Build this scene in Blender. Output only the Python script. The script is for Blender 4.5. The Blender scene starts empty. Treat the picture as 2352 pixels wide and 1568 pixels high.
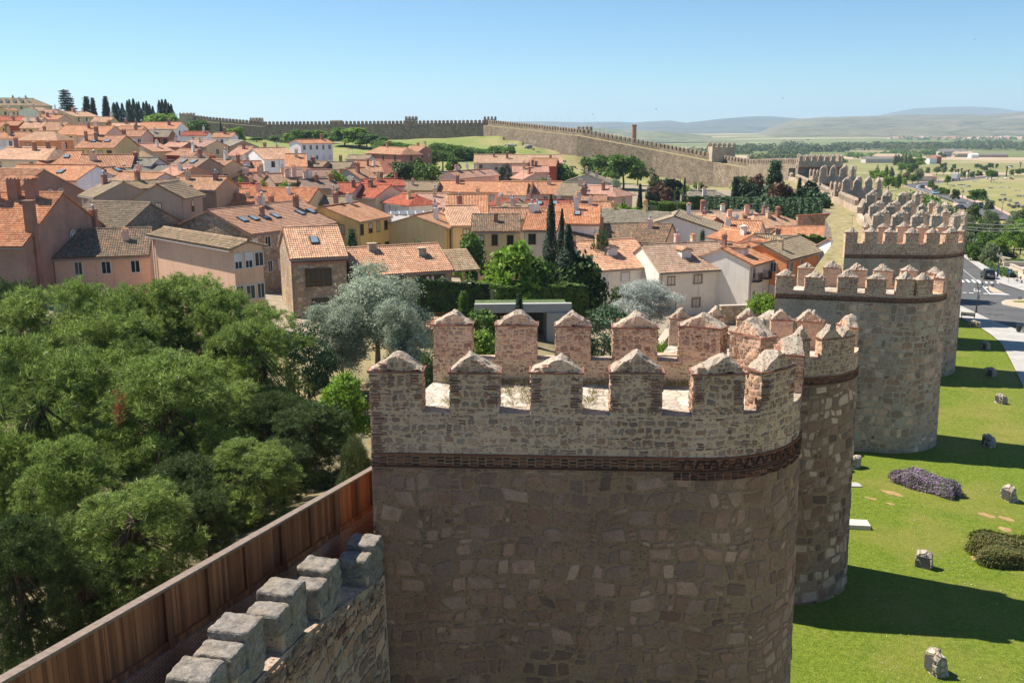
import bpy, math, random
import numpy as np
from mathutils import Vector
R = math.radians
C = bpy.data.collections.new('scene'); bpy.context.scene.collection.children.link(C)
SC = bpy.context.scene
# ---------------------------------------------------------------- camera, sky, sun, exposure
F = 2150.; PIT = R(13.06); CP, SP = math.cos(PIT), math.sin(PIT)
cd = bpy.data.cameras.new('camera'); cam = bpy.data.objects.new('camera', cd); C.objects.link(cam)
cam.rotation_euler = (R(90)-PIT, 0, 0); cd.sensor_width = 36; cd.lens = 36*F/2352
cd.clip_start = .5; cd.clip_end = 60000; SC.camera = cam
SUN_EL, SUN_AZ = R(54), (-.92, .39)            # direction towards the sun, in plan
w = bpy.data.worlds.new('World'); SC.world = w; w.use_nodes = True
wn = w.node_tree; bg = wn.nodes['Background']
sky = wn.nodes.new('ShaderNodeTexSky'); sky.sky_type = 'NISHITA'; sky.sun_disc = False
sky.sun_elevation = SUN_EL; sky.sun_rotation = math.atan2(SUN_AZ[0], SUN_AZ[1])
sky.altitude = 1800; sky.air_density = 1.0; sky.dust_density = .35; sky.ozone_density = 2.4
tint = wn.nodes.new('ShaderNodeMix'); tint.data_type = 'RGBA'; tint.blend_type = 'MULTIPLY'; tint.inputs[0].default_value = 1.; tint.inputs[7].default_value = (.66, .91, 1.03, 1)
wn.links.new(sky.outputs[0], tint.inputs[6]); wn.links.new(tint.outputs[2], bg.inputs[0]); bg.inputs[1].default_value = .072
sd = bpy.data.lights.new('sun', 'SUN'); so = bpy.data.objects.new('sun', sd); C.objects.link(so)
sd.energy = 4.7; sd.angle = R(.5); sd.color = (1, .93, .82)
so.rotation_euler = Vector((SUN_AZ[0]*math.cos(SUN_EL), SUN_AZ[1]*math.cos(SUN_EL), math.sin(SUN_EL)*math.hypot(*SUN_AZ))).to_track_quat('Z', 'Y').to_euler()
so.location = (-60, 30, 90)
SC.view_settings.view_transform = 'Standard'; SC.view_settings.look = 'None'
SC.view_settings.exposure = .86; SC.view_settings.gamma = 1
SC.cycles.max_bounces = 6; SC.cycles.diffuse_bounces = 3; SC.cycles.glossy_bounces = 2
SC.cycles.transmission_bounces = 2; SC.cycles.transparent_max_bounces = 4; SC.cycles.volume_bounces = 1
SC.cycles.use_denoising = True

# ---------------------------------------------------------------- helpers
def ray(u, v):
    a, b = (u-1176)/F, (784-v)/F
    return np.array([a, CP+b*SP, -SP+b*CP])
def P(u, v, d): return ray(u, v)*d
def PZ(u, v, z):
    r = ray(u, v); return r*(z/r[2])
def proj(p):
    dep = p[1]*CP-p[2]*SP; up = p[1]*SP+p[2]*CP
    return 1176+F*p[0]/dep, 784-F*up/dep
CR = {'A': (0, 340, 1.96), 'B': (1000, 400, 1.96), 'C': (2000, 400, 1.96), 'D': (3000, 400, 1.823), 'Z': (0, 0, 1/1.7415)}
def px(c, x, y):
    X, Y, s = CR[c]; return (X+x/s)/1.7415, (Y+y/s)/1.7415

def tag(o, label=None, cat=None, group=None, kind=None):
    if label: o['label'] = label
    if cat: o['category'] = cat
    if group: o['group'] = group
    if kind: o['kind'] = kind
    return o
def empty(name, loc=(0, 0, 0), rz=0, label=None, cat=None, group=None):
    o = bpy.data.objects.new(name, None); C.objects.link(o)
    o.location = loc; o.rotation_euler = (0, 0, rz); o.empty_display_size = .5
    return tag(o, label, cat, group)
def copy_tree(o, parent=None):
    c = o.copy(); C.objects.link(c)
    if parent: c.parent = parent
    for ch in list(o.children): copy_tree(ch, c)
    return c

def autouv(me):
    n = len(me.polygons)
    if not n: return
    nr = np.empty(n*3, np.float32); me.polygons.foreach_get('normal', nr); nr = nr.reshape(-1, 3)
    lt = np.empty(n, np.int32); me.polygons.foreach_get('loop_total', lt)
    pi = np.repeat(np.arange(n), lt)
    vi = np.empty(len(me.loops), np.int32); me.loops.foreach_get('vertex_index', vi)
    co = np.empty(len(me.vertices)*3, np.float32); me.vertices.foreach_get('co', co); co = co.reshape(-1, 3)
    t = np.stack([-nr[:, 1], nr[:, 0], 0*nr[:, 0]], 1); l = np.linalg.norm(t, axis=1)
    flat = l < .02; t[flat] = (1, 0, 0); l[flat] = 1; t /= l[:, None]
    b = np.cross(nr, t); p = co[vi]
    uv = np.stack([(p*t[pi]).sum(1), (p*b[pi]).sum(1)], 1).astype(np.float32)
    me.uv_layers.new(name='uv').data.foreach_set('uv', uv.ravel())

class MB:
    """collects shapes, links them as one mesh object"""
    def __init__(s): s.v = []; s.f = []; s.m = []; s.n = 0
    def add(s, V, Fc, mat=0):
        V = np.asarray(V, float).reshape(-1, 3); b = s.n; s.v.append(V); s.n += len(V)
        for f in Fc: s.f.append([i+b for i in f])
        s.m += [mat]*len(Fc) if isinstance(mat, int) else list(mat)
        return s
    def box(s, c, d, mat=0, rz=0, taper=1.):
        x, y, z = np.array(d)/2.; V = []
        for k, (sz, t) in enumerate(((-z, 1), (z, taper))):
            for a, b in ((-x, -y), (x, -y), (x, y), (-x, y)):
                a *= t; b *= t
                V.append((c[0]+a*math.cos(rz)-b*math.sin(rz), c[1]+a*math.sin(rz)+b*math.cos(rz), c[2]+sz))
        return s.add(V, [(3, 2, 1, 0), (4, 5, 6, 7), (0, 1, 5, 4), (1, 2, 6, 5), (2, 3, 7, 6), (3, 0, 4, 7)], mat)
    def tube(s, pts, rad, n=6, mat=0, cap=True):
        pts = [np.array(p, float) for p in pts]; V = []; Fc = []
        if not hasattr(rad, '__len__'): rad = [rad]*len(pts)
        for i, p in enumerate(pts):
            d = pts[min(i+1, len(pts)-1)]-pts[max(i-1, 0)]; d /= (np.linalg.norm(d)+1e-9)
            a = np.cross(d, (0, 0, 1) if abs(d[2]) < .9 else (1, 0, 0)); a /= np.linalg.norm(a); b = np.cross(d, a)
            for k in range(n):
                t = 2*math.pi*k/n; V.append(p+rad[i]*(a*math.cos(t)+b*math.sin(t)))
        for i in range(len(pts)-1):
            for k in range(n):
                Fc.append((i*n+k, i*n+(k+1) % n, (i+1)*n+(k+1) % n, (i+1)*n+k))
        if cap: Fc += [tuple(range(n)), tuple(range(len(pts)*n-1, len(pts)*n-n-1, -1))]
        return s.add(V, Fc, mat)
    def grid(s, X, mat=0, flip=False):
        X = np.asarray(X, float); a, b = X.shape[:2]
        Fc = []
        for i in range(a-1):
            for j in range(b-1):
                q = (i*b+j, (i+1)*b+j, (i+1)*b+j+1, i*b+j+1); Fc.append(q[::-1] if flip else q)
        return s.add(X.reshape(-1, 3), Fc, mat)
    def prism(s, poly, z0, z1, mat=0):
        n = len(poly); V = [(p[0], p[1], z0) for p in poly]+[(p[0], p[1], z1) for p in poly]
        return s.add(V, [tuple(range(n))[::-1], tuple(range(n, 2*n))]+[(i, (i+1) % n, n+(i+1) % n, n+i) for i in range(n)], mat)
    def build(s, name, mats, parent=None, smooth=False, uv=True):
        me = bpy.data.meshes.new(name)
        V = np.concatenate(s.v) if s.v else np.zeros((0, 3))
        me.from_pydata(V.tolist(), [], s.f)
        if not isinstance(mats, (list, tuple)): mats = [mats]
        for m in mats: me.materials.append(m)
        if len(mats) > 1: me.polygons.foreach_set('material_index', s.m)
        me.polygons.foreach_set('use_smooth', [smooth]*len(me.polygons))
        me.update()
        if uv: autouv(me)
        o = bpy.data.objects.new(name, me); C.objects.link(o)
        if parent: o.parent = parent
        return o
def mesh_np(name, V, Fq, mats, parent=None, mi=None, uv=None, smooth=False, col=None):
    """fast mesh: V (n,3), Fq (m,k)"""
    me = bpy.data.meshes.new(name); k = Fq.shape[1]; m = len(Fq)
    me.vertices.add(len(V)); me.vertices.foreach_set('co', np.ascontiguousarray(V, np.float32).ravel())
    me.loops.add(m*k); me.loops.foreach_set('vertex_index', np.ascontiguousarray(Fq, np.int32).ravel())
    me.polygons.add(m); me.polygons.foreach_set('loop_start', np.arange(0, m*k, k, dtype=np.int32))
    if not isinstance(mats, (list, tuple)): mats = [mats]
    for x in mats: me.materials.append(x)
    if mi is not None: me.polygons.foreach_set('material_index', np.asarray(mi, np.int32))
    me.polygons.foreach_set('use_smooth', np.full(m, smooth, bool))
    me.update(calc_edges=True)
    if uv is not None: me.uv_layers.new(name='uv').data.foreach_set('uv', np.ascontiguousarray(uv[Fq.ravel()], np.float32).ravel())
    if col is not None:
        a = me.color_attributes.new('col', 'FLOAT_COLOR', 'POINT')
        a.data.foreach_set('color', np.concatenate([col, np.ones((len(V), 1))], 1).astype(np.float32).ravel())
    o = bpy.data.objects.new(name, me); C.objects.link(o)
    if parent: o.parent = parent
    return o

# ---------------------------------------------------------------- materials
class NT:
    def __init__(s, name, rough=.9, spec=.3):
        s.m = bpy.data.materials.new(name); s.m.use_nodes = True; s.t = s.m.node_tree
        s.b = s.t.nodes['Principled BSDF']; s.b.inputs['Roughness'].default_value = rough
        s.b.inputs['Specular IOR Level'].default_value = spec
        s._tc = None
    def n(s, typ, ins=None, out=0, **kw):
        x = s.t.nodes.new('ShaderNode'+typ)
        for k, v in kw.items(): setattr(x, k, v)
        for k, v in (ins or {}).items():
            if hasattr(v, 'is_output'): s.t.links.new(v, x.inputs[k])
            else: x.inputs[k].default_value = v
        return x.outputs[out] if out is not None else x
    def co(s, which='Object'):
        if s._tc is None: s._tc = s.t.nodes.new('ShaderNodeTexCoord')
        return s._tc.outputs[which]
    def noise(s, scale, detail=4, rough=.6, vec=None, out=0, dist=0.):
        return s.n('TexNoise', {'Vector': vec or s.co(), 'Scale': scale, 'Detail': detail, 'Roughness': rough, 'Distortion': dist}, out)
    def ramp(s, fac, stops, interp='LINEAR'):
        x = s.t.nodes.new('ShaderNodeValToRGB'); s.t.links.new(fac, x.inputs[0]); cr = x.color_ramp; cr.interpolation = interp
        while len(cr.elements) < len(stops): cr.elements.new(.5)
        for e, (p, c) in zip(cr.elements, stops):
            e.position = p; e.color = tuple(c)+(1,) if hasattr(c, '__len__') else (c, c, c, 1)
        return x.outputs[0]
    def mix(s, fac, a, b, mode='MIX'):
        x = s.n('Mix', None, None, data_type='RGBA', blend_type=mode)
        for i, v in ((0, fac), (6, a), (7, b)):
            if hasattr(v, 'is_output'): s.t.links.new(v, x.inputs[i])
            else: x.inputs[i].default_value = (tuple(v)+(1,) if hasattr(v, '__len__') else v)
        return x.outputs[2]
    def math(s, op, a, b=0., c=0., clamp=False):
        return s.n('Math', {0: a, 1: b, 2: c}, operation=op, use_clamp=clamp)
    def mapping(s, vec, scale=(1, 1, 1), loc=(0, 0, 0), rot=(0, 0, 0)):
        return s.n('Mapping', {'Vector': vec, 'Scale': scale, 'Location': loc, 'Rotation': rot})
    def base(s, c):
        if hasattr(c, 'is_output'): s.t.links.new(c, s.b.inputs['Base Color'])
        else: s.b.inputs['Base Color'].default_value = tuple(c)+(1,)
    def bump(s, h, dist=.02, strength=1., prev=None):
        i = {'Height': h, 'Distance': dist, 'Strength': strength}
        if prev: i['Normal'] = prev
        o = s.n('Bump', i); s.t.links.new(o, s.b.inputs['Normal']); return o
_mc = {}
def plain(name, c, rough=.8, spec=.3, metal=0., var=.12, scale=3., bump=0.):
    k = (name, tuple(c))
    if k in _mc: return _mc[k]
    t = NT(name, rough, spec); t.b.inputs['Metallic'].default_value = metal
    nz = t.noise(scale, 5)
    t.base(t.mix(1., c, t.ramp(nz, [(.25, 1-var), (.75, 1+var*.6)]), 'MULTIPLY'))
    if bump: t.bump(nz, bump)
    _mc[k] = t.m; return t.m
def stucco(c):
    k = ('stucco',)+tuple(c)
    if k in _mc: return _mc[k]
    t = NT('stucco', .93, .15)
    a = t.noise(.35, 5, .65); b = t.noise(6, 4)
    st = t.noise(1., 4, .6, t.mapping(t.co(), (2.2, 2.2, .22)))
    c1 = t.mix(1., c, t.ramp(a, [(.3, .88), (.7, 1.05)]), 'MULTIPLY')
    c2 = t.mix(t.ramp(st, [(.52, 0.), (.74, .5)]), c1, tuple(x*.62+.02 for x in c))
    t.base(t.mix(1., c2, t.ramp(b, [(.3, .93), (.7, 1.04)]), 'MULTIPLY')); t.bump(b, .01, .6)
    _mc[k] = t.m; return t.m
def tiles(kind, geo=False):
    """barrel tile roofs; uv = metres along ridge, metres down slope"""
    k = ('tiles', kind, geo)
    if k in _mc: return _mc[k]
    P_ = {'orange': ((.55, .255, .14), (.64, .385, .245), (.42, .185, .11), .33, .2),
          'pale': ((.60, .36, .24), (.68, .47, .33), (.44, .25, .17), .28, .3),
          'pink': ((.54, .30, .22), (.62, .39, .30), (.42, .22, .16), .22, .15),
          'red': ((.42, .11, .065), (.52, .18, .10), (.30, .09, .06), .2, .08),
          'brown': ((.36, .22, .16), (.42, .28, .21), (.29, .18, .13), .2, .12),
          'mossy': ((.36, .25, .17), (.46, .36, .25), (.22, .18, .13), .5, .34),
          'dark': ((.22, .15, .11), (.44, .24, .15), (.12, .11, .09), .5, .28),
          'grey': ((.34, .30, .25), (.42, .36, .29), (.24, .21, .18), .45, .4)}[kind]
    t = NT('roof_tiles_'+kind, .9, .2); uv = t.co('UV')
    sx = t.n('SeparateXYZ', {0: uv}, None); U, V = sx.outputs[0], sx.outputs[1]
    W, Hh = .27, .42
    iu = t.math('FLOOR', t.math('DIVIDE', U, W)); iv = t.math('FLOOR', t.math('DIVIDE', V, Hh))
    wn_ = t.n('TexWhiteNoise', {0: t.n('CombineXYZ', {0: iu, 1: iv})}, 0, noise_dimensions='2D')
    col = t.ramp(wn_, [(0., P_[2]), (.3, P_[0]), (.62, P_[0]), (1., P_[1])])
    big = t.noise(.22, 5, .65); med = t.noise(1.6, 5, .7)
    col = t.mix(1., col, t.ramp(big, [(.3, .8), (.7, 1.15)]), 'MULTIPLY')
    oi = t.n('ObjectInfo', None, 5); col = t.mix(1., col, t.ramp(oi, [(0, (.74, .80, .86)), (.3, (1.06, .95, .88)), (.6, (.90, .98, 1.0)), (.8, (1.1, 1.0, .9)), (1, (1.16, 1.1, 1.04))]), 'MULTIPLY')
    moss = t.math('MULTIPLY', t.ramp(med, [(.55-P_[3]*.35, 0.), (.75-P_[3]*.3, 1.)]), P_[4]*1.6, clamp=True)
    mc = t.ramp(t.noise(5, 4), [(.3, (.12, .105, .07)), (.55, (.25, .22, .13)), (.8, (.46, .43, .35))])
    col = t.mix(moss, col, mc)
    fv = t.math('FRACT', t.math('DIVIDE', V, Hh)); fu = t.math('FRACT', t.math('DIVIDE', U, W))
    if not geo:
        wave = t.math('ABSOLUTE', t.math('SINE', t.math('MULTIPLY', U, math.pi/W)))
        col = t.mix(t.ramp(wave, [(.05, .45), (.3, 0.)]), col, tuple(x*.35 for x in P_[2]))
        t.bump(t.math('ADD', wave, t.math('MULTIPLY', fv, .35)), .09)
    else: t.bump(t.noise(14, 4), .02)
    t.base(col); _mc[k] = t.m; return t.m
def rubble(name, cols, mortar, size=.55, flat=.75, mw=.05, bumpd=.05, dirt=.0):
    """stone masonry by 3-D cells: irregular stones, mortar joints"""
    k = ('rubble', name)
    if k in _mc: return _mc[k]
    t = NT(name, .93, .2); co = t.co()
    wv = t.n('VectorMath', {0: co, 1: t.n('VectorMath', {0: t.noise(1.3/size*.6, 3, out=1), 'Scale': size*.55}, operation='SCALE')}, operation='ADD')
    mp = t.mapping(wv, (1/size, 1/size, 1/(size*flat)))
    c = t.n('TexVoronoi', {'Vector': mp, 'Scale': 1., 'Randomness': .85}, 1)
    e = t.n('TexVoronoi', {'Vector': mp, 'Scale': 1., 'Randomness': .85}, 0, feature='DISTANCE_TO_EDGE')
    sp = t.n('SeparateColor', {0: c}, None)
    n1 = t.noise(9, 6, .7); n2 = t.noise(.3, 5, .6)
    N_ = len(cols)
    col = t.ramp(sp.outputs[0], [((i+.0)/N_, cc) for i, cc in enumerate(cols)], 'CONSTANT')
    col = t.mix(1., col, t.ramp(sp.outputs[1], [(0, .72), (1, 1.25)]), 'MULTIPLY')
    m = t.ramp(t.math('ADD', e, t.math('MULTIPLY', t.math('SUBTRACT', n1, .5), .12)), [(mw, 1.), (mw*2.2, 0.)])
    col = t.mix(m, col, mortar)
    col = t.mix(1., col, t.ramp(n1, [(.25, .75), (.75, 1.18)]), 'MULTIPLY')
    col = t.mix(1., col, t.ramp(n2, [(.3, .72), (.7, 1.15)]), 'MULTIPLY')
    t.base(col)
    h = t.math('ADD', t.ramp(e, [(0., 0.), (.16, 1.)]), t.math('MULTIPLY', n1, .5)); t.bump(h, bumpd)
    _mc[k] = t.m; return t.m
def brickwall(name, c1, c2, mortar, s=1.):
    k = ('brickwall', name)
    if k in _mc: return _mc[k]
    t = NT(name, .92, .15)
    b = t.n('TexBrick', {'Vector': t.co('UV'), 'Color1': c1+(1,), 'Color2': c2+(1,), 'Mortar': mortar+(1,), 'Scale': 1., 'Mortar Size': .012*s,
        'Brick Width': .26*s, 'Row Height': .085*s, 'Bias': 0.}, None)
    t.base(t.mix(1., b.outputs[0], t.ramp(t.noise(.5, 5), [(.3, .78), (.7, 1.12)]), 'MULTIPLY'))
    t.bump(b.outputs[1], -.01); _mc[k] = t.m; return t.m
def island_stone(name, cols, dirt=.3, rough=.93, big=.25):
    """colour by stone: every raised stone of the mesh is an island of its own"""
    t = NT(name, rough, .2); g = t.n('NewGeometry', None, None)
    r = g.outputs['Random Per Island']; N_ = len(cols)
    col = t.ramp(r, [(i/N_, cc) for i, cc in enumerate(cols)], 'CONSTANT')
    r2 = t.math('FRACT', t.math('MULTIPLY', r, 97.3))
    col = t.mix(1., col, t.ramp(r2, [(0, .8), (1, 1.16)]), 'MULTIPLY')
    n1 = t.noise(13, 7, .75); n2 = t.noise(big, 5, .6); n3 = t.noise(3.2, 5, .7)
    col = t.mix(1., col, t.ramp(n1, [(.25, .68), (.5, 1.), (.75, 1.3)]), 'MULTIPLY')
    col = t.mix(t.ramp(n3, [(.52, 0.), (.72, dirt)]), col, (.16, .09, .05))
    col = t.mix(1., col, t.ramp(n2, [(.3, .52), (.7, 1.2)]), 'MULTIPLY')
    t.base(col); t.bump(n1, .045, 1.); return t.m
def granite(name):
    t = NT(name, .92, .25); n1 = t.noise(30, 4, .7); n2 = t.noise(4.5, 7, .75); n3 = t.noise(1.4, 5, .6)
    c = t.ramp(n2, [(.3, (.10, .085, .07)), (.45, (.24, .21, .18)), (.6, (.36, .315, .27)), (.75, (.56, .48, .37))]); c = t.mix(1., c, t.ramp(n1, [(.3, .62), (.7, 1.3)]), 'MULTIPLY')
    c = t.mix(t.ramp(n3, [(.5, 0.), (.66, .6)]), c, (.30, .24, .16)); t.base(c); t.bump(t.math('ADD', n2, t.math('MULTIPLY', n1, .4)), .06, 1.); return t.m
def mortar(name, c, c2, lumps=1.):
    t = NT(name, .96, .1); n1 = t.noise(7, 6, .75); n2 = t.noise(.4, 4); n3 = t.noise(25, 4, .7)
    v = t.n('TexVoronoi', {'Vector': t.mapping(t.co(), (9, 9, 17)), 'Scale': 1.}, None)
    col = t.mix(t.ramp(n1, [(.35, 0.), (.65, 1.)]), c, c2)
    sc_ = t.n('SeparateColor', {0: v.outputs[1]}, None)
    pb = t.math('MULTIPLY', t.ramp(sc_.outputs[0], [(.45, 0.), (.5, 1.)], 'CONSTANT'), t.ramp(v.outputs[0], [(.28, 1.), (.42, 0.)]))
    col = t.mix(t.math('MULTIPLY', pb, .75*lumps), col, t.ramp(sc_.outputs[1], [(0, (.10, .085, .07)), (.5, (.26, .22, .18)), (.8, (.30, .12, .07))]))
    col = t.mix(1., col, t.ramp(n2, [(.3, .78), (.7, 1.12)]), 'MULTIPLY')
    t.base(col); t.bump(t.math('ADD', t.math('ADD', n1, t.math('MULTIPLY', n3, .5)), t.math('MULTIPLY', pb, .4)), .05, .9); return t.m
def leafmat(name, stops, trans=.25, rough=.6):
    t = NT(name, rough, .25); g = t.n('NewGeometry', None, None); r = g.outputs['Random Per Island']
    N_ = max(1, len(stops)-1)
    col = t.ramp(r, [(i/N_, c) for i, c in enumerate(stops)])
    col = t.mix(1., col, t.ramp(t.noise(.7, 3), [(.3, .75), (.7, 1.3)]), 'MULTIPLY')
    t.base(col)
    tr = t.n('BsdfTranslucent', {'Color': col}); mx = t.n('MixShader', {0: trans, 1: t.b.outputs[0], 2: tr})
    t.t.links.new(mx, t.t.nodes['Material Output'].inputs[0]); return t.m
M = {}
M['glass'] = plain('window_glass', (.025, .03, .035), .12, .6, var=.3, scale=.8)
M['glassblue'] = plain('skylight_glass', (.22, .28, .32), .15, .6, var=.2, scale=.8)
M['wood'] = plain('brown_frame', (.10, .055, .03), .6)
M['whitef'] = plain('white_frame', (.7, .7, .68), .5)
M['blind'] = plain('shutter_blind', (.62, .56, .47), .7)
M['blindw'] = plain('white_blind', (.72, .66, .66), .7)
M['dark'] = plain('black_metal', (.02, .02, .022), .45, .5)
M['zinc'] = plain('zinc', (.30, .31, .32), .4, .5)
M['conc'] = plain('concrete', (.42, .41, .38), .9, bump=.02)
M['brickred'] = plain('brick', (.34, .11, .06), .9, scale=8, var=.4, bump=.02)
M['stonepale'] = plain('pale_stone', (.50, .42, .33), .9, scale=6, var=.25, bump=.03)
# ---------------------------------------------------------------- plan of the town wall (camera at the origin, metres)
NW = [(-16., -20.), (-10.5, 12.), (-5.6, 28.5), (6.0, 46.5), (18.5, 70.), (30.5, 90.), (38.8, 105.), (43.6, 120.), (49.6, 138.), (55.5, 167.), (63.5, 203.), (74., 250.)]
FWP = [(1812, 386, 262), (1768, 384, 285), (1700, 384, 322), (1640, 373, 338), (1500, 345, 362), (1325, 312, 385), (1110, 288, 450), (860, 290, 468), (600, 291, 480), (470, 280, 492), (405, 272, 500)]
FW = [P(*q) for q in FWP]                      # top of the inner edge of the far wall walk
poly_in = NW+[(q[0], q[1]) for q in FW]+[(-420., 560.), (-900., 700.), (-900., -60.), (-30., -60.)]
def inside(x, y):
    x = np.asarray(x, float); y = np.asarray(y, float); r = np.zeros(x.shape, bool); n = len(poly_in)
    for i in range(n):
        x1, y1 = poly_in[i]; x2, y2 = poly_in[(i+1) % n]
        if y1 == y2: continue
        c = ((y1 > y) != (y2 > y)) & (x < (x2-x1)*(y-y1)/(y2-y1)+x1); r ^= c
    return r
CTRL = [P(*q) for q in [
    (848, 1215, 33), (300, 1500, 30), (0, 1300, 45), (640, 720, 92), (600, 690, 97), (0, 1000, 70), (100, 650, 88), (700, 1000, 55),
    (1250, 820, 65), (1100, 760, 80), (1345, 730, 112), (1600, 760, 100), (1760, 700, 95), (1500, 790, 80), (1850, 470, 190), (1900, 500, 140),
    (1140, 312, 440), (1000, 318, 420), (900, 322, 430), (1200, 335, 390), (1290, 352, 380), (1325, 360, 383), (1380, 392, 360), (1500, 406, 360), (1640, 432, 336), (1480, 420, 300), (1430, 430, 270),
    (1700, 440, 300), (1760, 470, 230), (700, 335, 455), (500, 310, 480), (420, 300, 480), (300, 285, 430), (100, 262, 430), (0, 262, 430), (1750, 450, 255), (1840, 470, 215)]]
CTRL += [np.array((-60., 10., -18.)), np.array((-200., 200., -8.)), np.array((-25., 5., -17.)), np.array((-400., 400., 2.)), np.array((15., 70., -22.))]
def z_in(x, y):
    x = np.asarray(x, float); y = np.asarray(y, float)
    num = np.zeros(x.shape); den = np.zeros(x.shape)
    for c in CTRL:
        d2 = (x-c[0])**2+(y-c[1])**2+30.; wt = d2**-1.6; num += wt*c[2]; den += wt
    return num/den
def z_out(x, y):
    x = np.asarray(x, float); y = np.asarray(y, float)
    b = np.interp(y, [0, 70, 95, 165, 400, 600, 1300, 3000], [-24, -24, -24.2, -26.4, -27.5, -32, -45, -60])
    hump = 4.5*np.exp(-(((x-178)/55)**2+((y-300)/60)**2))
    return b+hump
def z_g(x, y): return np.where(inside(x, y), z_in(x, y), z_out(x, y))
def on_out(u, v):
    r = ray(u, v); z = -25.
    for _ in range(25):
        p = r*(z/r[2]); z = .5*z+.5*float(z_out(p[0], p[1]))
    return r*(z/r[2])
# ---------------------------------------------------------------- masonry: stones laid course by course
def stone_layout(w, h, style, rng):
    """list of (polygon (n,2), protrusion, slot): slot 1 stone, 2 brick"""
    out = []; y = 0.
    def st(cx, cy, a, b, pr, slot, n=9, p=3.):
        k = n-1; q = []; x0, x1, y0, y1 = -a/2, a/2, -b/2, b/2; sk = rng.uniform(-.05, .05)*b
        for (px_, py_), (dx, dy) in zip(((x0, y0), (x1, y0), (x1, y1), (x0, y1)), ((1, 1), (-1, 1), (-1, -1), (1, -1))):
            c1, c2 = rng.uniform(.12, .5, 2) if rng.random() < .7 else rng.uniform(.35, .8, 2)
            e1, e2 = (px_+dx*c1*a*.5, py_+dy*rng.uniform(0, .12)*b), (px_+dx*rng.uniform(0, .1)*a, py_+dy*c2*b*.5)
            mid = ((e1[0]+e2[0])*.5-dx*a*.03, (e1[1]+e2[1])*.5-dy*b*.03)
            q += [e2, mid, e1] if dx*dy > 0 else [e1, mid, e2]
        q = np.array(q); q[:, 0] += sk*q[:, 1]/b*2; q += rng.uniform(-.012, .012, q.shape); q += (cx, cy)
        q[:, 0] = np.clip(q[:, 0], .0, w); q[:, 1] = np.clip(q[:, 1], 0., h); out.append((q, pr, slot))
    if style == 'quoin':
        while y < h-.04:
            L = w*rng.uniform(.7, 1.); x0 = 0 if rng.random() < .7 else w-L
            out.append((np.array([(x0, y), (x0+L*.5, y-.004), (x0+L, y+rng.uniform(-.01, .01)), (x0+L, y+.05), (x0+L*.5, y+.052), (x0, y+.05)]), rng.uniform(.015, .04), 2)); y += .088
        return out
    big = style == 'big'
    while y < h-.05:
        thin = rng.random() < (.26 if big else .3)
        hr = (rng.uniform(.12, .2) if thin else rng.uniform(.36, .7)) if big else (rng.uniform(.06, .11) if thin else rng.uniform(.13, .27))
        hr = min(hr, h-y); x = -rng.uniform(0, .3)
        while x < w:
            if big:
                ww = rng.uniform(.18, .5) if thin else rng.choice((rng.uniform(.28, .5), rng.uniform(.45, .95)))
                if not thin and rng.random() < .2:
                    k = rng.integers(2, 4); ww *= .6
                    for i in range(k):
                        st(x+ww/2, y+hr*(i+.5)/k, ww*rng.uniform(.6, .9), hr/k*.8, rng.uniform(.01, .035), 1 if rng.random() < .93 else 2)
                elif rng.random() < .9:
                    st(x+ww/2, y+hr/2+rng.uniform(-.02, .02), ww-rng.uniform(.02, .07), hr*rng.uniform(.74, 1.02), rng.uniform(.008, .04), 1)
            else:
                ww = rng.uniform(.12, .42) if not thin else rng.uniform(.15, .34)
                if rng.random() < .06:
                    for i in range(max(1, int(hr/.08))): st(x+ww/2, y+.04+i*.08, ww*.9, .045, .03, 2, 6, 6.)
                elif rng.random() < .86:
                    st(x+ww/2, y+hr/2+rng.uniform(-.02, .02), ww*rng.uniform(.65, .93), hr*rng.uniform(.6, .92), rng.uniform(.006, .03), 1)
            x += ww
        y += hr
    return out
def lay(mb, fn, w, h, style, rng, keep=None):
    """fn(a,b,o)->xyz maps wall metres + outward offset to the world"""
    a0, a1, a2 = rng.uniform(0, 6, 3)
    for q, pr, slot in stone_layout(w, h, style, rng):
        if style != 'quoin':
            x_, y_ = q[:, 0].copy(), q[:, 1].copy(); g = 1. if style == 'big' else .35; fr = 1. if style == 'big' else 2.4
            ed = np.clip(np.minimum.reduce([x_, w-x_, y_, h-y_])*3, 0, 1)
            q = q+np.stack([(.07*np.sin(y_*2.1*fr+x_*.6+a0)+.05*np.sin(y_*4.7*fr-x_*1.9*fr+a1))*g*ed, (.085*np.sin(x_*1.15*fr+a1)+.055*np.sin(x_*3.3*fr+y_*1.3+a2)+.03*np.sin(x_*7.1*fr+y_*2+a0))*g*ed], 1)
        if keep is not None and not keep(q[:, 0].mean(), q[:, 1].mean()): continue
        n = len(q); c = q.mean(0); pr *= 1.
        q1 = c+(q-c)*.93; q2 = c+(q-c)*.7
        V = np.concatenate([fn(q[:, 0], q[:, 1], np.full(n, -.015)), fn(q1[:, 0], q1[:, 1], np.full(n, pr*.72)), fn(q2[:, 0], q2[:, 1], np.full(n, pr)+rng.uniform(-.006, .006, n))])
        Fc = [(i, (i+1) % n, n+(i+1) % n, n+i) for i in range(n)]+[(n+i, n+(i+1) % n, 2*n+(i+1) % n, 2*n+i) for i in range(n)]+[tuple(range(2*n, 3*n))]
        mb.add(V, Fc, slot)
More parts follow.
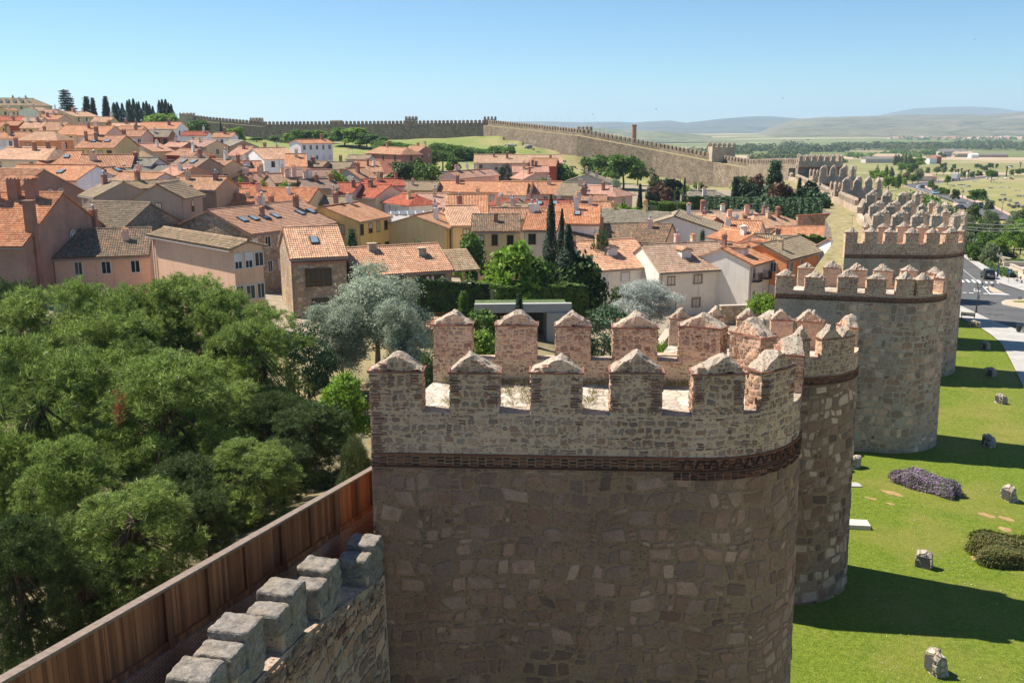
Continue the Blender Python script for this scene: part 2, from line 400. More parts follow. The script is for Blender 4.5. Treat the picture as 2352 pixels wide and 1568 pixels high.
STN = {'up': [(.491, .315, .230), (.585, .369, .261), (.374, .261, .210), (.608, .369, .246), (.491, .270, .182), (.421, .279, .214), (.538, .351, .261)],
       'low': [(.432, .242, .172), (.485, .273, .190), (.366, .210, .153), (.418, .226, .153), (.537, .315, .226), (.396, .205, .136), (.328, .200, .150), (.448, .258, .185), (.388, .226, .167)],
       't2': [(.382, .234, .164), (.208, .139, .104), (.590, .378, .272), (.312, .195, .142), (.658, .429, .304), (.364, .195, .125)],
       't3': [(.519, .329, .226), (.665, .427, .285), (.416, .277, .203), (.561, .329, .208), (.748, .479, .320), (.458, .300, .208)]}
M['st_up'] = island_stone('rubble_stone', STN['up'], .15, big=.4); M['st_low'] = island_stone('wall_stone', STN['low'], .4)
M['st_t2'] = island_stone('dark_wall_stone', STN['t2'], .3); M['st_t3'] = island_stone('grey_wall_stone', STN['t3'], .25)
M['st_gran'] = granite('grey_granite')
M['bk'] = island_stone('old_brick', [(.38, .18, .12), (.30, .14, .10), (.44, .25, .18), (.24, .14, .11)], .2)
M['bkband'] = island_stone('sooty_brick', [(.20, .07, .045), (.12, .05, .038), (.28, .10, .06), (.08, .045, .038)], .3)
M['mo_up'] = mortar('sandy_mortar', (.76, .50, .33), (.64, .43, .30)); M['mo_low'] = mortar('brown_mortar', (.42, .25, .15), (.30, .19, .125))
M['mo_t3'] = mortar('pale_mortar', (.60, .46, .35), (.46, .35, .26)); M['mo_in'] = mortar('orange_mortar', (.74, .56, .36), (.66, .50, .34))
M['rub_far'] = rubble('far_rubble', [(.30, .235, .175), (.22, .175, .135), (.36, .28, .21), (.27, .20, .145)], (.34, .26, .18), .75, .6)
M['rub_up'] = rubble('parapet_rubble', [(.48, .39, .31), (.56, .45, .34), (.40, .34, .29), (.50, .36, .26), (.58, .48, .38)], (.62, .47, .33), .26, .6, .07, .03)
M['rub_low'] = rubble('tower_rubble', [(.24, .22, .20), (.30, .27, .24), (.19, .18, .17), (.27, .22, .18)], (.26, .20, .15), .6, .8, .05)
M['cap'] = mortar('cap_mortar', (.52, .43, .33), (.42, .34, .26), 1.)
M['flag'] = rubble('flagstones', [(.56, .49, .40), (.62, .55, .46), (.50, .43, .35), (.60, .50, .40)], (.42, .33, .24), .42, 3., .03, .03)
M['walkgrass'] = plain('dry_walk_grass', (.30, .25, .12), .95, scale=1.2, var=.5, bump=.05)

class Tower:
    def __init__(s, A, D, e, Lf, ln, zc, zs, zf, zb, batter=.035, seed=1, Lb=None):
        s.A, s.D = np.array(A[:2], float), np.array(D[:2], float); e = np.array(e, float); s.e = e/np.linalg.norm(e)
        s.zc, s.zs, s.zf, s.zb, s.bt = zc, zs, zf, zb, batter; s.rng = np.random.default_rng(seed)
        Lb = Lf if Lb is None else Lb
        h = (s.D-s.A)/2; B = s.A+s.e*Lf; Q = s.D+s.e*Lb; Mi = (B+Q)/2; h = (Q-B)/2
        pts = [s.A+s.e*t for t in np.linspace(0, Lf, 30)[:-1]]+[Mi+s.e*ln*math.sin(t)-h*math.cos(t) for t in np.linspace(0, math.pi, 50)]+[s.D+s.e*t for t in np.linspace(Lb, 0, 30)[1:]]
        s.p = np.array(pts); dl = np.linalg.norm(np.diff(s.p, axis=0), axis=1); s.s = np.concatenate([[0], dl.cumsum()])
        tg = np.gradient(s.p, axis=0); tg /= np.linalg.norm(tg, axis=1)[:, None]; s.t = tg
        s.S = s.s[-1]; s.s1 = Lf; s.s2 = s.S-Lb
    def at(s, a, z, o=0.):
        a = np.asarray(a, float); z = np.broadcast_to(np.asarray(z, float), a.shape) if np.ndim(z) <= np.ndim(a) else np.asarray(z, float)
        x = np.interp(a, s.s, s.p[:, 0]); y = np.interp(a, s.s, s.p[:, 1])
        tx = np.interp(a, s.s, s.t[:, 0]); ty = np.interp(a, s.s, s.t[:, 1]); l = np.hypot(tx, ty)
        off = o+s.bt*np.maximum(0, s.zs-z)
        return np.stack([x+ty/l*off, y-tx/l*off, z+0*x], -1)
    def tan(s, a):
        t = np.array([np.interp(a, s.s, s.t[:, 0]), np.interp(a, s.s, s.t[:, 1]), 0.]); return t/np.linalg.norm(t)
    def s_of(s, u, back=False):
        ss = np.linspace(0 if not back else (s.s1+s.s2)/2, (s.s1+s.s2)/2 if not back else s.S, 300)
        q = s.at(ss, s.zc); uu = np.array([proj(k)[0] for k in q]); return float(ss[np.argmin(np.abs(uu-u))])
def tower(T, label, front, back, nose, tk=.7, capH=.5, hip=.1, det=0, mats=('rub_low', 'rub_up'), band=None, group='round towers of the town wall', stones=('st_low', 'st_up', 'mo_low', 'mo_up'), name='wall_tower', rnd=0., ledge=True, floor='flag', nosew=None):
    rng = T.rng; root = empty(name, (T.A[0], T.A[1], T.zb), 0, label, 'tower', group)
    loc = np.array((T.A[0], T.A[1], T.zb))
    def fin(mb, nm, mats_): mb.v = [v-loc for v in mb.v]; return mb.build(nm, mats_, root)
    zbd = band[0] if band else T.zs-1.2
    lo = M[stones[2]] if det else M[mats[0]]; up = M[stones[3]] if det else M[mats[1]]
    # lower body
    a = np.linspace(0, T.S, 90 if det else 50); zz = np.linspace(T.zb-1.5, zbd, 12)
    mb = MB(); mb.grid(T.at(a[:, None]+0*zz[None], zz[None]+0*a[:, None]).swapaxes(0, 1), 0, True)
    b0, b1 = T.at(np.array([0.]), T.zb-1.5)[0], T.at(np.array([T.S]), T.zb-1.5)[0]; b2, b3 = T.at(np.array([T.S]), zbd)[0], T.at(np.array([0.]), zbd)[0]
    mb.add([b0, b1, b2, b3], [(0, 1, 2, 3)], 0)
    if det:
        vis = (0, T.s2+.8) if det > 1 else (max(0, T.s1-4), (T.s1+T.s2)/2+3)
        lay(mb, lambda x, y, o: T.at(vis[0]+x, T.zb+y, o), vis[1]-vis[0], zbd-T.zb-.05, 'big', rng)
    fin(mb, 'body', [lo, M[stones[0]], M['bk']])
    # parapet ring, from the band to the sills
    mb = MB(); zz = np.linspace(zbd, T.zs, 5)
    mb.grid(T.at(a[:, None]+0*zz[None], zz[None]+0*a[:, None]).swapaxes(0, 1), 0, True)
    zi = np.linspace(T.zf-.3, T.zs, 4)
    inn = T.at(a[:, None]+0*zi[None], zi[None]+0*a[:, None], -tk); inn[:, :, :2] = T.at(a[:, None]+0*zi[None], T.zs, -tk)[:, :, :2]
    mb.grid(inn.swapaxes(0, 1), 3 if det > 1 else 0)
    top = np.stack([T.at(a, T.zs, 0.), T.at(a, T.zs, -tk)]); top[:, :, 2] += rng.uniform(-.02, .02, top.shape[:2]); mb.grid(top, 4 if det > 1 else 0, True)
    for e_, s_ in ((0., 1), (T.S, -1)):
        q = [T.at(np.array([e_]), z_, o_)[0] for z_, o_ in ((zbd, 0), (T.zs, 0), (T.zs, -tk), (zbd, -tk))]; mb.add(q, [(0, 1, 2, 3)[::s_]], 0)
    if det:
        zq_ = (band[1] if band else zbd)+.02; lay(mb, lambda x, y, o: T.at(x, zq_+y, o), (T.s2+.5 if det > 1 else T.s2), T.zs-zq_-.02, 'rubble', rng)
        if det > 1:
            lay(mb, lambda x, y, o: T.at(T.S-x, T.zf+y, -tk-o), T.S-(T.s1+T.s2)/2+2, T.zs-T.zf-.03, 'rubble', rng, lambda x, y: rng.random() < .75)
            lay(mb, lambda x, y, o: T.at(x+.02, zbd-.3+y, o+.012), .42, T.zs-zbd+.3, 'quoin', rng)
    fin(mb, 'parapet', [up, M[stones[1]], M['bk'], M['mo_in'], M['cap']])
    # floor
    fl = T.at(a, T.zf, -tk*.9-T.bt*(T.zs-T.zf)); mb = MB(); mb.add(fl, [tuple(range(len(fl)))[::1]], 0)
    fin(mb, 'floor', M[floor])
    # brick band
    if band:
        mb = MB(); z0, z1 = band; bs = .26 if det else .8; nn = int(T.s2/bs) if det else 0
        aa = np.linspace(0, T.S, 90)
        for zz_, o_ in (((z1, .07), (z1-.07, .07)), ((z0+.07, .05), (z0, .05))) if det else ():
            pass
        def strip(za, zb_, o, m):
            X = np.stack([T.at(aa, zb_, -.02), T.at(aa, zb_, o), T.at(aa, za, o), T.at(aa, za, -.02)]); mb.grid(X, m, True)
        strip(z1-.06, z1, .06, 0); strip(z0, z0+.06, .05, 0); strip(z0+.06, z1-.06, .012, 1)
        if det:
            rows = max(2, int((z1-z0-.12)/.085))
            def bk(s0, s1, za, zb_, o=.05):
                q = [T.at(np.array([x]), z_, oo)[0] for oo in (-.01, o) for x, z_ in ((s0, za), (s1, za), (s1, zb_), (s0, zb_))]
                mb.add(q, [(4, 5, 6, 7), (0, 1, 5, 4), (1, 2, 6, 5), (2, 3, 7, 6), (3, 0, 4, 7)], 0)
            for k in range(nn):
                for r_ in range(rows):
                    za = z0+.07+r_*(z1-z0-.14)/rows; g = .0 if (k % 2) else .025
                    bk(k*bs+.01, k*bs+bs*.86, za+g, za+g+.052, .055 if (k+r_) % 2 else .03)
            if det > 1:   # extra courses under the round part
                for k in range(int((T.s2-T.s1*.93)/bs)):
                    for r_ in range(3): za = z0-.27+r_*.085; bk(T.s1*.93+k*bs+.01, T.s1*.93+k*bs+bs*.86, za, za+.055, .055 if (k+r_) % 2 else .03)
            if det > 1:   # zigzag frieze on the round part
                zt = z1-.02
                aa2 = np.linspace(T.s1*.93, T.s2, 60)
                X = np.stack([T.at(aa2, zt-.02, .05), T.at(aa2, zt-.02, .075), T.at(aa2, zt+.04, .075), T.at(aa2, zt+.04, .05)]); 
                for k in range(int((T.s2-T.s1*.93)/.2)):
                    s0 = T.s1*.93+k*.2; d_ = .12 if k % 2 else -.12
                    q = [T.at(np.array([x]), z_, oo)[0] for oo in (.0, .07) for x, z_ in ((s0+.1-d_/2, z1-.34), (s0+.16-d_/2, z1-.34), (s0+.16+d_/2, z1-.07), (s0+.1+d_/2, z1-.07))]
                    mb.add(q, [(4, 5, 6, 7), (0, 1, 5, 4), (1, 2, 6, 5), (2, 3, 7, 6), (3, 0, 4, 7)], 0)
        fin(mb, 'brick_band', [M['bkband'] if det else M['brickred'], M['mo_low'] if det else M['brickred']])
    # merlons
    spans = [(T.s_of(u0), T.s_of(u1)) for u0, u1 in front]+[tuple(sorted((T.s_of(u0, True), T.s_of(u1, True)))) for u0, u1 in back]+list(nose)
    for s0, s1 in spans:
        if s1-s0 < .25: continue
        mb = MB(); zc, zs = T.zc+rng.uniform(-.09, .06), T.zs; ch = capH*rng.uniform(.78, 1.12); pk = rng.uniform(-.09, .09)
        n1, n2, n3 = 7, 7, 4
        def rough(X, amt=.018):
            X[..., :] += rng.normal(0, amt, X.shape)*[1, 1, .6]; return X
        aa = np.linspace(s0, s1, n1); zz = np.linspace(zs-.05, zc, n2); tt = np.linspace(0, tk, n3)
        # four sides as one ring grid
        ring = [(x, 0.) for x in aa]+[(s1, -t) for t in tt[1:]]+[(x, -tk) for x in aa[::-1][1:]]+[(s0, -t) for t in tt[::-1][1:-1]]
        X = np.array([[T.at(np.array([x]), z, o)[0] for x, o in ring] for z in zz]); X[..., :2] = X[-1:, :, :2]*1.
        X = rough(X, .014 if det else .02); X = np.concatenate([X, X[:, :1]], 1); mb.grid(X, 0, False)
        ctr = T.at(np.array([(s0+s1)/2]), zc, -tk/2)[0]
        # ledge of thin bricks
        if ledge:
            lz = [(zc-.005, .0), (zc-.005, .045), (zc+.055, .05), (zc+.06, .0)]
            L = []
            for z_, o_ in lz:
                row = []
                for x, o in ring:
                    q = T.at(np.array([x]), z_, o)[0]; d = q-ctr; d[2] = 0; q = q+d/np.linalg.norm(d)*o_*1.3; q[2] = z_; row.append(q)
                L.append(row+[row[0]])
            mb.grid(rough(np.array(L), .006), 2, False)
        # cap
        tv, mu = ([0, .05, .3, .5, .7, .95, 1], [0, .82, 1, 1.03, 1, .82, 0]) if hip < .3 else ([0, .16, .34, .5, .66, .84, 1], [0, .5, .86, 1, .86, .5, 0])
        xs = np.linspace(0, 1, 11); pw = 1.12 if rnd == 0 else 1.9
        X = np.array([[T.at(np.array([s0+(s1-s0)*x]), zc+.05+ch*(1-abs(2*min(1, max(0, x+pk*4*x*(1-x)))-1)**pw)*m, -tk*t)[0] for t, m in zip(tv, mu)] for x in xs])
        nz_ = rng.normal(0, .022 if det else .03, X.shape); nz_[..., 2] *= 1.3; X += nz_
        if hip < .3: mb.grid(X[:, :2], 0, False); mb.grid(X[:, 1:-1], 3, False); mb.grid(X[:, -2:], 0, False)
        else: mb.grid(X, 3, False)
        if det:
            wd = s1-s0
            lay(mb, lambda x, y, o: T.at(s0+x, zs+.04+y, o)+0., wd, zc-zs-.08, 'rubble', rng)
            if det > 1:
                lay(mb, lambda x, y, o: T.at(s1-x, zs+.04+y, -tk-o), wd, zc-zs-.08, 'rubble', rng)
                for sd_, sg in ((s0, -1), (s1, 1)):
                    tg = T.tan(sd_)*sg; lay(mb, lambda x, y, o: T.at(sd_+0*x, zs+.04+y, -x)+np.asarray(o)[:, None]*tg, tk, zc-zs-.08, 'rubble', rng)
                ew = min(.34, wd*.3)
                for q0 in (s0+.01, s1-.01-ew):
                    zq = zs+rng.uniform(.1, .3)*(zc-zs)
                    lay(mb, lambda x, y, o: T.at(q0+x, zq+y, o+.01), ew, zc-.05-zq, 'quoin', rng, lambda x, y: rng.random() < .8)
                # stones in the cap gable
                h2 = ch*.8
                lay(mb, lambda x, y, o: T.at(s0+x, zc+.07+y, o-.03*y/h2), wd, h2, 'rubble', rng, lambda x, y: y < h2*(1-abs(2*x/wd-1)**pw)*.85)
        else:
            pass
        fin(mb, 'merlon', [up, M[stones[1]], M['bk'], M['cap']])
    return root
# ---------------------------------------------------------------- houses: where each stands (read from its roof lines and a distance)
COLS = {'cream': (.843, .660, .456), 'white': (.88, .87, .85), 'offwhite': (.86, .79, .70), 'tan': (.748, .559, .348), 'yellow': (.880, .584, .204), 'dullyellow': (.748, .572, .288), 'peach': (.86, .54, .37),
        'orange': (.789, .330, .144), 'pink': (.816, .533, .432), 'grey': (.571, .508, .444), 'darkgrey': (.367, .318, .264), 'brown': (.462, .330, .240), 'red': (.462, .102, .060), 'lilac': (.843, .699, .720), 'ochre': (.707, .432, .192)}
def dep(u, v):
    T = [(0, [225, 420, 262, 345, 300, 262, 345, 195, 400, 148, 450, 122, 528, 97, 600, 86]), (700, [320, 345, 345, 315, 395, 235, 425, 190, 470, 140, 500, 126, 530, 116, 570, 100, 620, 92]),
         (1500, [345, 300, 375, 260, 400, 222, 440, 180, 480, 150, 520, 131, 560, 117, 610, 104]), (2000, [430, 175, 470, 150, 500, 132, 540, 122, 600, 104])]
    vs = [np.interp(v, t[::2], t[1::2]) for _, t in T]
    return float(np.interp(u, [t[0] for t in T], vs))
HS = []
def H(c, r0, r1, e, wall, roof, label, hip=0, d=None, st=2, win=(3, 2), ch=1, sky=0, H_=None, name='house', hr=None, **k):
    (u0, v0), (u1, v1), (ue, ve) = px(c, *r0), px(c, *r1), px(c, *e)
    d0 = d or dep(u0, v0); a = P(u0, v0, d0); r = ray(u1, v1)
    d1 = a[2]/r[2] if abs(r[2]) > .012 else d0
    lim = 1.1*abs(u1-u0)*d0/F+3; d1 = min(max(d1, d0-lim), d0+lim)
    b = r*d1
    if 'yawd' in k: b = a+np.array([math.cos(R(k['yawd'])), math.sin(R(k['yawd'])), 0])*k['Ln']
    ux = (b-a)[:2]; L = np.linalg.norm(ux); ux = ux/L; py = np.array([-ux[1], ux[0]])
    if (a[:2]+b[:2]).dot(py) > 0: py = -py            # towards the camera
    # a + s*py - h*z projects onto (ue, ve)
    A_ = np.zeros((2, 2)); B_ = np.zeros(2); dep0 = a[1]*CP-a[2]*SP; up0 = a[1]*SP+a[2]*CP
    ds, dh = py[1]*CP, SP; us, uh = py[1]*SP, -CP; ku, kv = (ue-1176)/F, (784-ve)/F
    A_[0] = (py[0]-ku*ds, -ku*dh); B_[0] = ku*dep0-a[0]; A_[1] = (us-kv*ds, uh-kv*dh); B_[1] = kv*dep0-up0
    try: s, h = np.linalg.solve(A_, B_)
    except Exception: s, h = 4., 2.
    mw = k.get('maxW', 6.3)
    if not (2.2 < abs(s) < mw) or not (.26 < h/abs(s) < .56):
        best = None
        for s_ in np.linspace(2.5, mw+.4, 60):
            for sg in (1, -1):
                for t_ in (.34, .4, .46):
                    q = np.array([a[0]+py[0]*s_*sg, a[1]+py[1]*s_*sg, a[2]-s_*t_]); uu, vv = proj(q); er = (vv-ve)**2*4+(uu-ue)**2*.12
                    if best is None or er < best[0]: best = (er, s_*sg, s_*t_)
        _, s, h = best
    if 'Wd' in k: s = k['Wd']/2; h = s*k.get('pt', .4)
    HS.append(dict(o=(a+b)/2, L=float(np.clip(L, 4, 48)), W=2*abs(s), rise=h, yaw=math.atan2(ux[1], ux[0]), py=py, ux=ux, wall=wall, roof=roof, label=label, hip=hip, st=st, win=win, ch=ch, sky=sky, H=H_ or (3.0*st+.4), d=d0, name=name, hr=(L*.0 if hr is None else hr), **k))
    return HS[-1]
def hrow():
    pass
# --- hill top and upper left
H('A', (-90, 103), (262, 106), (-120, 168), 'cream', 'mossy', 'big pale hilltop building with mossy hipped roof and dormer windows', hip=1, d=400, st=3, win=(7, 3), ch=4, dormer=4, name='large_building')
H('A', (98, 184), (10, 176), (40, 200), 'tan', 'orange', 'plain tan gabled house below the big hilltop building', d=350)
H('A', (330, 176), (215, 172), (200, 200), 'offwhite', 'pale', 'off-white blank walled house directly below the hilltop dormer building', d=345, win=(0, 0))
H('A', (345, 192), (478, 193), (330, 222), 'pink', 'pink', 'pink walled house touching the foot of the spreading cedar', d=340)
H('A', (485, 206), (680, 213), (583, 243), 'tan', 'pale', 'tan terrace house with two balcony windows under the cypress row', d=305, win=(3, 1), ch=3)
H('A', (745, 243), (890, 262), (757, 280), 'tan', 'pale', 'low tan house at the right end of the terrace under the cypresses', d=300)
H('A', (300, 229), (500, 236), (405, 264), 'pink', 'orange', 'long orange roofed house left of the tan terrace', d=290, ch=3)
H('A', (185, 247), (5, 247), (200, 279), 'tan', 'red', 'tan house with flat red roof near the left hilltop', d=290, ch=2)
H('A', (180, 282), (20, 286), (98, 312), 'red', 'orange', 'small house with dark red gable wall on the upper left', d=262, win=(1, 0))
H('A', (-60, 290), (30, 292), (-60, 330), 'yellow', 'orange', 'yellow house cut by the left edge beside the dark red gable', d=258)
H('A', (190, 246), (345, 262), (215, 287), 'pink', 'pale', 'house with washed-out pale roof behind two stubby chimneys', d=275, ch=2)
H('A', (200, 288), (365, 291), (196, 334), 'tan', 'pale', 'house with pale tiles and tall chimneys right of the dark red gable', d=252, ch=2)
H('A', (535, 292), (385, 291), (430, 352), 'tan', 'orange', 'house with tan roof tiles and pale right gable in the upper town', d=245)
H('A', (0, 368), (242, 372), (0, 417), 'white', 'orange', 'long white house with small dark windows and orange roof on the left slope', d=200, win=(5, 2), ch=2)
H('A', (290, 355), (425, 372), (340, 418), 'orange', 'pale', 'orange-pink walled house with hipped pale roof beside the long white house', hip=.6, d=195, win=(2, 1))
H('A', (725, 316), (520, 320), (600, 382), 'tan', 'orange', 'house whose roof carries three slim chimneys above the broad olive gable', d=232, ch=3)
H('A', (895, 322), (690, 322), (800, 392), 'pink', 'orange', 'house with pinkish right gable and chimneys above the broad olive gable', d=228, ch=3)
H('A', (695, 400), (985, 393), (866, 479), 'dullyellow', 'orange', 'broad olive-yellow gable house with glowing orange roof', d=178, win=(4, 0), ch=4, sky=2)
H('A', (945, 326), (1130, 323), (965, 357), 'pink', 'orange', 'low house with orange roof just below the long gabled white one', d=245)
H('A', (1425, 289), (1120, 297), (1350, 338), 'white', 'orange', 'white gabled house at the end of the long orange roof near the far wall', d=262, win=(2, 2))
H('A', (890, 300), (1105, 298), (885, 322), 'grey', 'pale', 'grey washed house with thin pale roof left of the long orange roof', d=272)
H('A', (1000, 354), (1150, 358), (1098, 394), 'pink', 'orange', 'pink house with four small white framed windows in its eaves wall', d=215, win=(4, 0))
H('A', (1200, 352), (1345, 350), (1240, 402), 'brick', 'grey', 'red-brown brick house with faded grey roof and glazed corner balcony', d=222, win=(3, 1))
H('A', (1440, 368), (1640, 362), (1470, 396), 'white', 'red', 'white house with bright red roof below the far wall', d=250)
H('A', (1690, 374), (1840, 376), (1745, 403), 'white', 'orange', 'white house with a red stripe on its gable below the far wall', d=245, win=(3, 0))
H('A', (1800, 432), (1905, 437), (1690, 480), 'brown', 'grey', 'windowless grey-brown rendered barn wall house', d=220, win=(0, 0), ch=0)
H('A', (1500, 424), (1700, 440), (1540, 469), 'tan', 'pink', 'tan house with dusty pink roof and sun room left of the grey-brown barn', d=214, win=(3, 1))
H('A', (1330, 448), (1482, 449), (1312, 470), 'brick', 'pink', 'low red brick house with narrow pink roof under the glazed corner', d=205)
H('A', (1250, 459), (1090, 462), (1156, 509), 'cream', 'pink', 'tall cream gable with a water stain in the middle of the old town', d=190, win=(0, 0))
H('A', (1410, 502), (1580, 508), (1386, 544), 'red', 'orange', 'red walled house with orange roof right of the stained cream gable', hip=.5, d=186, win=(2, 1), ch=1)
H('A', (60, 490), (440, 495), (120, 568), 'cream', 'pale', 'cream house with bleached roof and two capped chimneys on the left', hip=.5, d=152, win=(2, 1), ch=2)
H('A', (640, 518), (335, 520), (560, 612), 'pink', 'orange', 'house with orange roof, two skylights and aerial, pink right gable', d=150, sky=2, ch=2)
H('A', (1050, 547), (640, 550), (985, 640), 'tan', 'orange', 'long house with even orange tiled roof behind the lilac wall', d=142, win=(0, 0), ch=2)
H('A', (1215, 573), (1062, 573), (1150, 632), 'lilac', 'grey', 'narrow lilac house with small grey roof', d=143, ch=1)
H('A', (970, 637), (1290, 627), (960, 660), 'lilac', 'grey', 'long lilac parapet wall house in the middle of the left slope', d=138, win=(0, 0), ch=0, H_=5)
H('A', (975, 683), (1292, 690), (965, 727), 'lilac', 'orange', 'lean-to house with orange roof in front of the lilac wall', d=130, win=(0, 0), ch=1)
H('A', (820, 648), (930, 643), (842, 690), 'white', 'orange', 'small house with skylit orange roof behind the blue-white gable', d=136, sky=1, ch=0)
H('A', (755, 632), (150, 626), (597, 742), 'white', 'orange', 'blue-white gabled house with two big skylights in its orange roof', d=133, win=(0, 0), ch=0, sky=2)
H('A', (1420, 567), (1640, 572), (1345, 638), 'brown', 'brown', 'house with dull brown roof and two small skylights right of the lilac wall', d=150, sky=2)
H('A', (1500, 641), (1365, 638), (1636, 689), 'brown', 'pink', 'dark brown rendered gable with orange flue beside the lilac wall', d=138, win=(0, 0), ch=1)
H('A', (1610, 583), (1825, 590), (1560, 664), 'tan', 'orange', 'house with orange roof and tall brick chimney in the middle rows', d=158, sky=2, ch=2)
H('B', (85, 480), (-120, 482), (235, 555), 'tan', 'orange', 'house with bright orange roof, roof dormer and tan gable facing the square', d=160, win=(1, 0), ch=2, dormer=1)
H('A', (1990, 487), (1872, 485), (1915, 551), 'offwhite', 'pink', 'small off-white gabled house with brown-pink roof', d=205)
H('B', (280, 374), (20, 378), (192, 444), 'white', 'pale', 'white gabled house with street lamp beside its open side', d=205, win=(2, 2), ch=2)
H('B', (432, 424), (285, 425), (345, 499), 'white', 'orange', 'small white house with stepped orange roofs and chimney', d=188)
H('B', (600, 309), (350, 313), (565, 334), 'white', 'orange', 'tall white block with stained walls and low orange roof, standing alone', d=262, st=3, win=(5, 0), H_=9, name='apartment_house')
H('B', (390, 480), (605, 482), (342, 512), 'brick', 'mossy', 'low brick house with mossy roof right of the small white house', d=190)
H('B', (620, 487), (800, 488), (568, 535), 'brown', 'mossy', 'low house with moss covered roof before the red brick blocks', d=192, win=(0, 0))
H('B', (1005, 477), (830, 479), (936, 540), 'brick', 'orange', 'red brick house with twin chimneys next to the big walnut tree', d=205, ch=2)
H('B', (1010, 362), (1235, 384), (958, 408), 'brick', 'orange', 'large dark red brick house with hipped roof below the green mound', hip=.6, d=262, win=(3, 1), H_=9)
H('B', (1255, 360), (1375, 362), (1235, 402), 'brick', 'orange', 'second red brick house half hidden behind the large one', d=280, ch=2)
H('B', (775, 431), (950, 432), (770, 456), 'grey', 'mossy', 'low shed with mossy roof left of the large red brick house', d=240, win=(0, 0), st=1, ch=0)
H('B', (300, 545), (700, 548), (275, 592), 'brown', 'brown', 'very long low roof of dusty brown tiles below the brick houses', d=172, win=(0, 0), st=1, ch=0)
H('B', (880, 531), (775, 536), (963, 605), 'grey', 'orange', 'grey rendered gable with a dark arched window', d=165, win=(0, 1))
H('B', (-60, 590), (140, 562), (60, 640), 'brown', 'brown', 'house with dark brown roof and paired square chimneys, left of three', d=150, win=(0, 0), ch=4)
H('B', (150, 580), (330, 575), (250, 645), 'brown', 'brown', 'house with dark brown roof and paired square chimneys, middle of three', d=148, win=(0, 0), ch=4)
H('B', (400, 625), (650, 618), (440, 690), 'brown', 'brown', 'house with dark brown roof and paired square chimneys, right of three', d=145, win=(0, 0), ch=4)
H('B', (900, 622), (1195, 618), (880, 655), 'pink', 'red', 'house with several small red roof planes beside the walnut tree', d=158, win=(0, 0), ch=2)
H('B', (1102, 668), (872, 656), (1008, 763), 'cream', 'red', 'tall cream gable house with wine red roof behind the yellow house', d=150, win=(0, 0), H_=9)
H('B', (650, 650), (862, 652), (578, 724), 'pink', 'red', 'house with weathered pink-red roof left of the tall cream gable', d=152, win=(0, 0))
H('B', (520, 757), (800, 760), (462, 812), 'grey', 'mossy', 'low house with mossy striped roof behind the yellow house', d=136, win=(0, 0), ch=1)
H('B', (842, 801), (580, 838), (1098, 903), 'yellow', 'orange', 'bright yellow house with tall brown windows and red-edged roof', d=122, win=(4, 2), ch=2)
H('B', (1290, 915), (1480, 860), (1542, 1006), 'dullyellow', 'orange', 'broad sand coloured gable house with dark-capped chimneys', d=119, win=(0, 0), ch=2, white_side=1)
H('B', (1740, 829), (1560, 832), (1690, 905), 'tan', 'pale', 'narrow tan gable behind the broad sand coloured gable', d=124, win=(1, 0))
H('B', (1855, 741), (1545, 742), (1790, 868), 'cream', 'orange', 'house with clean orange roof and cream gable beside white courtyard walls', d=138, win=(1, 0), ch=1)
H('B', (1750, 900), (2110, 900), (1716, 1022), 'dullyellow', 'dark', 'yellow walled house with dark mottled roof above the garden', d=116, win=(3, 1), geo=1)
H('C', (236, 882), (458, 885), (160, 1013), 'cream', 'orange', 'cream house with vivid orange roof left of the tall cypress', d=115, win=(2, 0), ch=1, geo=1)
H('B', (1890, 846), (2340, 850), (1862, 894), 'tan', 'orange', 'long strip of orange roof behind the dark mottled roof', d=132, win=(0, 0), ch=2)
H('C', (785, 825), (445, 822), (748, 968), 'white', 'orange', 'house with big white chimneys and a skylight behind the cypresses', d=127, win=(0, 0), ch=2, sky=1, geo=1)
H('C', (205, 785), (540, 786), (165, 836), 'white', 'red', 'house with red-orange roof and skylights behind the big white chimneys', d=146, sky=2, win=(0, 0))
H('C', (560, 798), (856, 798), (590, 850), 'white', 'orange', 'house with low orange roof behind the white chimneys, right hand one', d=146, win=(0, 0), ch=2)
H('C', (812, 857), (1335, 888), (835, 975), 'tan', 'grey', 'wide grey-brown roofed house with three yellow chimneys', d=139, win=(0, 0), ch=3, geo=1)
H('C', (545, 984), (1092, 966), (572, 1112), 'cream', 'dark', 'wide house with dark barrel tile roof behind the bushy juniper', d=124, win=(0, 0), ch=1, geo=1)
H('C', (1345, 975), (1096, 966), (1290, 1118), 'cream', 'dark', 'cream gabled house with very dark tiled roof and stepped tiles', d=121, win=(0, 0), geo=1)
H('C', (1372, 905), (1380, 895), (1712, 1022), 'offwhite', 'mossy', 'broad off-white gable house with mossy overhanging roof edge', d=128, win=(0, 0), ch=1, geo=1, minL=10)
H('C', (575, 1115), (1045, 1089), (690, 1330), 'offwhite', 'pale', 'long off-white house with dormer and closed roller shutters', d=113, win=(3, 0), ch=1, dormer=1, geo=1, shut=1)
H('C', (1112, 1139), (1700, 1112), (1252, 1345), 'offwhite', 'pale', 'off-white house with stone window frames and dormer, next to the long one', d=111, win=(3, 0), ch=2, dormer=1, geo=1, shut=1)
H('C', (1735, 1165), (1960, 1118), (1925, 1276), 'offwhite', 'orange', 'beige street house with iron balconies and orange roof with two dormers', d=109, win=(4, 0), ch=1, dormer=2, geo=1, balc=1, yawd=52, Ln=11, Wd=7.5)
H('D', (80, 1052), (232, 1047), (152, 1200), 'orange', 'mossy', 'brick orange painted house with mossy roof beside the beige street house', d=112, win=(4, 2), ch=1, geo=1, yawd=50, Ln=11, Wd=7)
H('D', (112, 992), (300, 995), (112, 1050), 'tan', 'mossy', 'stone and tan house with mossy roof next to the climbing plants', d=125, win=(3, 2), geo=1)
